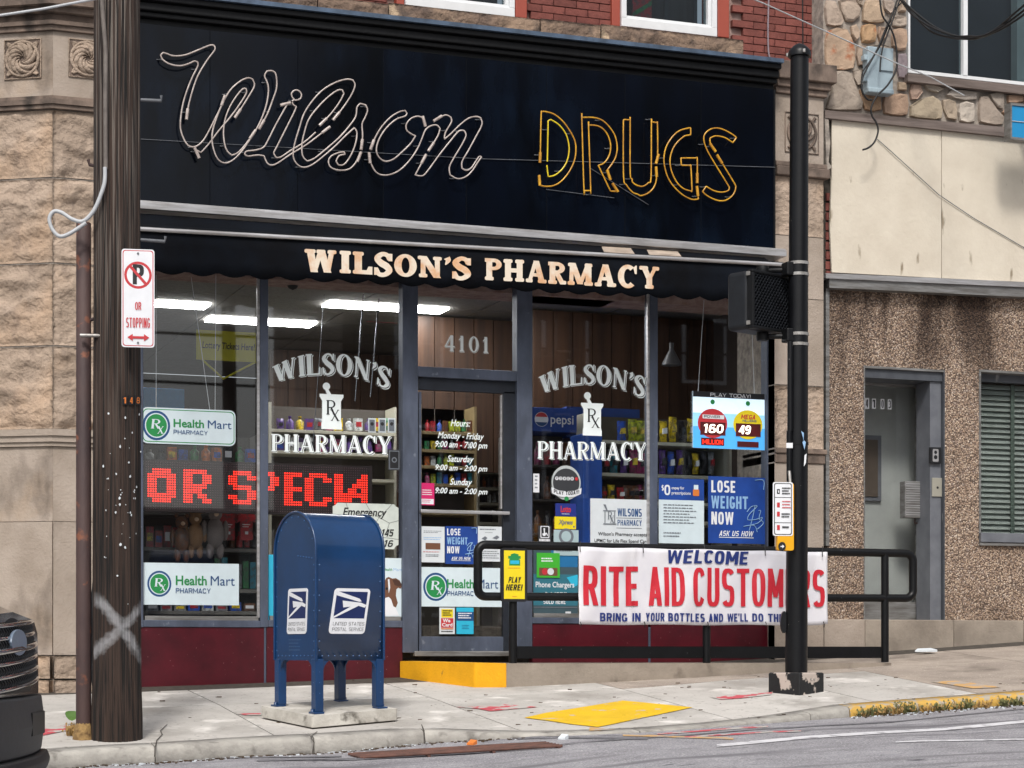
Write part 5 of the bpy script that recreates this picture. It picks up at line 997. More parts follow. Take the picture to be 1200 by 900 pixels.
ar = [(-W2, zbod)]+[(-W2, hb-r_*1.0)]+[(-W2*math.cos(t), hb-r_+r_*math.sin(t)) for t in [math.pi*i/24 for i in range(1, 24)]]+[(W2, hb-r_), (W2, zbod)]
# arched side faces the left: arch profile lies in the local y-z plane, extruded along local x
bd = MB(XF); A_ = [lt_(-D2, y, z) for y, z in ar]; B_ = [lt_(D2, y, z) for y, z in ar]; n = len(ar)
bd.add(A_+B_, [(i, i+1, i+1+n, i+n) for i in range(n-1)]+[(n-1, 0, n, 2*n-1)], True); bd.add(A_, [tuple(range(n))[::-1]]); bd.add(B_, [tuple(range(n))])
bo = bd.build('body', M_mbox, mt_)
rim = MB(XF)
for sx in (-1, 1):
    rim.tube([lt_(sx*(D2+.004), y*1.01, z+.002) for y, z in ar], .008, 8)
    o_ = [lt_(sx*(D2+.006), y*1.025, hb-r_+(z-hb+r_)*1.025 if z > hb-r_ else z) for y, z in ar]; i_ = [lt_(sx*(D2-.008), y*1.025, hb-r_+(z-hb+r_)*1.025 if z > hb-r_ else z) for y, z in ar]
    rim.add(o_+i_, [(k, k+1, k+1+n, k+n) for k in range(n-1)], True)
rim.build('rim', M_mbox, mt_)
for sx in (-1, 1):
    for sy in (-1, 1):
        lg = MB(XF); x, y = sx*(D2-.026), sy*(W2-.026); q = .03
        fz_ = gz(x, y)+.088; lg.box(x-q, x+q, y-q, y+q, fz_+.012, PZ+zbod+.01)
        # rounded gusset where the leg meets the body, on both faces
        for ax in (0, 1):
            s_ = -(sx if ax == 0 else sy); pts = [(0, 0)]+[(s_*.09*(1-math.sin(t)), -.09*(1-math.cos(t))) for t in [math.pi/2*i/6 for i in range(7)]]
            oo = [(x+s_*q+a if ax == 0 else y+s_*q+a, PZ+zbod+.01+c_) for a, c_ in pts]
            fx = (sy*(W2-.003)) if ax == 0 else (sx*(D2-.003)); dd = -.01*(sy if ax == 0 else sx)
            if ax == 0: lg.hull([(p, fx, z) for p, z in oo], [(p, fx+dd, z) for p, z in oo])
            else: lg.hull([(fx, p, z) for p, z in oo], [(fx+dd, p, z) for p, z in oo])
        l_ = lg.build('leg', M_mbox, mt_, .004)
        ft = MB(XF); ft.box(x-.038+sx*.012, x+.038+sx*.012, y-.038+sy*.008, y+.038+sy*.008, fz_-.004, fz_+.012); ft.build('foot', M_mbox, l_, .003)
        bt = MB(XF); bt.lathe([(.011, fz_), (.011, fz_+.028), (.001, fz_+.03)], (x+sx*.04, y, 0), 8); bt.build('bolt', M_mbox, l_)
rv = MB(XF)
def rivet(x, y, z, nx, ny):
    c = Vector((x, y, PZ+z))+Vector((nx, ny, 0))*.001; nn = Vector((nx, ny, 0)); t = Vector((-ny, nx, 0)); k = 6; s = .0062
    vs = [c+(t*math.cos(i*math.pi*2/k)+Vector((0, 0, 1))*math.sin(i*math.pi*2/k))*s for i in range(k)]+[c+nn*.004+(t*math.cos(i*math.pi*2/k)+Vector((0, 0, 1))*math.sin(i*math.pi*2/k))*s*.5 for i in range(k)]
    rv.add(vs, [(i, (i+1) % k, (i+1) % k+k, i+k) for i in range(k)]+[tuple(range(k, 2*k))], True)
for z in [.1, .17, .24, .38, .44, .54, .64, .74, .84, .94]:
    for y in (-W2+.025, W2-.025): rivet(-D2, y, z, -1, 0)
    for x in (-D2+.025, D2-.025): rivet(x, -W2, z, 0, -1)
for i in range(1, 11): rivet(-D2+.525*i/11, -W2, zbod+.03, 0, -1); rivet(-D2, -W2+.525*i/11, zbod+.03, -1, 0)
for i in range(6): rivet(-D2, -W2+.05+i*.035, hb-.31+.004*i, -1, 0)
for t in [math.pi*i/9 for i in range(1, 9)]: rivet(-D2, -(W2-.03)*math.cos(t), hb-r_+(r_-.03)*math.sin(t), -1, 0)
o = rv.build('rivet', mat('rivet_head', hx('3d6493'), .3, hx('2d5080'), 20), mt_); o['kind'] = 'stuff'
def emblem(O, U, V, sk, name):
    O, U, V = (XF @ Vector(O)), (XF.to_3x3() @ Vector(U)), Vector(V); f = Face(O, U, V)
    sh = lambda a, b: (a+sk*(1-b), b)
    q = [sh(a, b) for a, b in rr(0, 0, 1, 1, .09, f.u.length/f.v.length)]; o = MB().hull([f.pt(a, b, .003) for a, b in q], [f.pt(a, b, .0) for a, b in q]).build(name, M_wstk, mt_)
    f.o = f.o+f.n*.003
    f.p(M_usb, [sh(a, b) for a, b in ((.07, .07), (.93, .07), (.93, .66), (.07, .66))])
    f.p(M_wstk, [sh(a, b) for a, b in ((.07, .07), (.12, .07), (.72, .22), (.9, .27), (.72, .29), (.1, .16), (.07, .15))]); f.p(M_wstk, [sh(a, b) for a, b in ((.26, .27), (.78, .31), (.94, .36), (.9, .42), (.72, .38), (.07, .66), (.07, .62), (.5, .4), (.3, .42))])
    f.p(M_usb, [sh(a, b) for a, b in ((.72, .22), (.93, .22), (.93, .33), (.8, .29))])
    for t_, v0 in (('UNITED STATES', .74), ('POSTAL SERVICE', .86)): f.t(M_ink, t_, .08, v0, .95, v0+.075, -.02, wrap=sh)
    f.done(o)
emblem((-.17, -W2-.001, PZ+hb-.505), (.28, 0, 0), (0, 0, -.30), .18, 'postal_emblem')
emblem((-D2-.001, .045+.06, PZ+hb-.505), (0, -.25, 0), (0, 0, -.30), .08, 'postal_emblem')
f = Face(XF @ Vector((-D2-.001, .09, PZ+.46)), XF.to_3x3() @ Vector((0, -.17, 0)), (0, 0, -.1)); f.lines(mat('faint_embossed_mark', hx('33557f'), .4), .05, .05, 1, .95, 4, 3, .35); f.done(mt_)
# ------------------------------------------------------------------ signal pole, pedestrian signal, push button
bp = G(933, 811); sp = thing('signal_pole', 'tall black steel traffic signal pole standing on a square base by the curb', 'signal pole', bp); pd = (bp.x-CAMX)*SA+(bp.y-CAMY)*CA
r0 = 13.2/F*pd; r1 = 10.6/F*pd; zt = D(938, 62, pd).z; hh = zt-bp.z; tiltx = 4/F*pd
prof = [(r0, 0), (r1, hh)]
mb = MB(); n = 16; vs = []
for j in range(13):
    q = j/12; r = r0+(r1-r0)*q
    for k in range(n): a = 2*math.pi*(k+.5)/n; vs.append((bp.x+CA*tiltx*(q-.0)+r*math.cos(a), bp.y-SA*tiltx*q+r*math.sin(a), bp.z+hh*q))
mb.add(vs, [(j*n+k, j*n+(k+1) % n, (j+1)*n+(k+1) % n, (j+1)*n+k) for j in range(12) for k in range(n)], True); mb.build('shaft', M_pole, sp)
tc_ = Vector((bp.x+CA*tiltx, bp.y-SA*tiltx, zt)); MB().lathe([(r1*1.28, -.03), (r1*1.28, .0), (r1*1.15, .02), (r1*.7, .05), (.01, .07)], tc_, 16).build('cap', M_pole, sp)
for k in range(3):
    a = k*2.1+.4; MB().lathe([(.012, -.02), (.012, .004)], (tc_.x+math.cos(a)*r1*1.35, tc_.y+math.sin(a)*r1*1.35, tc_.z-.0), 6).build('cap_screw', M_steel, sp)
bs = 33/math.cos(math.radians(45))/F*pd; XB = Matrix.Translation((bp.x, bp.y, 0)) @ Matrix.Rotation(-A+math.radians(45), 4, 'Z')
MB(XB).box(-bs/2, bs/2, -bs/2, bs/2, bp.z-.3, bp.z+.145).build('base', M_peel, sp, .012)
for z in (.02,): 
    for y in (-.02, .02): MB(XB).lathe([(.009, 0), (.009, .006)], (0, 0, 0), 6) if 0 else MB(XB).box(y-.006, y+.006, -bs/2-.006, -bs/2, bp.z+.09, bp.z+.102).build('bolt', M_steel, sp)
def strap(py, m=M_steel):
    z = D(935, py, pd).z; q = (z-bp.z)/hh; r = (r0+(r1-r0)*q)*1.06; MB().lathe([(r, -.011), (r, .011)], (bp.x+CA*tiltx*q, bp.y-SA*tiltx*q, z), 16).build('strap', m, sp)
for py in (309, 322, 392, 404): strap(py)
for py0, py1, px in ((400, 505, 926), (505, 563, 925)):
    a, c = D(px, py0, pd-.06), D(px, py1, pd-.06); MB().tube([a, c], .022, 8).build('cable_conduit', M_pole, sp)
strap(520, M_pole); f = dface(921.5, 519, 929, 525, pd-.085); plate(f, M_wstk, 'sticker', parent=sp); f = dface(938, 505, 946, 527, pd-.0885); f.p(M_lbt, [(.1, .0), (.5, .1), (.4, .45), (.8, .6), (.6, 1), (.3, .6), (.5, .5)]); f.p(M_wstk, [(.6, 1.3), (.9, 1.2), (.8, 1.7), (.5, 1.9)]); f.done(sp, 'sticker_scrap')
# pedestrian signal: turned 45 degrees, egg-crate visor
cz = D(897, 355, pd); hc = D(896, 355, pd+.0); XS = Matrix.Translation((hc.x, hc.y, hc.z)) @ Matrix.Rotation(-A+math.radians(44), 4, 'Z')
ps = thing('pedestrian_signal', 'black pedestrian signal head with egg crate visor strapped to the signal pole', 'pedestrian signal', hc)
sw_, sh_, sdp = .225, .215, .2
MB(XS).box(-sw_, sw_, -.02, sdp-.02, -sh_, sh_).build('housing', M_sigg, ps, .035, 4)
fr = MB(XS); 
for x0, x1, z0, z1 in ((-sw_, sw_, sh_-.022, sh_), (-sw_, sw_, -sh_, -sh_+.022), (-sw_, -sw_+.022, -sh_+.022, sh_-.022), (sw_-.022, sw_, -sh_+.022, sh_-.022)): fr.box(x0, x1, -.075, -.018, z0, z1)
fr.build('visor_frame', M_sig, ps, .006)
lv = MB(XS); sp_ = .034; kx = int(.9/sp_)
for i in range(-kx, kx):
    for sg_ in (1, -1):
        # thin diagonal vane clipped to the frame
        c0 = i*sp_; pts = []
        for s in (-1, 1):
            zc_ = s*(sh_-.02); xc_ = c0+sg_*zc_*.8
            pts.append([xc_, zc_])
        (xa, za), (xb, zb_) = pts; lim = sw_-.02
        def clip(p, q):
            x, z = p
            if abs(x) > lim:
                f_ = ((lim if x > 0 else -lim)-q[0])/(p[0]-q[0]) if p[0] != q[0] else 0
                if f_ < 0 or f_ > 1: return None
                return (lim if x > 0 else -lim, q[1]+(p[1]-q[1])*f_)
            return (x, z)
        p, q = clip((xa, za), (xb, zb_)), clip((xb, zb_), (xa, za))
        if not p or not q or abs(p[0]-q[0])+abs(p[1]-q[1]) < .02: continue
        lv.hull([(p[0], -.07, p[1]), (q[0], -.07, q[1]), (q[0]+.0025, -.07, q[1]), (p[0]+.0025, -.07, p[1])], [(p[0], -.03, p[1]), (q[0], -.03, q[1]), (q[0]+.0025, -.03, q[1]), (p[0]+.0025, -.03, p[1])])
o = lv.build('visor_grid', M_sigg, ps); o['kind'] = 'stuff'
MB(XS).box(-sw_+.02, sw_-.02, -.028, -.021, -sh_+.02, sh_-.02).build('lens', M_ink, ps)
for z in (-.19, .17): MB(XS).box(-sw_-.012, -sw_, -.05, -.02, z, z+.03).build('latch', M_steel, ps, .002)
for dy, s in ((.045, 1), (-.045, -1)):
    z = hc.z+s*(sh_+.03); a = Vector((hc.x, hc.y+.03, z)); e = Vector((bp.x, bp.y, z)); am = a.lerp(e, .55)
    MB().tube([Vector((hc.x, hc.y+.03, hc.z+s*(sh_-.02))), a, am, e], .02, 8).build('bracket_arm', M_sig, ps); MB().lathe([(.045, -.03), (.05, 0), (.045, .03)], a, 10).build('bracket_hub', M_sig, ps)
    MB().box(e.x-.1, e.x-.04, e.y-.05, e.y+.05, z-.05, z+.05).build('pole_clamp', M_sig, ps, .01)
# push button station
f = dface(905.5, 565, 929.5, 628, pd-.2, math.radians(8)); pb = thing('push_button_station', 'yellow crosswalk push button with a white instruction plate on the signal pole', 'push button', f.pt(.5, 1.3))
fb = dface(911, 566, 930.5, 645, pd-.195, math.radians(8)); q = rr(0, 0, 1, 1, .12, fb.u.length/fb.v.length); MB().hull([fb.pt(a, b) for a, b in q], [fb.pt(a, b, -.05) for a, b in q]).build('housing', M_syel, pb, .004)
o = plate(f, M_wstk, 'instruction_plate', None, None, .1, .003, pb); f.r(M_ink, .06, .02, .94, .98, .09); f.r(M_wstk, .1, .035, .9, .965, .08)
for v in (.28, .75): f.r(M_ink, .1, v, .9, v+.012)
for v, s in ((.13, 1), (.38, 0), (.55, 0), (.8, 0)): f.r(M_ink if s else M_pred, .2, v, .34, v+.09); 
f.r(M_wstk, .25, .155, .3, .2); f.lines(M_ink, .45, .1, .9, .25, 3, 3, .5); f.lines(M_pred, .45, .35, .9, .52, 3, 4, .35); f.lines(M_ink, .42, .58, .92, .68, 2, 5, .5); f.lines(M_ink, .45, .82, .85, .87, 1, 5, .7); f.done(o)
f2 = dface(912.5, 635, 921, 645.5, pd-.215, math.radians(8)); q = [(.5+.5*math.cos(i*math.pi/12), .5+.5*math.sin(i*math.pi/12)) for i in range(24)][::-1]; o = MB().hull([f2.pt(a, b) for a, b in q], [f2.pt(a, b, -.02) for a, b in q]).build('button', M_ink, pb, .002)
f2.p(M_wstk, [(.25, .45), (.52, .45), (.52, .3), (.8, .5), (.52, .7), (.52, .57), (.25, .57)]); f2.done(o, 'arrow')
for py in (556, 571): pass
MB().tube([D(925, 552, pd-.1), D(926, 566, pd-.12)], .012, 6).build('mounting_clamp', M_steel, pb)
f = dface(915, 716, 923, 742, pd-.02, 0); q = [(.5+.5*math.cos(i*math.pi/10), .5+.5*math.sin(i*math.pi/10)) for i in range(20)][::-1]; MB().hull([f.pt(a, b) for a, b in q], [f.pt(a, b, -.05) for a, b in q]).build('handhole_cover', M_pole, sp, .004)
# ------------------------------------------------------------------ railing with banner and small sign
YRL = -1.0
rl = thing('ramp_railing', 'black steel pipe railing along the ramp with rounded ends and a kick plate', 'railing', P(800, 772, YRL))
rr_ = 5.2/F*15.8
def topy(px): return 638.2+(px-560)*.0205
def midy(px): return 699+(px-560)*.004
def rp(px, py): return P(px, py, YRL)
def roundpath(ax, bx_, rad=9):
    pts = []; sgn = 1 if ax > bx_ else -1   # loop end at ax, running in from bx_
    pts.append(rp(bx_, topy(bx_))); 
    for t in range(0, 91, 15): pts.append(rp(ax-sgn*rad+sgn*rad*math.sin(math.radians(t)), topy(ax)+rad-rad*math.cos(math.radians(t))))
    for t in range(0, 91, 15): pts.append(rp(ax-sgn*rad+sgn*rad*math.cos(math.radians(t)), midy(ax)-rad+rad*math.sin(math.radians(t))))
    pts.append(rp(bx_, midy(bx_))); return pts
MB().tube(roundpath(560, 601), rr_, 10).build('end_loop', M_rail, rl); MB().tube(roundpath(1070, 1037), rr_, 10).build('end_loop', M_rail, rl)
MB().tube([rp(601, topy(601)), rp(1037, topy(1037))], rr_, 10).build('top_rail', M_rail, rl); MB().tube([rp(601, midy(601)), rp(1037, midy(1037))], rr_*.95, 10).build('middle_rail', M_rail, rl)
for px, yb in ((601, 777), (828, 777), (1037, 776)):
    MB().tube([rp(px, topy(px)), rp(px, yb)], rr_*.93, 10).build('post', M_rail, rl)
a, c = rp(603, 757), rp(1035, 771); x0, x1 = a.x, c.x; MB().box(x0+.02, x1-.02, YRL-.004, YRL+.006, rp(800, 771.5).z, rp(800, 757.5).z).build('kick_plate', M_rail, rl)
YBN = YRL-.056
bx0, bx1 = P(677.5, 0, YBN).x, P(970, 0, YBN).x
def bz(u, v):                                            # banner surface: sags a little between its ties
    px = 677.5+292.5*u; zt_ = P(px, 640.5+.0215*(px-677)+ .9*math.sin(u*math.pi*4)**2, YBN).z; zb_ = P(px, 731.5+(px-677)*.0035-(1.2 if u > .98 else 0)+.8*math.sin(u*9.4)**2, YBN).z
    X = bx0+(bx1-bx0)*u; dy = .014*math.sin(u*17+v*1.2)+.009*math.sin(u*43+v*2)*(1-v)+.006*abs(math.sin(u*25+v*5))+.004*math.sin(v*9+u*6)+.012*math.exp(-((u-.22+v*.02)/.012)**2)
    return Vector((X, YBN-max(dy, -.004), zt_+(zb_-zt_)*v))
mb = MB(); nu, nv = 120, 16; g1 = [bz(i/nu, j/nv) for j in range(nv+1) for i in range(nu+1)]; m_ = nu+1; N1 = len(g1)
fs = [(j*m_+i, (j+1)*m_+i, (j+1)*m_+i+1, j*m_+i+1) for j in range(nv) for i in range(nu)]
mb.add(g1+[p+Vector((0, .003, 0)) for p in g1], fs+[tuple(i+N1 for i in f[::-1]) for f in fs]+[(i, i+1, i+1+N1, i+N1) for i in range(nu)]+[(nv*m_+i, nv*m_+i+N1, nv*m_+i+1+N1, nv*m_+i+1) for i in range(nu)]+[(j*m_, j*m_+N1, (j+1)*m_+N1, (j+1)*m_) for j in range(nv)]+[(j*m_+nu, (j+1)*m_+nu, (j+1)*m_+nu+N1, j*m_+nu+N1) for j in range(nv)], True)
ban = mb.build('welcome_banner', M_ban); tag(ban, 'white vinyl welcome banner with big red letters tied to the ramp railing', 'banner')
def btext(txt, x0, x1, y0, y1, m, bold, sh=0, sp=1):
    import bmesh
    bm = bmesh.new(); k = 0; asp = (x1-x0)/(y1-y0)
    for p_ in sans_run(txt, asp*.98, bold, sh):
        bm.faces.new([bm.verts.new((a, c_, k*.00004)) for a, c_ in p_]); k += 1
    bmesh.ops.triangulate(bm, faces=bm.faces[:])
    for _ in range(2):
        ed = [e for e in bm.edges if (Vector(e.verts[0].co)-Vector(e.verts[1].co)).length > .04]
        if ed: bmesh.ops.subdivide_edges(bm, edges=ed, cuts=1); bmesh.ops.triangulate(bm, faces=[f_ for f_ in bm.faces if len(f_.verts) > 3])
    bm.verts.index_update(); out = []
    for v in bm.verts:
        px = x0+(x1-x0)*v.co.x; u = (px-677.5)/292.5; k = .0215*(px-677); y = y0+(y1-y0)*(1-v.co.y); ytop = 640.5; v_ = (y-ytop)/(731.5-ytop)
        p = bz(u, v_); out.append(p+Vector((0, -.007-v.co.z, 0)))
    MB().add(out, [tuple(v.index for v in f_.verts) for f_ in bm.faces]).build('lettering', m, ban); bm.free()
btext('WELCOME', 779, 874, 641.5, 657.5, M_bblu, .24, .1)
for wd, xa, xb in (('RITE', 682, 745), ('AID', 757, 798), ('CUSTOMERS', 807, 966)): btext(wd, xa, xb, 662.5, 709, M_bred, .19)
for wd, xa, xb in (('BRING IN', 701, 748), ('YOUR', 754, 775), ('BOTTLES', 779, 822), ('AND', 827, 844), ("WE'LL", 849, 873), ('DO THE', 878, 914)): btext(wd, xa, xb, 717.5, 727.5, M_bblu, .2)
for px in (680, 754, 826, 897, 964):
    MB().tube([rp(px, topy(px)-6)+Vector((0, -.0, 0)), P(px-.5, topy(px)-2, YBN-.005), P(px, topy(px)+6, YBN-.018)], .004, 5).build('tie', M_ink, ban)
for px in (680, 755, 829, 897, 965): MB().tube([P(px, 728.5, YBN-.02), P(px+1, 731.5, YBN-.02), P(px+.5, 735, YBN)], .004, 5).build('tie', M_ink, ban)
YPH = YRL-.05
ph, f = board(587.5, 642, 618, 705, YPH, 'lottery_rail_sign', 'small yellow lottery sign in a black frame fixed to the railing beside the entrance', 'sign', M_ink, .1, .03)
f.r(M_pyel, .1, .05, .9, .95); f.p(M_hgr, [(.36, .12), (.5, .1), (.66, .12), (.66, .15), (.74, .15), (.74, .2), (.66, .21), (.72, .22), (.72, .33), (.3, .33), (.3, .22), (.34, .21), (.26, .2), (.26, .15), (.36, .15)]); f.r(M_cyan, .34, .235, .68, .3); f.lines(M_orp, .25, .37, .75, .4, 1, 4, .4); f.lines(M_orp, .42, .9, .6, .92, 1, 3, .5)
f.t(M_ink, 'PLAY', .26, .54, .76, .65, .045, .2); f.t(M_ink, 'HERE!', .16, .68, .82, .79, .045, .2); f.done(ph)
# ------------------------------------------------------------------ neighbouring building
nbd = thing('neighbour_building', 'two storey building with fieldstone above and pebble dash below right of the pharmacy', 'building', P(1200, 760, .1)+Vector((2, 2, 0)))
XN = P(966, 0, 0).x; XE = 12.0; Yw = 0.0
def nz_(y, px=1085, Y=0): return P(px, y, Y).z
# pebble dash wall round the door and the window opening
dx0, dx1 = P(1012, 0, 0).x, P(1107, 0, 0).x; dz1 = P(1060, 431, 0).z; wx0, wx1 = P(1147, 0, 0).x, P(1147, 0, 0).x+2.6; wz0, wz1 = P(1175, 636, 0).z, P(1175, 434.5, 0).z
zs = P(1060, 727, 0).z; ztp = P(1085, 337, 0).z
for i, (a, c, z0, z1) in enumerate(((XN+.03, dx0, zs, dz1), (dx1, wx0, zs, dz1), (wx0, wx1, zs, wz0), (wx1, XE, zs, dz1), (XN+.03, XE, dz1, ztp))):
    if i == 4:
        MB().box(a, c, 0, .3, max(z0, wz1), z1).build('pebble_wall', M_peb, nbd); MB().box(a, wx0, 0, .3, z0, wz1).build('pebble_wall', M_peb, nbd) if wz1 > z0 else None
    else: MB().box(a, c, 0, .3, z0, z1 if i != 1 else min(z1, wz1)).build('pebble_wall', M_peb, nbd)
MB().box(XN+.03, XE, .3, 8, -1, 7).build('wall', M_gren, nbd) if 0 else None
MB().box(XN-.0, XN+.035, -.03, .1, P(968, 640, 0).z, P(968, 335, 0).z).build('corner_strip', M_alud, nbd, .003)
for a, c in ((966, 1014), (1014, 1118), (1118, 1200), (1200, 1330)):
    x0, x1 = P(a, 0, -.05).x, P(c, 0, -.05).x; MB().box(x0+.002, x1-.002, -.05, .3, -.6, P(1100, 726.5, -.05).z).build('base_stone', M_stone_s if a < 1000 else M_landing, nbd, .008)
# door recess
rx0, rx1 = dx0, dx1; yd = .32
MB().box(rx0-.0, rx0+.012, -.004, yd, zs, dz1).build('door_lining', M_alud, nbd); MB().box(rx1-.012, rx1, -.004, yd, zs, dz1).build('door_lining', M_dgrey, nbd); MB().box(rx0+.012, rx1-.012, -.004, yd, dz1-.02, dz1).build('door_lining', M_alud, nbd)
MB().box(rx0+.012, rx1-.012, .02, yd, dz1-.1, dz1-.021).build('door_lining', M_dgrey, nbd)
xj = P(1084, 0, yd-.02).x
MB().box(xj, rx1-.013, yd-.04, yd+.05, zs, dz1-.1).build('door_jamb', M_framed, nbd, .003); MB().box(P(1090, 0, .04).x, rx1-.0125, .04, yd-.045, zs, dz1-.1).build('side_panel', M_grey, nbd, .003)
dd_ = MB(); dxl, dxr = rx0+.013, P(1081, 0, yd).x; dt = P(1045, 445, yd).z
dd_.box(dxl, dxr, yd-.01, yd+.04, dt-.06, dt); dd_.box(dxr-.055, dxr, yd-.01, yd+.04, zs, dt-.06); dd_.box(dxl, dxl+.02, yd-.01, yd+.04, zs, dt-.06); dd_.box(dxl+.02, dxr-.055, yd-.01, yd+.04, zs, zs+.17)
nd = dd_.build('door', M_alud, nbd, .003); MB().box(dxl+.02, dxr-.055, yd+.012, yd+.018, zs+.17, dt-.06).build('door_glass', M_glass, nd)
MB().box(dxr-.06, dxr-.045, yd-.02, yd-.01, zs+.25, dt-.15).build('edge_trim', M_alu, nd)
f = Face(P(1013.5, 466, yd+.005), (P(1043, 0, yd).x-P(1013.5, 0, yd).x, 0, 0), (0, 0, -.1))
for k, ch in enumerate('4103'):
    u = (0, .28, .62, .9)[k]; f.r(M_wstk, u-.02, .0, u+.17, 1.0) if k in (0,) else None
    f.r(M_wstk, u, .05, u+.15, .95) if k else None; f.t(M_ink, ch, u+.03, .14, u+.12, .86, .01)
f.done(nd, 'number')
pbox(1014, 435, 1078, 446, yd-.03, .1, 'transom_bar', M_dgrey, nbd)
x0, x1, z0, z1 = rect(1014, 512, 1036, 588, 1.15); 
MB().box(XN+.05, dx1+1.5, .62, .66, -.5, 2.8).build('hall_wall', M_gren, nbd); MB().box(XN+.05, dx1+1.5, .3, .95, zs-.05, zs-.001).build('hall_floor', M_ifloor, nbd); MB().box(XN+.05, dx1+1.5, .3, .95, 2.75, 2.8).build('hall_ceiling', M_gren, nbd)
MB().box(XN+.05, XN+.1, .3, .95, zs, 2.75).build('hall_wall', M_gren, nbd); MB().box(dx1+1.3, dx1+1.5, .3, .95, zs, 2.75).build('hall_wall', M_gren, nbd)
pbox(1005, 510, 1033, 587, .59, .03, 'inner_window_frame', M_grey, nbd); pbox(1005, 515, 1029, 582, .58, .01, 'inner_window_pane', mat('brown_blind', hx('5c5147'), .7), nbd)
# little boxes by the door: top-level things
def little(px0, py0, px1, py1, Y, th_, name, label, cat, m, items=None, bev=.004):
    o = pbox(px0, py0, px1, py1, Y-th_, th_, name, m, None, bev); tag(o, label, cat); return o, pface(px0, py0, px1, py1, Y-th_-.001)
o, f = little(1060.5, 564, 1083, 607, yd-.02, .09, 'letter_box', 'galvanised ribbed letter box hanging on the grey door of number 4103', 'letter box', M_alud)
for i in range(14): f_ = pface(1060.5, 564, 1083, 607, yd-.113); a = f_.pt(.06, .06+i*.065); c = f_.pt(.94, .06+i*.065); MB().box(a.x, c.x, a.y, a.y+.006, a.z-.006, a.z).build('rib', M_alu, o)
MB().tube([P(1072, 607, yd-.06), P(1072, 613, yd-.06), P(1080, 613, yd-.06)], .008, 6).build('latch', M_rust, o)
jy = .04
o, f = little(1090.5, 524, 1103, 543, jy, .03, 'intercom', 'small black and silver intercom on the door jamb', 'intercom', M_ink); f.r(M_alu, .2, .12, .75, .9, .1); f.c(M_ink, .47, .32, .14); f.c(M_ink, .47, .62, .17); f.done(o)
o, f = little(1092.5, 560, 1105, 582, jy, .012, 'bell_plate', 'beige metal bell plate below the intercom', 'bell plate', flat('beige_metal', '9a978b')); f.c(M_ink, .5, .52, .1); f.done(o)
o, f = little(1083.5, 491, 1087, 497, yd-.045, .01, 'lock_cylinder', 'small brass lock on the door jamb', 'lock', flat('old_brass', '8a6a35'), bev=.002)
o, f = little(1084.5, 512, 1088.5, 520, yd-.045, .008, 'paper_tag', 'small cream paper tag on the door jamb above the intercom', 'tag', flat('cream_paper', 'cfc9ae'), bev=.001)
o, f = little(1085, 501, 1088, 510, yd-.045, .008, 'paper_tag', 'small pale blue paper tag on the door jamb, above the cream tag', 'tag', M_hm, bev=.001)
# ground floor window with blinds
wv = MB(); wv.box(wx0, wx0+.02, -.006, .14, wz0, wz1); wv.box(wx0+.02, wx1, -.006, .14, wz1-.02, wz1); wn = wv.build('window', M_alud, nbd)
MB().box(wx0+.02, wx1, .1, .16, wz1-.09, wz1-.021).build('frame', M_dgrey, wn)
MB().box(wx0+.02, wx0+.05, .1, .16, wz0, wz1-.09).build('frame', M_dgrey, wn); MB().box(wx0-.0, wx1, -.04, .16, P(1175, 636, 0).z-.0, P(1175, 625, 0).z).build('sill', M_grey, wn, .004)
MB().box(wx0-.0, wx1, -.03, .1, P(1175, 640, 0).z-.0, P(1175, 636.5, 0).z).build('sill', M_alud, wn, .004)
MB().box(wx0+.05, wx1, .12, .126, wz0+.07, wz1-.09).build('pane', M_glass, wn)
MB().box(wx0, wx1, .6, .62, wz0-.2, wz1).build('back_wall', M_iwall, wn); MB().box(wx0, wx0+.02, .16, .6, wz0-.2, wz1).build('side_wall', M_iwall, wn)
nsl = 28; zz0, zz1 = wz0+.08, wz1-.1
sl0 = None
for k in range(nsl):
    z = zz0+(zz1-zz0)*k/nsl
    if sl0 is None: sl0 = MB().hull([(wx0+.055, .17, z), (wx1, .17, z), (wx1, .172, z+.003), (wx0+.055, .172, z+.003)], [(wx0+.055, .2, z+.045), (wx1, .2, z+.045), (wx1, .202, z+.048), (wx0+.055, .202, z+.048)]).build('blind_slat', M_blind, wn); z00 = z
    else: copy_obj(sl0, wn, LOC[sl0.name]+Vector((0, 0, z-z00)))
for px in (1186,): a = P(px, 440, .165); MB().box(a.x-.02, a.x+.02, .155, .16, zz0, zz1).build('blind_tape', mat('dark_green_tape', hx('4c5a52'), .8), wn)
# metal canopy trim, cream boards, plank, fieldstone
def strip(pa, pb, y0, y1, yy0, yy1, dY, dp, name, m, bev=.004, parent=None, X1=None):
    p = [P(pa, y0, dY), P(pb, yy0, dY), P(pb, yy1, dY), P(pa, y1, dY)]; return MB().prism([(q.x, q.z) for q in p], dY, dY+dp).build(name, m, parent or nbd, bev)
strip(968, 1260, 320, 326, 333, 339, -.12, .2, 'canopy_trim', M_alu); strip(972, 1260, 326, 337, 339.5, 351, -.10, .2, 'canopy_gutter', M_alud, .02)
for i, (a, c) in enumerate(((975, 1103), (1103.8, 1230), (1230.8, 1400))):
    tl = 140+(a-975)*.105; tr_ = 140+(c-975)*.105; bl = 319+(a-975)*.053; br = 319+(c-975)*.053
    p = [P(a, tl, -.06), P(c, tr_, -.06), P(c, br, -.06), P(a, bl, -.06)]
    pts = [(q.x, q.z) for q in p]
    if i == 0: pts = pts[:3]+[(pts[3][0], pts[3][1]), (pts[0][0]-.02, pts[3][1]+.4), (pts[0][0]-.0, pts[3][1]+.9)]
    MB().prism(pts[::-1], -.06, -.04).build('cream_board', M_board, nbd, .003)
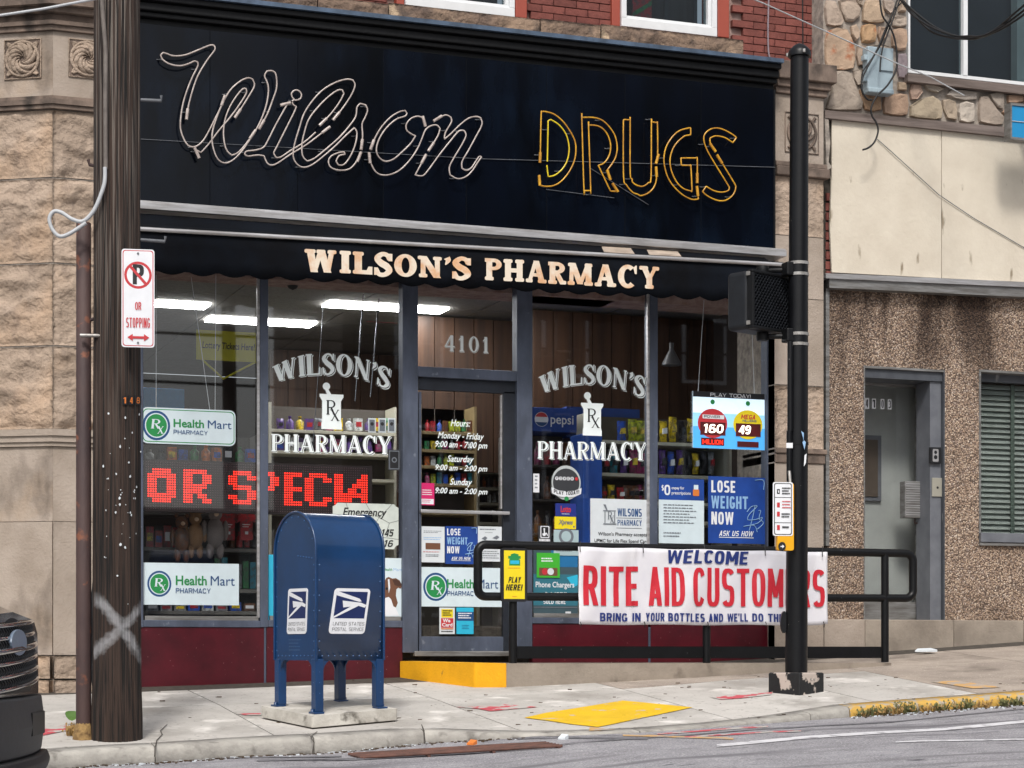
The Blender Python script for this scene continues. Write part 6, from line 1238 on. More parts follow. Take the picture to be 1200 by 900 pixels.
MB().box(XN+.0, XE, .0, .3, ztp, P(1085, 150, 0).z).build('wall', M_under, nbd)
for k in range(9):
    z = P(970, 330, .0).z-.02+k*.085+.04; MB().box(XN+.01, XN+.085, -.02+.01*(k % 2), .05, z, z+.07).build('brick', M_brick, nbd, .004)
MB().prism([(q.x, q.z) for q in [P(966.5, 138, -.09), P(971, 140, -.09), P(973, 168, -.09), P(971, 190, -.09), P(975, 196, -.09), P(969, 200, -.09)]][::-1], -.09, .0).build('broken_plaster', M_mortar, nbd)
strip(967, 1240, 129, 138, 155, 166, -.1, .15, 'ledge_plank', M_plank)
zf0, zf1 = P(1085, 152, .05).z, 6.6
MB().box(XN+.0, P(1063, 0, 0).x, .02, .35, zf0, zf1).build('rubble_core', M_mortar, nbd); MB().box(P(1063, 0, 0).x, XE, .02, .35, zf0, P(1130, 98, 0).z).build('rubble_core', M_mortar, nbd)
FSTN = [[(35,-5),(100,-5),(125,80),(145,130),(130,150),(40,150)],[(107,-5),(205,-5),(245,50),(240,95),(200,130),(155,130),(132,70)],[(212,-5),(266,-5),(255,45),(226,25)],[(272,-5),(355,-5),(378,80),(388,132),(248,130),(258,60)],[(40,180),(100,165),(168,165),(188,230),(210,290),(203,405),(140,408),(40,398)],[(180,150),(215,137),(238,180),(232,230),(213,255),(190,200)],[(247,142),(333,142),(333,248),(247,253)],[(345,150),(400,150),(395,230),(352,258),(342,200)],[(363,-5),(440,-5),(450,78),(408,80),(385,60)],[(408,92),(513,92),(513,158),(430,160)],[(430,168),(513,168),(513,298),(460,300),(425,270)],[(455,310),(513,310),(513,463),(460,455)],[(217,265),(278,260),(283,388),(222,388)],[(40,420),(190,417),(208,500),(256,600),(252,643),(37,640),(90,500)],[(195,410),(250,397),(278,420),(288,500),(217,503)],[(227,515),(288,522),(300,560),(365,562),(368,653),(265,648),(247,580)],[(377,557),(519,547),(519,680),(377,668)],[(458,472),(519,477),(519,538),(455,533)],[(532,482),(598,490),(612,540),(570,588),(532,588)],[(610,492),(740,522),(690,548),(632,530)],[(532,612),(660,557),(713,592),(722,698),(532,688)],[(732,560),(770,527),(928,537),(928,588),(850,588)],[(717,577),(798,592),(812,713),(742,698)],[(812,602),(860,592),(913,602),(913,718),(820,713)],[(940,562),(983,562),(1038,642),(1093,687),(1078,733),(935,718)],[(988,547),(1083,547),(1078,648),(1042,630)],[(1097,552),(1200,560),(1200,600),(1102,608)],[(460,-3),(513,-3),(513,83),(460,78)],[(1062,660),(1100,622),(1106,672),(1098,682)],[(1104,620),(1200,610),(1200,740),(1106,730)],[(265,270),(350,268),(352,262),(420,275),(420,300),(265,300)],[(1205,565),(1400,580),(1400,760),(1205,745)]]
cols = ['b3a090', 'b8a594', 'a89888', 'bca184', 'c0a083', 'b49b84', 'b58a58', 'b09078', 'b09f92', 'ada093', 'bb9a80', '8f8494', 'a9927f', 'a59a8e', 'b5a89a', 'b0875f', 'b28f74', 'b49c80', 'a58878', '9d968a', 'b0a288', '9b9690', 'ad9d88', 'c8c0b4', 'a29589', '9f968c', 'b48c70', 'b09a84', 'b48c70', 'a59a8e', 'a89888', 'a59a8e']
for k, pg in enumerate(FSTN):
    cc = tuple(a*.62+b_*.38 for a, b_ in zip(hx(cols[k]), hx('ab9a8a'))); m = mat('fieldstone_'+cols[k], cc, .92, tuple(v*.72 for v in cc), 6, .9, 28, rnd=.03)
    if cols[k] in ('b58a58', 'c0a083') and 'rs' not in m: add_layer(m, hx('9a4f22'), noisemask(5, .52, .6)); m['rs'] = 1
    pts = [P(960+a/5, c/5, 0) for a, c in pg]
    n = len(pts); c0 = sum(pts, Vector())/n
    # resample the outline, round it a little and raise a domed, uneven face
    rs = []
    for p, q in zip(pts, pts[1:]+pts[:1]):
        m1 = max(1, int((q-p).length/.07))
        for i in range(m1): rs.append(p.lerp(q, i/m1))
    rs = [(rs[i-1]+rs[i]*5+rs[(i+1) % len(rs)])/7 for i in range(len(rs))]; rs = [c0+(p-c0)*(1.035+.03*noise.noise(p*14)) for p in rs]
    rings = []
    for sc_, dy in ((1, .03), (1, .004), (.975, -.012), (.8, -.014), (.4, -.015)):
        rings.append([Vector((c0.x+(p.x-c0.x)*sc_, (dy-(.016*noise.noise(Vector((p.x*6*sc_+k, p.z*6*sc_, k))) if sc_ < .98 else 0)), c0.z+(p.z-c0.z)*sc_)) for p in rs])
    L_ = len(rs); mb = MB(); vs = [p for r in rings for p in r]+[Vector((c0.x, -.016, c0.z))]
    mb.add(vs, [(j*L_+i, j*L_+(i+1) % L_, (j+1)*L_+(i+1) % L_, (j+1)*L_+i)[::-1] for j in range(4) for i in range(L_)]+[(4*L_+(i+1) % L_, 4*L_+i, 5*L_) for i in range(L_)], False)
    mb.build('fieldstone', m, nbd)
# upper window of the neighbour
ux0 = P(1063, 0, .06).x; uz = P(1130, 93, .06).z; ux1 = ux0+2.4
wn = MB().box(ux0, ux1, .04, .12, uz, uz+.03).box(ux0, ux0+.02, .04, .12, uz+.03, zf1).build('window', M_wfr, nbd)
xm = P(1130.5, 0, .05).x; MB().box(xm-.022, xm+.022, .035, .11, uz+.03, zf1).build('mullion', M_wfr, wn)
for a, c in ((ux0+.02, xm-.022), (xm+.022, ux1)): MB().box(a, c, .08, .086, uz+.03, zf1).build('pane', M_glassd, wn)
MB().box(ux0, ux1, .5, .52, uz-.1, zf1).build('back_wall', mat('dark_screen', hx('3c3e46'), .9, hx('33353c'), 4), wn); MB().box(P(1192, 0, .3).x, P(1192, 0, .3).x+.1, .3, .4, uz, zf1).build('side_frame', M_gren, wn)
strip(1064, 1260, 86, 95, 107, 117, -.06, .2, 'window_ledge', M_plank)
# meter box with black cables
mo = thing('meter_box', 'pale grey utility box on the fieldstone wall under the black cables', 'utility box', P(1031, 108, -.12))
pbox(1017, 55, 1047, 106, -.13, .1, 'box_body', M_ebox, mo, .012); pbox(1032, 56, 1047, 83, -.145, .02, 'box_lid', M_ebox, mo, .005); pbox(1013, 64, 1018, 70, -.12, .06, 'hinge', M_ebox, mo); pbox(1013, 90, 1018, 95, -.12, .06, 'hinge', M_ebox, mo); pbox(1018, 103, 1048, 109, -.14, .11, 'box_base', M_ebox, mo, .01)
Zz = lambda pts: [(960+a/5, b_/5) for a, b_ in pts]
for i, (pts, r, Yc) in enumerate((([(460,-10),(430,80),(385,180),(340,290),(280,400),(250,470),(250,530),(280,580),(310,585)], .008, -.2), ([(475,-10),(440,90),(400,200),(375,270),(360,350),(356,420)], .007, -.22), ([(355,-10),(370,90),(410,150),(440,220),(455,320),(450,410),(400,500),(340,560),(305,630),(310,680),(335,720),(345,770),(325,830),(290,865),(255,878)], .0085, -.24), ([(490,10),(440,60),(405,150),(350,280),(290,370),(255,420),(248,480)], .007, -.19))):
    o = MB().tube(catmull([P(a, b_, Yc) for a, b_ in Zz(pts)], 4), r, 6).build('black_cable', M_bcab); tag(o, ['black cable looping down the left side of the grey utility box', 'short black cable ending on the lid of the grey utility box', 'long black cable curling down below the utility box onto the cream board', 'black cable crossing the top left corner of the utility box'][i], 'cable')
for i, (pts, t_) in enumerate((([(495,10),(560,90),(650,180),(750,215),(850,228),(940,220),(1050,160),(1130,90),(1260,-20)], 0), ([(490,5),(560,70),(680,160),(800,210),(880,212),(960,210),(1080,150),(1200,60),(1300,-10)], .1), ([(480,0),(540,80),(640,150),(760,200),(900,225),(1000,200),(1120,140),(1300,10)], .05))):
    n_ = len(pts); q = [P(*Zz([p])[0], -.2-t_-i_*.25) for i_, p in enumerate(pts)]
    o = MB().tube(catmull(q, 4), .0095, 6).build('black_cable', M_bcab); tag(o, ['lowest of the black cables sagging across the upper right window', 'highest of the black cables sagging across the upper right window', 'middle one of the black cables sagging across the upper right window'][i], 'cable')
o = MB().tube([P(870, -6, -1.2), P(895, 4, -1.1), P(975, 40, -.8), P(1055, 76, -.4), P(1090, 90, -.35), P(1130, 112, -.3)], .0055, 6).build('white_wire', M_wcab); tag(o, 'thin white wire slanting down past the black signal pole towards the utility box', 'wire')
o = MB().tube([P(1028, 163, -.07), P(1045, 178, -.075), P(1100, 228, -.075), P(1140, 255, -.07), P(1210, 296, -.07)], .0035, 6).build('grey_wire', M_cab); tag(o, 'thin grey wire slanting down across the cream boards', 'wire')
o = MB().tube(catmull([P(901, -8, YB-.06), P(900, 40, YB-.06), P(902, 68, YB-.07), P(912, 77, YB-.08), P(926, 76, -.05)], 4), .008, 6).build('lilac_cable', mat('lilac_grey_cable', hx('8d7f86'), .6)); tag(o, 'grey cable running down the red brick and curving behind the signal pole', 'cable')
o = MB().tube([P(940.5, -8, YB-.04), P(941, 56, YB-.04)], .006, 6).build('dark_cable', M_bcab); tag(o, 'straight dark cable on the red brick above the signal pole', 'cable')
o = MB().tube([D(-20, 21, 11), D(50, 10.5, 11), D(110, -1, 11.1), D(140, -8, 11.2)], .007, 6).build('pale_wire', M_wcab); tag(o, 'pale wire crossing the top left corner above the carved stone', 'wire')
bsg = thing('blue_shop_sign', 'bright blue projecting shop sign cut off at the right edge of the photo', 'shop sign', P(1195, 168, -.5)); xa_, za0, za1 = P(1181.5, 0, -.45).x, P(1190, 163, -.45).z, P(1190, 126, -.45).z
bf = MB(); bf.box(xa_, xa_+.9, -.5, -.42, za0, za1); bf.build('sign_face', M_sblue, bsg)
bf = MB(); 
for z in (za0-.022, za1+.0): bf.box(xa_-.015, xa_+.9, -.51, -.41, z, z+.022)
bf.box(xa_-.015, xa_, -.51, -.41, za0, za1); bf.build('sign_frame', M_alud, bsg); MB().tube([(xa_, -.505, (za0+za1)/2), (xa_+.9, -.505, (za0+za1)/2+.01)], .004, 5).build('wire_clip', M_wcab, bsg); MB().box(xa_+.3, xa_+.34, -.44, .1, za1, za1+.03).build('bracket', M_alud, bsg)
# ------------------------------------------------------------------ store interior
it = thing('store_interior', 'dim pharmacy sales room with grey ceiling and brown panelling behind the glass', 'room', (0, 3, -.1))
ZC = 3.25; XL, XRR = -4.2, P(965, 0, 0).x
MB().box(XL, XRR, .12, 8, -.12, -.08).build('floor', M_ifloor, it); MB().box(XL, XRR, 8, 8.1, -.08, ZC).build('back_wall', M_iwall, it); MB().box(XL-.1, XL, .12, 8, -.08, ZC).build('side_wall', M_iwall, it); MB().box(XRR, XRR+.02, .3, 8, -.08, ZC).build('side_wall', M_iwall, it)
MB().box(XL, XRR, .12, .5, ZC, ZC+.5).build('soffit', M_iwall, it)
nx_, ny_ = int((XRR-XL)/1.2)+1, 7
t0 = None
for i in range(nx_):
    for j in range(13):
        x = XL+i*1.2; y = .12+j*.6
        if x > XRR-.05: continue
        if t0 is None: t0 = MB().box(x+.006, x+1.194, y+.006, y+.594, ZC, ZC+.02).build('ceiling_tile', M_ceil, it); l0 = Vector((x, y, 0))
        else: copy_obj(t0, it, LOC[t0.name]+Vector((x, y, 0))-l0)
MB().box(XL, XRR+.1, .12, 8.1, ZC+.021, ZC+.03).build('ceiling_grid', M_shelfd, it)
for i, (px, py, lb) in enumerate(((306, 377, 'lit ceiling panel crossing the mullion between the two left windows'), (212, 357, 'small lit ceiling panel seen high in the far left window'), (452, 360, 'lit ceiling panel seen beside the left post of the entrance'), (603, 341, 'lit ceiling panel seen right above the entrance transom'), (183, 319, 'lit ceiling panel peeping under the left end of the awning'))):
    W_ = (1.05, .5, 1.15, .8, .5, 1.2, 1.2, 1.2)[i]; c = C(px, py, ZC-.01); o = MB().box(c.x-.5*W_, c.x+.5*W_, c.y-.15, c.y+.15, ZC-.02, ZC-.001).build('ceiling_light', M_lamp); tag(o, lb, 'ceiling light', 'fluorescent panels in the store ceiling')
def panels(pa, pb, Yp, z0, z1, w_=.2):
    xa, xb = P(pa, 0, Yp).x, P(pb, 0, Yp).x; n = int((xb-xa)/w_)
    for i in range(n+1): 
        a = xa+i*w_; MB().box(a+.004, min(a+w_, xb)-.004, Yp, Yp+.04, z0, z1).build('wood_panel_board', M_panel, it)
    MB().box(xa, xb, Yp+.03, Yp+.07, z0, z1).build('panel_backing', M_shelfd, it)
panels(486, 625, 2.9, 1.75, ZC-.02); panels(625, 915, 2.2, -.05, ZC-.02)
MB().box(P(700, 0, 1.9).x, P(715, 0, 1.9).x, 1.9, 2.1, -.08, ZC).build('brown_column', mat('brown_column', hx('6a3a28'), .5), it) if 0 else None
panels(316, 480, 5.5, 1.1, ZC-.02)
# goods: every packet is its own object
def pack(kind, x, y, z, w_, d_, h_, name, label, cat, m, group, rot=0):
    mb = MB()
    if kind == 'bag':
        nu, nv = 5, 6; F_, B_ = [], []
        for j in range(nv+1):
            for i in range(nu+1):
                a, b_ = i/nu, j/nv; pf = (math.sin(a*math.pi)*math.sin(b_*math.pi))**.5; wv = .012*noise.noise((x*9+a*4, b_*4, z*7)); xx = x+(a-.5)*w_*(1-.1*math.sin(b_*math.pi))+wv
                F_.append((xx, y-pf*d_/2+wv, z+b_*h_)); B_.append((xx, y+pf*d_/2, z+b_*h_))
        n1 = len(F_); q = nu+1; fs = [(j*q+i, j*q+i+1, (j+1)*q+i+1, (j+1)*q+i) for j in range(nv) for i in range(nu)]; mb.add(F_+B_, fs+[tuple(n1+k for k in f_[::-1]) for f_ in fs], True)
    elif kind == 'bottle': mb.lathe([(w_/2, 0), (w_/2, h_*.62), (w_*.2, h_*.78), (w_*.2, h_*.86), (w_*.24, h_*.86), (w_*.24, h_)], (x, y, z), 10)
    else: mb.box(x-w_/2, x+w_/2, y, y+d_, z, z+h_)
    o = mb.build(name, m); tag(o, label, cat, group)
    if kind == 'bag':
        s = MB(); s.hull([(x-w_*.3, y-d_*.5-.004, z+h_*.35), (x+w_*.3, y-d_*.5-.004, z+h_*.38), (x+w_*.28, y-d_*.5-.004, z+h_*.66), (x-w_*.26, y-d_*.5-.004, z+h_*.62)], [(x-w_*.3, y-d_*.2, z+h_*.35), (x+w_*.3, y-d_*.2, z+h_*.38), (x+w_*.28, y-d_*.2, z+h_*.66), (x-w_*.26, y-d_*.2, z+h_*.62)]).build('printed_label', random.choice([M_wstk, FS['red'], FS['dark'], FS['yellow']]), o)
    elif kind == 'box' and w_ > .05: MB().box(x-w_*.36, x+w_*.36, y-.002, y, z+h_*.3, z+h_*.7).build('printed_label', random.choice([M_wstk, FS['red'], FS['blue'], FS['yellow']]), o)
    return o
ORD = ['first', 'second', 'third', 'fourth', 'fifth', 'sixth', 'seventh', 'eighth', 'ninth', 'tenth', 'eleventh', 'twelfth', 'thirteenth', 'fourteenth', 'fifteenth', 'sixteenth']
def shelf_unit(name, label, pxa, pxb, Ysh, ys, depth=.35, m=M_shelf, ang_px=None):
    xa, xb = P(pxa, 0, Ysh).x, P(pxb, 0, Ysh).x; r = thing(name, label, 'shelves', Vector(((xa+xb)/2, Ysh+depth/2, -.08)))
    for y in ys:
        z = P((pxa+pxb)/2, y, Ysh).z; MB().box(xa, xb, Ysh, Ysh+depth, z-.03, z).build('shelf', m, r, .003)
    zt_ = P((pxa+pxb)/2, ys[0], Ysh).z+.25
    MB().box(xa, xb, Ysh+depth, Ysh+depth+.03, -.08, zt_).build('back_panel', M_shelfd, r)
    for x in (xa-.01, xb+.01): MB().box(x-.012, x+.012, Ysh, Ysh+depth, -.08, zt_).build('upright', m, r)
    return r
Yc = .75
shelf_unit('snack_shelves', 'cream snack shelves with crisp bags behind the right windows', 697, 855, Yc, (518, 556, 588, 610, 660), .38)
def row(pxs, y, Ysh, kinds, cs, hpx, what, where, group, cat, nm):
    for i, (px, c_) in enumerate(zip(pxs, cs)):
        p = P(px, y, Ysh+.1); sc_ = 1/145; w_ = ((pxs[i+1]-px) if i < len(pxs)-1 else (px-pxs[i-1]))*.92/142; h_ = hpx*sc_*random.uniform(.88, 1.08)
        pack(kinds, p.x, Ysh+.1, p.z+.002, w_, .09, h_, nm, f'{c_} {what}, {ORD[i]} from the left {where}', cat, FS[c_], group)
row([728, 741, 754, 777, 788, 799, 809], 518, Yc, 'bag', ['blue', 'yellow green', 'yellow green', 'yellow', 'yellow', 'dark', 'yellow'], 30, 'crisp bag', 'on the top snack shelf', 'crisp bags on the top snack shelf', 'crisp bag', 'crisp_bag')
row([709, 719, 731, 742, 754, 776, 786, 796, 806, 815, 824, 833], 556, Yc, 'bag', ['dark', 'teal', 'purple', 'magenta', 'magenta', 'purple', 'blue', 'purple', 'dark', 'yellow', 'dark', 'grey'], 30, 'snack bag', 'on the second snack shelf', 'snack bags on the second snack shelf', 'snack bag', 'snack_bag')
row([706, 716, 727, 738, 749, 758, 832, 842], 588, Yc, 'bag', ['brown', 'yellow', 'red', 'brown', 'magenta', 'brown', 'dark', 'brown'], 20, 'small snack packet', 'on the third snack shelf', 'snack packets on the third snack shelf', 'snack packet', 'snack_packet')
# cooler with logo header and blue floor display
x0, x1, z0, z1 = rect(626, 478, 676, 506, .95); co = thing('drinks_cooler', 'drinks cooler with a blue logo header behind the right window', 'cooler', Vector(((x0+x1)/2, 1.2, -.08)))
MB().box(x0-.1, x1, .95, 1.5, z0, z1).build('header', M_lb, co, .004); MB().box(x0-.1, x1, 1.3, 1.6, -.08, z0-.002).build('cabinet', M_shelfd, co)
x2 = P(760, 0, 1.0).x; MB().box(x1+.002, x2, 1.2, 1.6, z0-.02, z1+.05).build('header_side', M_lb, co)
for y in (545, 585, 625): z = P(650, y, 1.0).z; MB().box(x0, x1, 1.0, 1.3, z-.02, z).build('shelf', M_shelfd, co)
f = pface(626, 478, 676, 506, .945); f.c(M_wstk, .17, .5, .16); f.c(M_pred, .17, .5, .15, None, 20, 160); f.c(M_hbl, .17, .5, .15, None, 205, 335); f.t(M_wstk, 'pepsi', .38, .3, .92, .8, .01); f.done(co)
k = 0
for y, cs in ((545, ['magenta', 'red', 'magenta', 'brown']), (585, ['dark', 'brown', 'dark', 'red']), (625, ['brown', 'dark', 'red', 'dark'])):
    for i, c_ in enumerate(cs):
        p = P(630+i*11, y, 1.05); pack('bottle', p.x, 1.05, p.z+.002, .065, .065, .2, 'drink_bottle', f'{c_} drink bottle, {ORD[i]} from the left on the {["upper", "middle", "lower"][k]} cooler shelf', 'bottle', FS[c_], 'drink bottles in the cooler')
    k += 1
pbox(683, 508, 706, 640, .5, .3, 'blue_floor_display', mat('royal_blue_cardboard', hx('1c4fa8'), .5), None, .01); tag(bpy.data.objects['blue_floor_display'], 'tall royal blue cardboard display standing left of the snack shelves', 'display')
# shelves seen through the door and through pane B
shelf_unit('aisle_shelves', 'long aisle shelving with rows of small goods seen through the door glass', 494, 556, 2.6, (506, 527, 546, 567, 600), .3, mat('tan_shelf_edge', hx('8d7a55'), .6))
pal = list(FS)
rn = random.Random(11)
def goods(pxa, pxb, y, Ysh, n, hpx, what, where, group, cat, nm, kinds=('box', 'bottle'), cs=None):
    for i in range(n):
        px = pxa+(pxb-pxa)*(i+.5)/n; c_ = rn.choice(cs or pal); p = P(px, y, Ysh+.08); w_ = (pxb-pxa)/n*.8*(Ysh+15.84)/2300; h_ = hpx*(Ysh+15.84)/2250*rn.uniform(.75, 1.05)
        pack(rn.choice(kinds), p.x, Ysh+.06, p.z+.002, w_, w_*.8, h_, nm, f'{c_} {what}, {ORD[i]} from the left {where}', cat, FS[c_], group)
for y, wh in ((506, 'top'), (527, 'second'), (546, 'third'), (567, 'fourth')): goods(496, 554, y, 2.6, 8, 13, 'packet', f'on the {wh} aisle shelf behind the door', 'packets on the aisle shelves', 'packet', 'packet')
shelf_unit('back_shelves', 'narrow white shelves with bottles seen at the right of the door glass', 562, 589, 3.4, (552, 571, 589, 612), .3)
for y, wh in ((552, 'top'), (571, 'second'), (589, 'third')): goods(563, 588, y, 3.4, 4, 13, 'bottle', f'on the {wh} back shelf', 'bottles on the back shelves', 'bottle', 'bottle', ('bottle',), ['brown', 'orange', 'dark', 'white'])
pbox(557, 492, 589, 545, 4.5, .1, 'pink_wall_display', mat('dusky_pink_board', hx('7c4450'), .7), None); tag(bpy.data.objects['pink_wall_display'], 'dusky pink wall display high behind the door glass', 'display')
shelf_unit('counter_shelves', 'shelving with purple and white packets behind the left window lettering', 318, 462, 3.0, (505, 530, 560, 600), .3)
for y, wh in ((505, 'top'), (530, 'second')): goods(322, 460, y, 3.0, 12, 17, 'packet', f'on the {wh} shelf behind the window lettering', 'packets behind the window lettering', 'packet', 'box_packet', ('box', 'bottle', 'bag'), ['purple', 'white', 'green', 'purple', 'grey', 'blue', 'pink', 'yellow'] if wh == 'top' else ['purple', 'purple', 'magenta', 'white'])
for i, px in enumerate((436, 448, 459)):
    o, f = board(px-4.5, 490, px+4.5, 507, 2.85, 'framed_photo', ['grey framed photo', 'white framed photo', 'pale framed photo'][i]+f', {ORD[i]} from the left on the shelf by the door post', 'photo', M_paper); f.r(M_gink, .15, .1, .85, .9); f.c(M_ink, .5, .4, .22); f.done(o)
shelf_unit('window_shelves', 'display shelving with toys and goods low in the far left window', 168, 304, .55, (542, 600, 642, 690, 716), .35, mat('grey_metal_shelf', hx('6c6a66'), .5))
goods(168, 300, 542, .55, 10, 18, 'item', 'on the top display shelf in the left window', 'goods on the window shelf above the red sign', 'item', 'shelf_item', ('box', 'bottle'), ['blue', 'red', 'green', 'orange', 'dark', 'blue', 'white'])
goods(250, 300, 690, .55, 6, 34, 'toothbrush packet', 'on the low display shelf in the left window', 'hanging packets in the left window', 'packet', 'hanging_packet', ('box',), ['white', 'teal', 'teal', 'green', 'grey'])
goods(170, 300, 716, .55, 8, 9, 'flat box', 'on the bottom display shelf in the left window', 'flat boxes at the bottom of the left window', 'box', 'flat_box', ('box',), ['white', 'grey', 'blue', 'brown'])
goods(170, 222, 642, .55, 5, 24, 'greeting card', 'on the middle display shelf in the left window', 'cards on the middle window shelf', 'card', 'greeting_card', ('box',), ['white', 'pink', 'red', 'grey'])
goods(258, 302, 642, .55, 5, 20, 'small bottle', 'on the right part of the middle display shelf', 'bottles on the middle window shelf', 'bottle', 'small_bottle', ('bottle',), ['red', 'brown', 'white', 'dark'])
goods(170, 240, 690, .55, 7, 26, 'toy box', 'on the left part of the low display shelf', 'toy boxes on the low window shelf', 'box', 'toy_box', ('box',), ['red', 'pink', 'red', 'white', 'pink'])
def plush(px, py, m, label, s=1, arm=1):
    c = P(px, py, .4); r = thing('soft_toy', label, 'soft toy', c); 
    def ell(cx, cz, rx, rz, nm, m_=m, cy=0): 
        MB().lathe([(max(.002, rx*s*math.sin(t)), cz*s-rz*s*math.cos(t)) for t in [math.pi*i/8 for i in range(9)]], (c.x+cx*s, c.y+cy, c.z), 10).build(nm, m_, r)
    ell(0, .15, .065, .11, 'torso'); ell(0, .29, .052, .055, 'head'); ell(-.04, .345, .018, .02, 'ear'); ell(.04, .345, .018, .02, 'ear'); ell(-.035, .03, .028, .06, 'leg'); ell(.035, .03, .028, .06, 'leg'); ell(-.075, .17, .022, .07, 'arm'); ell(.075, .17, .022, .07, 'arm'); ell(0, .28, .018, .016, 'snout', M_cream, -.05)
plush(213, 655, FS['brown'], 'brown soft toy standing in the far left window, leftmost of three'); plush(229, 650, mat('tan_plush', hx('8d6a48'), .9), 'tan soft toy standing in the middle of the three in the left window'); plush(252, 650, mat('grey_plush', hx('7d7472'), .9), 'grey pink soft toy leaning, rightmost of the three in the left window', 1.15)
for px, l_ in ((268, 'red printed t-shirt on display behind the left window, left one'), (289, 'red printed t-shirt with white lettering behind the left window by the mullion')):
    f = pface(px-12, 599, px+12, 633, .5); q = [(.3, 0), (.4, .1), (.6, .1), (.7, 0), (1, .15), (.92, .4), (.8, .35), (.8, 1), (.2, 1), (.2, .35), (.08, .4), (0, .15)][::-1]
    o = MB().hull([f.pt(a, b_) for a, b_ in q], [f.pt(a, b_, -.03) for a, b_ in q]).build('t_shirt', FS['red'], None, .004); tag(o, l_, 't-shirt'); f.lines(M_paper, .3, .45, .7, .6, 2, 3, .4); f.r(M_paper, .42, .7, .58, .8); f.done(o)
pbox(166, 455, 216, 500, 1.4, .1, 'blue_display_board', mat('bright_blue_board', hx('2f7fc0'), .5), None); tag(bpy.data.objects['blue_display_board'], 'bright blue display board deep inside the far left window', 'display board')
# yellow hanging ticket sign
f = pface(228, 388, 301, 424, .8); M_ty = flat('translucent_yellow', 'b8b41c', .5); q = [(0, .1), (1, 0), (1, 1.), (.45, 1.75), (0, 1.0)][::-1]
f = pface(230, 388, 300, 423, .8); o = MB().hull([f.pt(a, b_) for a, b_ in rr(0, 0, 1, 1)], [f.pt(a, b_, -.004) for a, b_ in rr(0, 0, 1, 1)]).build('ticket_sign', M_ty); tag(o, 'yellow hanging sign for lottery tickets inside the far left window', 'sign')
f.t(M_ink, 'Lottery Tickets Here!', .1, .38, .98, .68, .02, .1); f.done(o); MB().tube([f.pt(.1, 1.0), f.pt(.45, 1.6), f.pt(1.0, .98)], .012, 4).build('arrow_edge', M_ty, o)
for a in ((585, 500),): pass
for px, y0, y1 in ((372, 345, 530), (382, 345, 540), (418, 345, 470), (436, 350, 465)):
    if px in (382,): continue
    o = MB().tube([P(px+8, y0, .6), P(px-6 if px < 400 else px-2, y1, .6)], .006 if px > 400 else .003, 6).build('hanging_rod', M_chrome); tag(o, f'thin shiny rod hanging behind the left window lettering, {["first", "", "second", "third"][[372, 382, 418, 436].index(px)]} from the left', 'rod')
o = MB().lathe([(.09, 0), (.085, .02), (.02, .14), (.02, .2)], P(787, 428, .9)-Vector((0, 0, 0)), 20).build('pendant_shade', mat('grey_pendant', hx('5f6062'), .4)); tag(o, 'grey bell shaped lamp shade hanging in the far right window', 'lamp shade')
o = thing('security_camera', 'small dark dome camera under the ceiling behind the left window', 'camera', P(343, 334, .5)); MB().lathe([(.001, -.07), (.035, -.055), (.055, -.02), (.06, 0)], P(343, 330, .5), 12).build('dome', M_ink, o)
x0, x1, z0, z1 = rect(430, 336, 466, 378, 3.5); o = MB().box(x0, x1, 3.5, 3.52, z0, z1).build('red_ceiling_banner', mat('dull_red_banner', hx('7a3a34'), .7)); tag(o, 'dull red banner hanging under the store ceiling left of the entrance', 'banner')
# LED sign: a real dot matrix
YL = .075
f = pface(168, 542, 436, 602, YL); ls = thing('led_sign', 'red scrolling led sign spanning the two left windows', 'led sign', f.pt(.5, 1))
q = rr(0, 0, 1, 1); MB().hull([f.pt(a, b_) for a, b_ in q], [f.pt(a, b_, -.07) for a, b_ in q]).build('case', M_ledbox, ls, .004)
FONT = {'O': ['011110', '111111', '110011', '110011', '110011', '111111', '011110'], 'R': ['111110', '110011', '110011', '111110', '111100', '110110', '110011'], 'S': ['011110', '110011', '110000', '011110', '000011', '110011', '011110'], 'P': ['11110', '11011', '11011', '11110', '11000', '11000', '11000'], 'E': ['1111', '1100', '1100', '1111', '1100', '1100', '1111'], 'C': ['011110', '110011', '110000', '110000', '110000', '110011', '011110'], 'I': ['11', '11', '11', '11', '11', '11', '11'], 'A': ['000011', '000111', '001111', '011011', '111111', '110011', '110011']}
pitch = 2.72; NC, NR = 96, 20; lit = set(); col = {c_: x for c_, x in ()}
for ch, xp in (('O', 173), ('R', 214), ('S', 264), ('P', 299), ('E', 330), ('C', 355), ('I', 391), ('A', 400)):
    c0 = round((xp-170)/pitch)
    for r, rw in enumerate(FONT[ch]):
        for k_, b_ in enumerate(rw):
            if b_ == '1':
                for dr_ in (0, 1):
                    for dc in (0, 1): lit.add((c0+k_*2+dc, 3+r*2+dr_))
mo_, mn = MB(), MB()
for c_ in range(NC):
    for r in range(NR):
        u = (3+c_*pitch)/268; v = (3.2+r*2.82)/60
        if u > .985: continue
        on = (c_, r) in lit; s = (.82 if on else .5)/268; sv = s*268/60
        (mo_ if on else mn).add([f.pt(u-s, v-sv, .0015), f.pt(u+s, v-sv, .0015), f.pt(u+s, v+sv, .0015), f.pt(u-s, v+sv, .0015), f.pt(u, v, .004)], [(0, 4, 1), (1, 4, 2), (2, 4, 3), (3, 4, 0)])
for m_, mm, nm in ((mo_, M_led, 'lit_led'), (mn, M_led0, 'unlit_led')): o = m_.build(nm, mm, ls); o['kind'] = 'stuff'
# ------------------------------------------------------------------ car nose at the left edge
fc = R(46, 930); fc = D(46, 900, 11.3); fc.z = 0; ang = math.radians(-15); XC = Matrix.Translation((fc.x, fc.y, road(fc.x, fc.y))) @ Matrix.Rotation(ang, 4, 'Z')
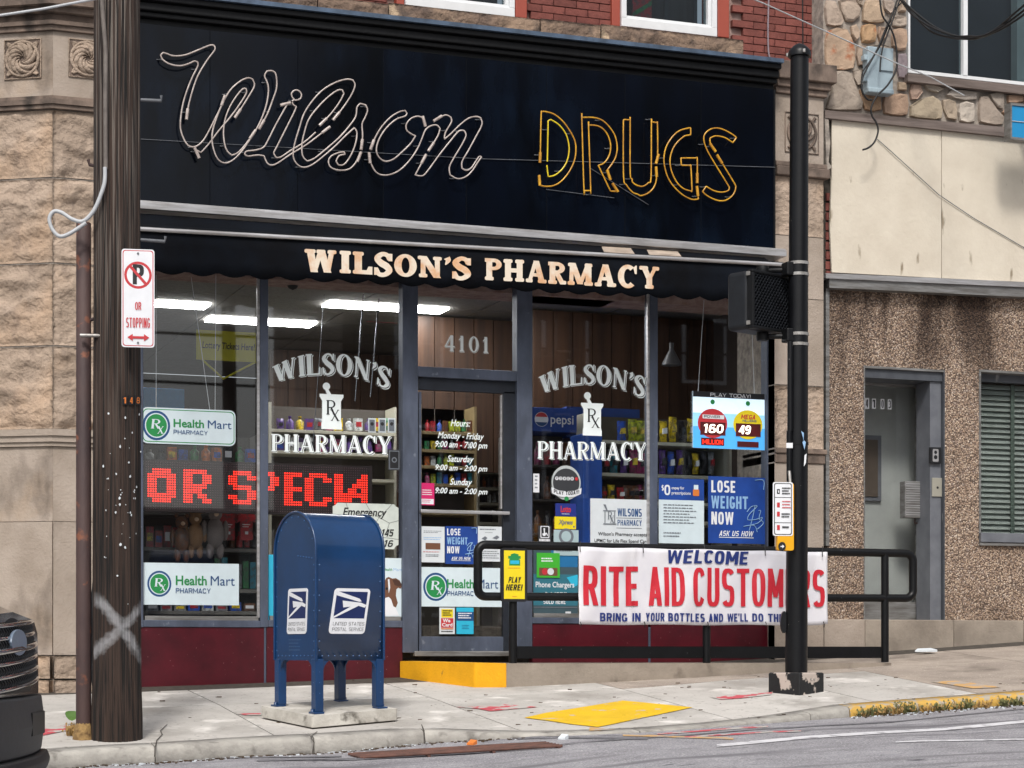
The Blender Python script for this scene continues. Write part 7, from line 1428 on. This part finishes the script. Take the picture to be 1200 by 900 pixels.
# local x forward, y towards the shop; the front far corner sits at the origin
car = thing('black_car', 'black car with a honeycomb grille, only its front end showing at the left edge', 'car', Vector((fc.x-2, fc.y-.5, road(fc.x, fc.y))))
def sec(x, hw, z0, z1, z2, yc=-.95):                    # cross-section of the lower body
    return [(x, yc-hw, z0), (x, yc-hw-.02, z1-.25), (x, yc-hw+.02, z1), (x, yc-hw*.82, z2), (x, yc, z2+.03), (x, yc+hw*.82, z2), (x, yc+hw-.02, z1), (x, yc+hw+.02, z1-.25), (x, yc+hw, z0)]
secs = [sec(.0, .90, .3, .83, .90), sec(-.16, .94, .26, .86, .97), sec(-.35, .95, .26, .86, 1.01), sec(-.9, .96, .26, .9, 1.04), sec(-1.5, .96, .26, .93, 1.07), sec(-4.4, .96, .3, .98, 1.08), sec(-4.8, .9, .4, .9, 1.0)]
def loft(secs, m, nm, par, sm=True, bev=0):
    n = len(secs[0]); mb = MB(XC); vs = [p for s in secs for p in s]
    mb.add(vs, [(j*n+i, j*n+(i+1) % n, (j+1)*n+(i+1) % n, (j+1)*n+i) for j in range(len(secs)-1) for i in range(n)], sm); mb.add(secs[0], [tuple(range(n-1, -1, -1))]); mb.add(secs[-1], [tuple(range(n))]); o = mb.build(nm, m, par); 
    return o
bo = loft(secs, M_car, 'body', car, False); sb_ = bo.modifiers.new('bevel', 'BEVEL'); sb_.width = .035; sb_.segments = 3; sb_.limit_method = 'ANGLE'; sb_.angle_limit = .35
cabs = [[(-1.35, -.95-s_, 1.05) for s_ in (.8, -.8)], [(-2.0, -.95-s_, 1.68) for s_ in (.66, -.66)], [(-3.9, -.95-s_, 1.72) for s_ in (.66, -.66)], [(-4.5, -.95-s_, 1.08) for s_ in (.8, -.8)]]
cb_ = MB(XC); L1 = [c_[0] for c_ in cabs]; L2 = [c_[1] for c_ in cabs]; cb_.hull(L1, L2); cb_.build('cabin', M_car, car, .06, 3)
w1 = MB(XC); w1.hull([(-1.42, -1.66, 1.1), (-1.42, -.24, 1.1), (-1.98, -.36, 1.63), (-1.98, -1.54, 1.63)], [(-1.40, -1.66, 1.12), (-1.40, -.24, 1.12), (-1.96, -.36, 1.65), (-1.96, -1.54, 1.65)]); w1.build('windshield', M_ink, car)
# grille surface: recessed dark face, rows of hexagon-like slats, chrome-less oval badge
gy0, gy1 = -1.72, -.16
def gx(y, z): q = (y+.94)/.8; return .03-.05*q*q-.03*max(0, (z-.6)/.3)
gr = MB(XC)
NG = 24
for (z0, z1, dx, nm, m_, sc_) in ((.52, .90, 0, 'grille', M_sig, 1), (.20, .50, .05, 'bumper', M_cplas, 1.08), (.10, .20, .08, 'lower_lip', M_sig, 1.10)):
    mb = MB(XC); vs = []
    for i in range(NG+1):
        y = -.94+(gy0-gy1)/2*-1*sc_*(i/NG*2-1)*1.02; 
        for z in (z0, (z0+z1)/2, z1): vs.append((gx(y, z)+dx+(.02 if z == (z0+z1)/2 else 0), y, z))
        for z in (z1, z0): vs.append((gx(y, z)+dx-.18, y, z))
    mb.add(vs, [(i*5+j, i*5+(j+1) % 5, (i+1)*5+(j+1) % 5, (i+1)*5+j)[::-1] for i in range(NG) for j in range(5)]+[(0, 1, 2, 3, 4), tuple(NG*5+j for j in (4, 3, 2, 1, 0))], False); o = mb.build(nm, m_, car, .012 if nm != 'grille' else 0)
    if nm == 'grille': grille = o
for k in range(6):
    z = .56+k*.062; mb = MB(XC); mb.tube([(gx(y, z)+.028, y, z+.035*(y+.9)) for y in [gy0+.02+(gy1-gy0-.04)*i/40 for i in range(41)]], .013 if k != 3 else .02, 6); mb.build('grille_bar', M_car, grille)
hb_ = MB(XC)
for k in range(5):
    for i in range(26):
        y = gy0+.04+(gy1-gy0-.08)*(i+.5*(k % 2))/26.5; z = .565+k*.062+.035*(y+.9); hb_.tube([(gx(y, z)+.02, y, z), (gx(y+.02, z)+.03, y+.022, z+.026), (gx(y, z)+.02, y, z+.05)], .006, 4)
o = hb_.build('grille_mesh', M_cplas, grille); o['kind'] = 'stuff'
fe = Face(XC @ Vector((gx(-1.1, .75)+.036, -1.3, .84)), XC.to_3x3() @ Vector((.012, .42, 0)), (0, 0, -.13)); q = [(.5+.5*math.cos(i*math.pi/10), .5+.5*math.sin(i*math.pi/10)) for i in range(20)]; MB().hull([fe.pt(a, b_) for a, b_ in q], [fe.pt(a, b_, -.015) for a, b_ in q]).build('badge', mat('blue_grey_badge', hx('8494a8'), .4), car, .004)
for s_, nm in ((-.17, 'headlight'), (-1.72, 'headlight')):
    mb = MB(XC); mb.hull([(gx(s_, .8)-.0, s_-.06, .72), (gx(s_, .8)-.06, s_+.1, .74), (gx(s_, .8)-.08, s_+.1, .84), (gx(s_, .8)-.02, s_-.06, .83)], [(gx(s_, .8)-.12, s_-.06, .72), (gx(s_, .8)-.2, s_+.1, .74), (gx(s_, .8)-.2, s_+.1, .84), (gx(s_, .8)-.12, s_-.06, .83)]); mb.build(nm, M_lens, car, .01)
MB(XC).box(.04, .10, -.95, -.5, .30, .42).build('plate_bracket', M_sig, car, .005); MB(XC).box(.03, .075, -.45, -.36, .16, .185).build('marker_light', M_amber, car)
for x, y in ((-.95, -.1), (-.95, -1.8), (-3.7, -.1), (-3.7, -1.8)):
    wv = MB(XC @ Matrix.Translation((x, y, .36)) @ Matrix.Rotation(math.pi/2, 4, 'X')); wv.lathe([(.2, -.11), (.35, -.11), (.37, -.08), (.37, .08), (.35, .11), (.2, .11)], (0, 0, 0), 28); wl = wv.build('wheel', M_tyre, car)
    wv = MB(XC @ Matrix.Translation((x, y, .36)) @ Matrix.Rotation(math.pi/2, 4, 'X')); wv.lathe([(.01, -.1), (.2, -.1), (.22, -.112), (.22, .112), (.2, .1), (.01, .1)], (0, 0, 0), 20); wv.build('rim', M_alud, wl)
# ------------------------------------------------------------------ weeds, litter
rn = random.Random(3)
def tuft(cx, cy, cz, n, h, mb, lean=.5):
    for _ in range(n):
        a = rn.uniform(0, 6.28); r = rn.uniform(0, .03); x, y = cx+r*math.cos(a), cy+r*math.sin(a)*.5; hh_ = h*rn.uniform(.35, 1); l = rn.uniform(0, lean)*hh_; w_ = rn.uniform(.002, .005); tx, ty = x+l*math.cos(a), y+l*math.sin(a)
        px_, py_ = -math.sin(a)*w_, math.cos(a)*w_
        mb.add([(x-px_, y-py_, cz), (x+px_, y+py_, cz), ((x+tx)/2+px_, (y+ty)/2+py_, cz+hh_*.6), ((x+tx)/2-px_, (y+ty)/2-py_, cz+hh_*.6), (tx, ty, cz+hh_)], [(0, 1, 2, 3), (3, 2, 4)])
        if rn.random() < .4: mb.add([(tx-.006, ty, cz+hh_*.8), (tx+.006, ty-.004, cz+hh_*.8), (tx+.004, ty, cz+hh_*.8+.014), (tx-.005, ty+.003, cz+hh_*.8+.012)], [(0, 1, 2, 3)])
for nm, m_, spans, n, h in (('kerb_weeds', M_grass, ((1003, 1032, 12), (1045, 1074, 10), (1095, 1125, 8), (1128, 1140, 4), (1172, 1200, 12)), 17, .085), ('dry_kerb_straw', M_straw, ((1003, 1200, 34),), 16, .06)):
    mb = MB()
    for a, c, k_ in spans:
        for _ in range(k_):
            px = rn.uniform(a, c); p = R(px, 839.5+(px-1000)*-.066); ky = kint(p.x)[0]; tuft(p.x, ky-rn.uniform(.01, .05), road(p.x, ky-.03), int(n*rn.uniform(.3, 1)), h*rn.uniform(.5, 1.2), mb, 1.1)
    o = mb.build(nm, m_); tag(o, 'green and dry weeds growing along the foot of the yellow kerb' if m_ is M_grass else 'dry straw and stalks scattered in the gutter at the yellow kerb', 'weeds', kind='stuff')
mb = MB(); p = G(92, 862)
for _ in range(26): tuft(p.x+rn.uniform(-.07, .1), p.y+rn.uniform(-.05, .1), p.z, 8, .09, mb)
o = mb.build('dry_weeds', M_straw); tag(o, 'dry brown weeds round the foot of the rusty conduit pipe', 'weeds', kind='stuff')
p = G(84, 850); f = [(p.x+.042*math.cos(t), p.y+.015*math.sin(t), p.z+.07+.032*math.sin(t)+.008*math.cos(2*t)) for t in [k*math.pi/6 for k in range(12)]]
o = MB().hull(f, [(a, b_+.006, c_) for a, b_, c_ in f]).build('green_leaf', M_leaf); tag(o, 'single green leaf sticking out beside the conduit pipe', 'leaf')
lit_ = MB(); dk = MB()
for _ in range(260):
    px = rn.uniform(990, 1205); p = R(px, 840-(px-1000)*.066); ky = kint(p.x)[0]; y = ky-abs(rn.gauss(0, .08))-.01; z = road(p.x, y)+.003; s = rn.uniform(.003, .012); a = rn.random()*3
    (lit_ if rn.random() < .5 else dk).hull([(p.x+math.cos(a+k_)*s, y+math.sin(a+k_)*s, z+s*.5) for k_ in (0, 2, 4)], [(p.x+math.cos(a+k_)*s, y+math.sin(a+k_)*s, z-.002) for k_ in (0, 2, 4)])
for _ in range(420):
    px = rn.uniform(56, 640); t_ = G(px, 893-(px-56)*.038+rn.uniform(-2, 2)); ky = kint(t_.x)[0]; y = ky-abs(rn.gauss(0, .05))-.012; z = road(t_.x, y)+.003; s = rn.uniform(.003, .011); a = rn.random()*3
    (lit_ if rn.random() < .3 else dk).hull([(t_.x+math.cos(a+k_)*s*1.4, y+math.sin(a+k_)*s, z+s*.5) for k_ in (0, 2, 4)], [(t_.x+math.cos(a+k_)*s*1.4, y+math.sin(a+k_)*s, z-.002) for k_ in (0, 2, 4)])
for _ in range(90):
    px = rn.uniform(180, 1200); py = rn.uniform(790, 850); p = G(px, py)
    if p.y > -.05 or kint(p.x)[0] > p.y-.1 or (p.y > -1.25 and p.x > -1): continue
    s = rn.uniform(.004, .014); a = rn.random()*3; dk.hull([(p.x+math.cos(a+k_)*s*1.6, p.y+math.sin(a+k_)*s, p.z+s*.4) for k_ in (0, 2, 4)], [(p.x+math.cos(a+k_)*s*1.6, p.y+math.sin(a+k_)*s, p.z-.002) for k_ in (0, 2, 4)])
o = lit_.build('pale_gutter_grit', M_paper); tag(o, 'pale grit and paper bits along the gutter', 'grit', kind='stuff'); o = dk.build('dark_gutter_debris', mat('leaf_debris', hx('3d342c'), .95, hx('5e4c38'), 40)); tag(o, 'dark leaf crumbs and dirt along the kerb', 'debris', kind='stuff')
p = G(1084, 764); o = MB().hull([(p.x-.1, p.y, p.z+.012), (p.x-.02, p.y-.05, p.z+.01), (p.x+.11, p.y-.02, p.z+.02), (p.x+.09, p.y+.05, p.z+.035), (p.x-.05, p.y+.04, p.z+.03)][::-1], [(p.x-.1, p.y, p.z), (p.x-.02, p.y-.05, p.z), (p.x+.11, p.y-.02, p.z), (p.x+.09, p.y+.05, p.z), (p.x-.05, p.y+.04, p.z)][::-1]).build('crumpled_paper', M_paper); tag(o, 'white scrap of paper on the pavement below the neighbouring door', 'litter')
for px, py, nm, l_, m_ in ((553, 873, 'orange_wrapper', 'small orange wrapper lying at the drain grate', M_orp), (660, 866.5, 'paper_scrap', 'tiny white scrap in the gutter below the yellow ramp marking', M_paper)):
    p = R(px, py); s = .035; o = MB().hull([(p.x-s, p.y, p.z+.01), (p.x, p.y-s*.7, p.z+.012), (p.x+s, p.y, p.z+.03), (p.x, p.y+s*.6, p.z+.035)], [(p.x-s, p.y, p.z), (p.x, p.y-s*.7, p.z), (p.x+s, p.y, p.z), (p.x, p.y+s*.6, p.z)]).build(nm, m_); tag(o, l_, 'litter')
# ------------------------------------------------------------------ across the street (only seen mirrored in the glass)
def opp(x0, x1, y, h, m, label, nwx):
    r = thing('opposite_building', label, 'building', Vector(((x0+x1)/2, y, -1.5))); MB().box(x0, x1, y-8, y, -3, h).build('wall', m, r); MB().box(x0-.2, x1+.2, y-8, y+.4, h, h+.5).build('cornice', M_plank, r)
    for i in range(nwx):
        for z in [1.0+3.4*k_ for k_ in range(int((h-2)/3.4))]:
            xx = x0+(x1-x0)*(i+.5)/nwx; w_ = MB().box(xx-.7, xx+.7, y, y+.08, z, z+1.9).build('window', M_wfr, r); MB().box(xx-.6, xx+.6, y+.08, y+.1, z+.1, z+1.8).build('pane', M_navy, w_)
opp(9, 48, -38, 17, M_oppw, 'dark brick building across the street mirrored in the shop windows', 9)
opp(-60, 8, -42, 3.6, M_gren, 'low grey building across the street mirrored in the left window', 7)
zr_ = -1.4; o = MB().tube([(3.6, -27, zr_), (3.4, -27, 13)], [.17, .13], 12).build('opposite_utility_pole', M_wood); tag(o, 'wooden utility pole across the street mirrored in the far left window', 'utility pole')
for i, (z0, z1, s) in enumerate(((10.2, 9.7, .8), (8.6, 8.2, .9), (7.4, 7.5, .7), (6.6, 6.1, .6))):
    o = MB().tube([(-30+60*k_/20, -27-.1*i, z0+(z1-z0)*k_/20-s*4*(k_/20)*(1-k_/20)) for k_ in range(21)], .035, 6).build('overhead_cable', M_bcab); tag(o, f'{["topmost", "second", "third", "lowest"][i]} overhead cable mirrored in the far left window', 'cable')
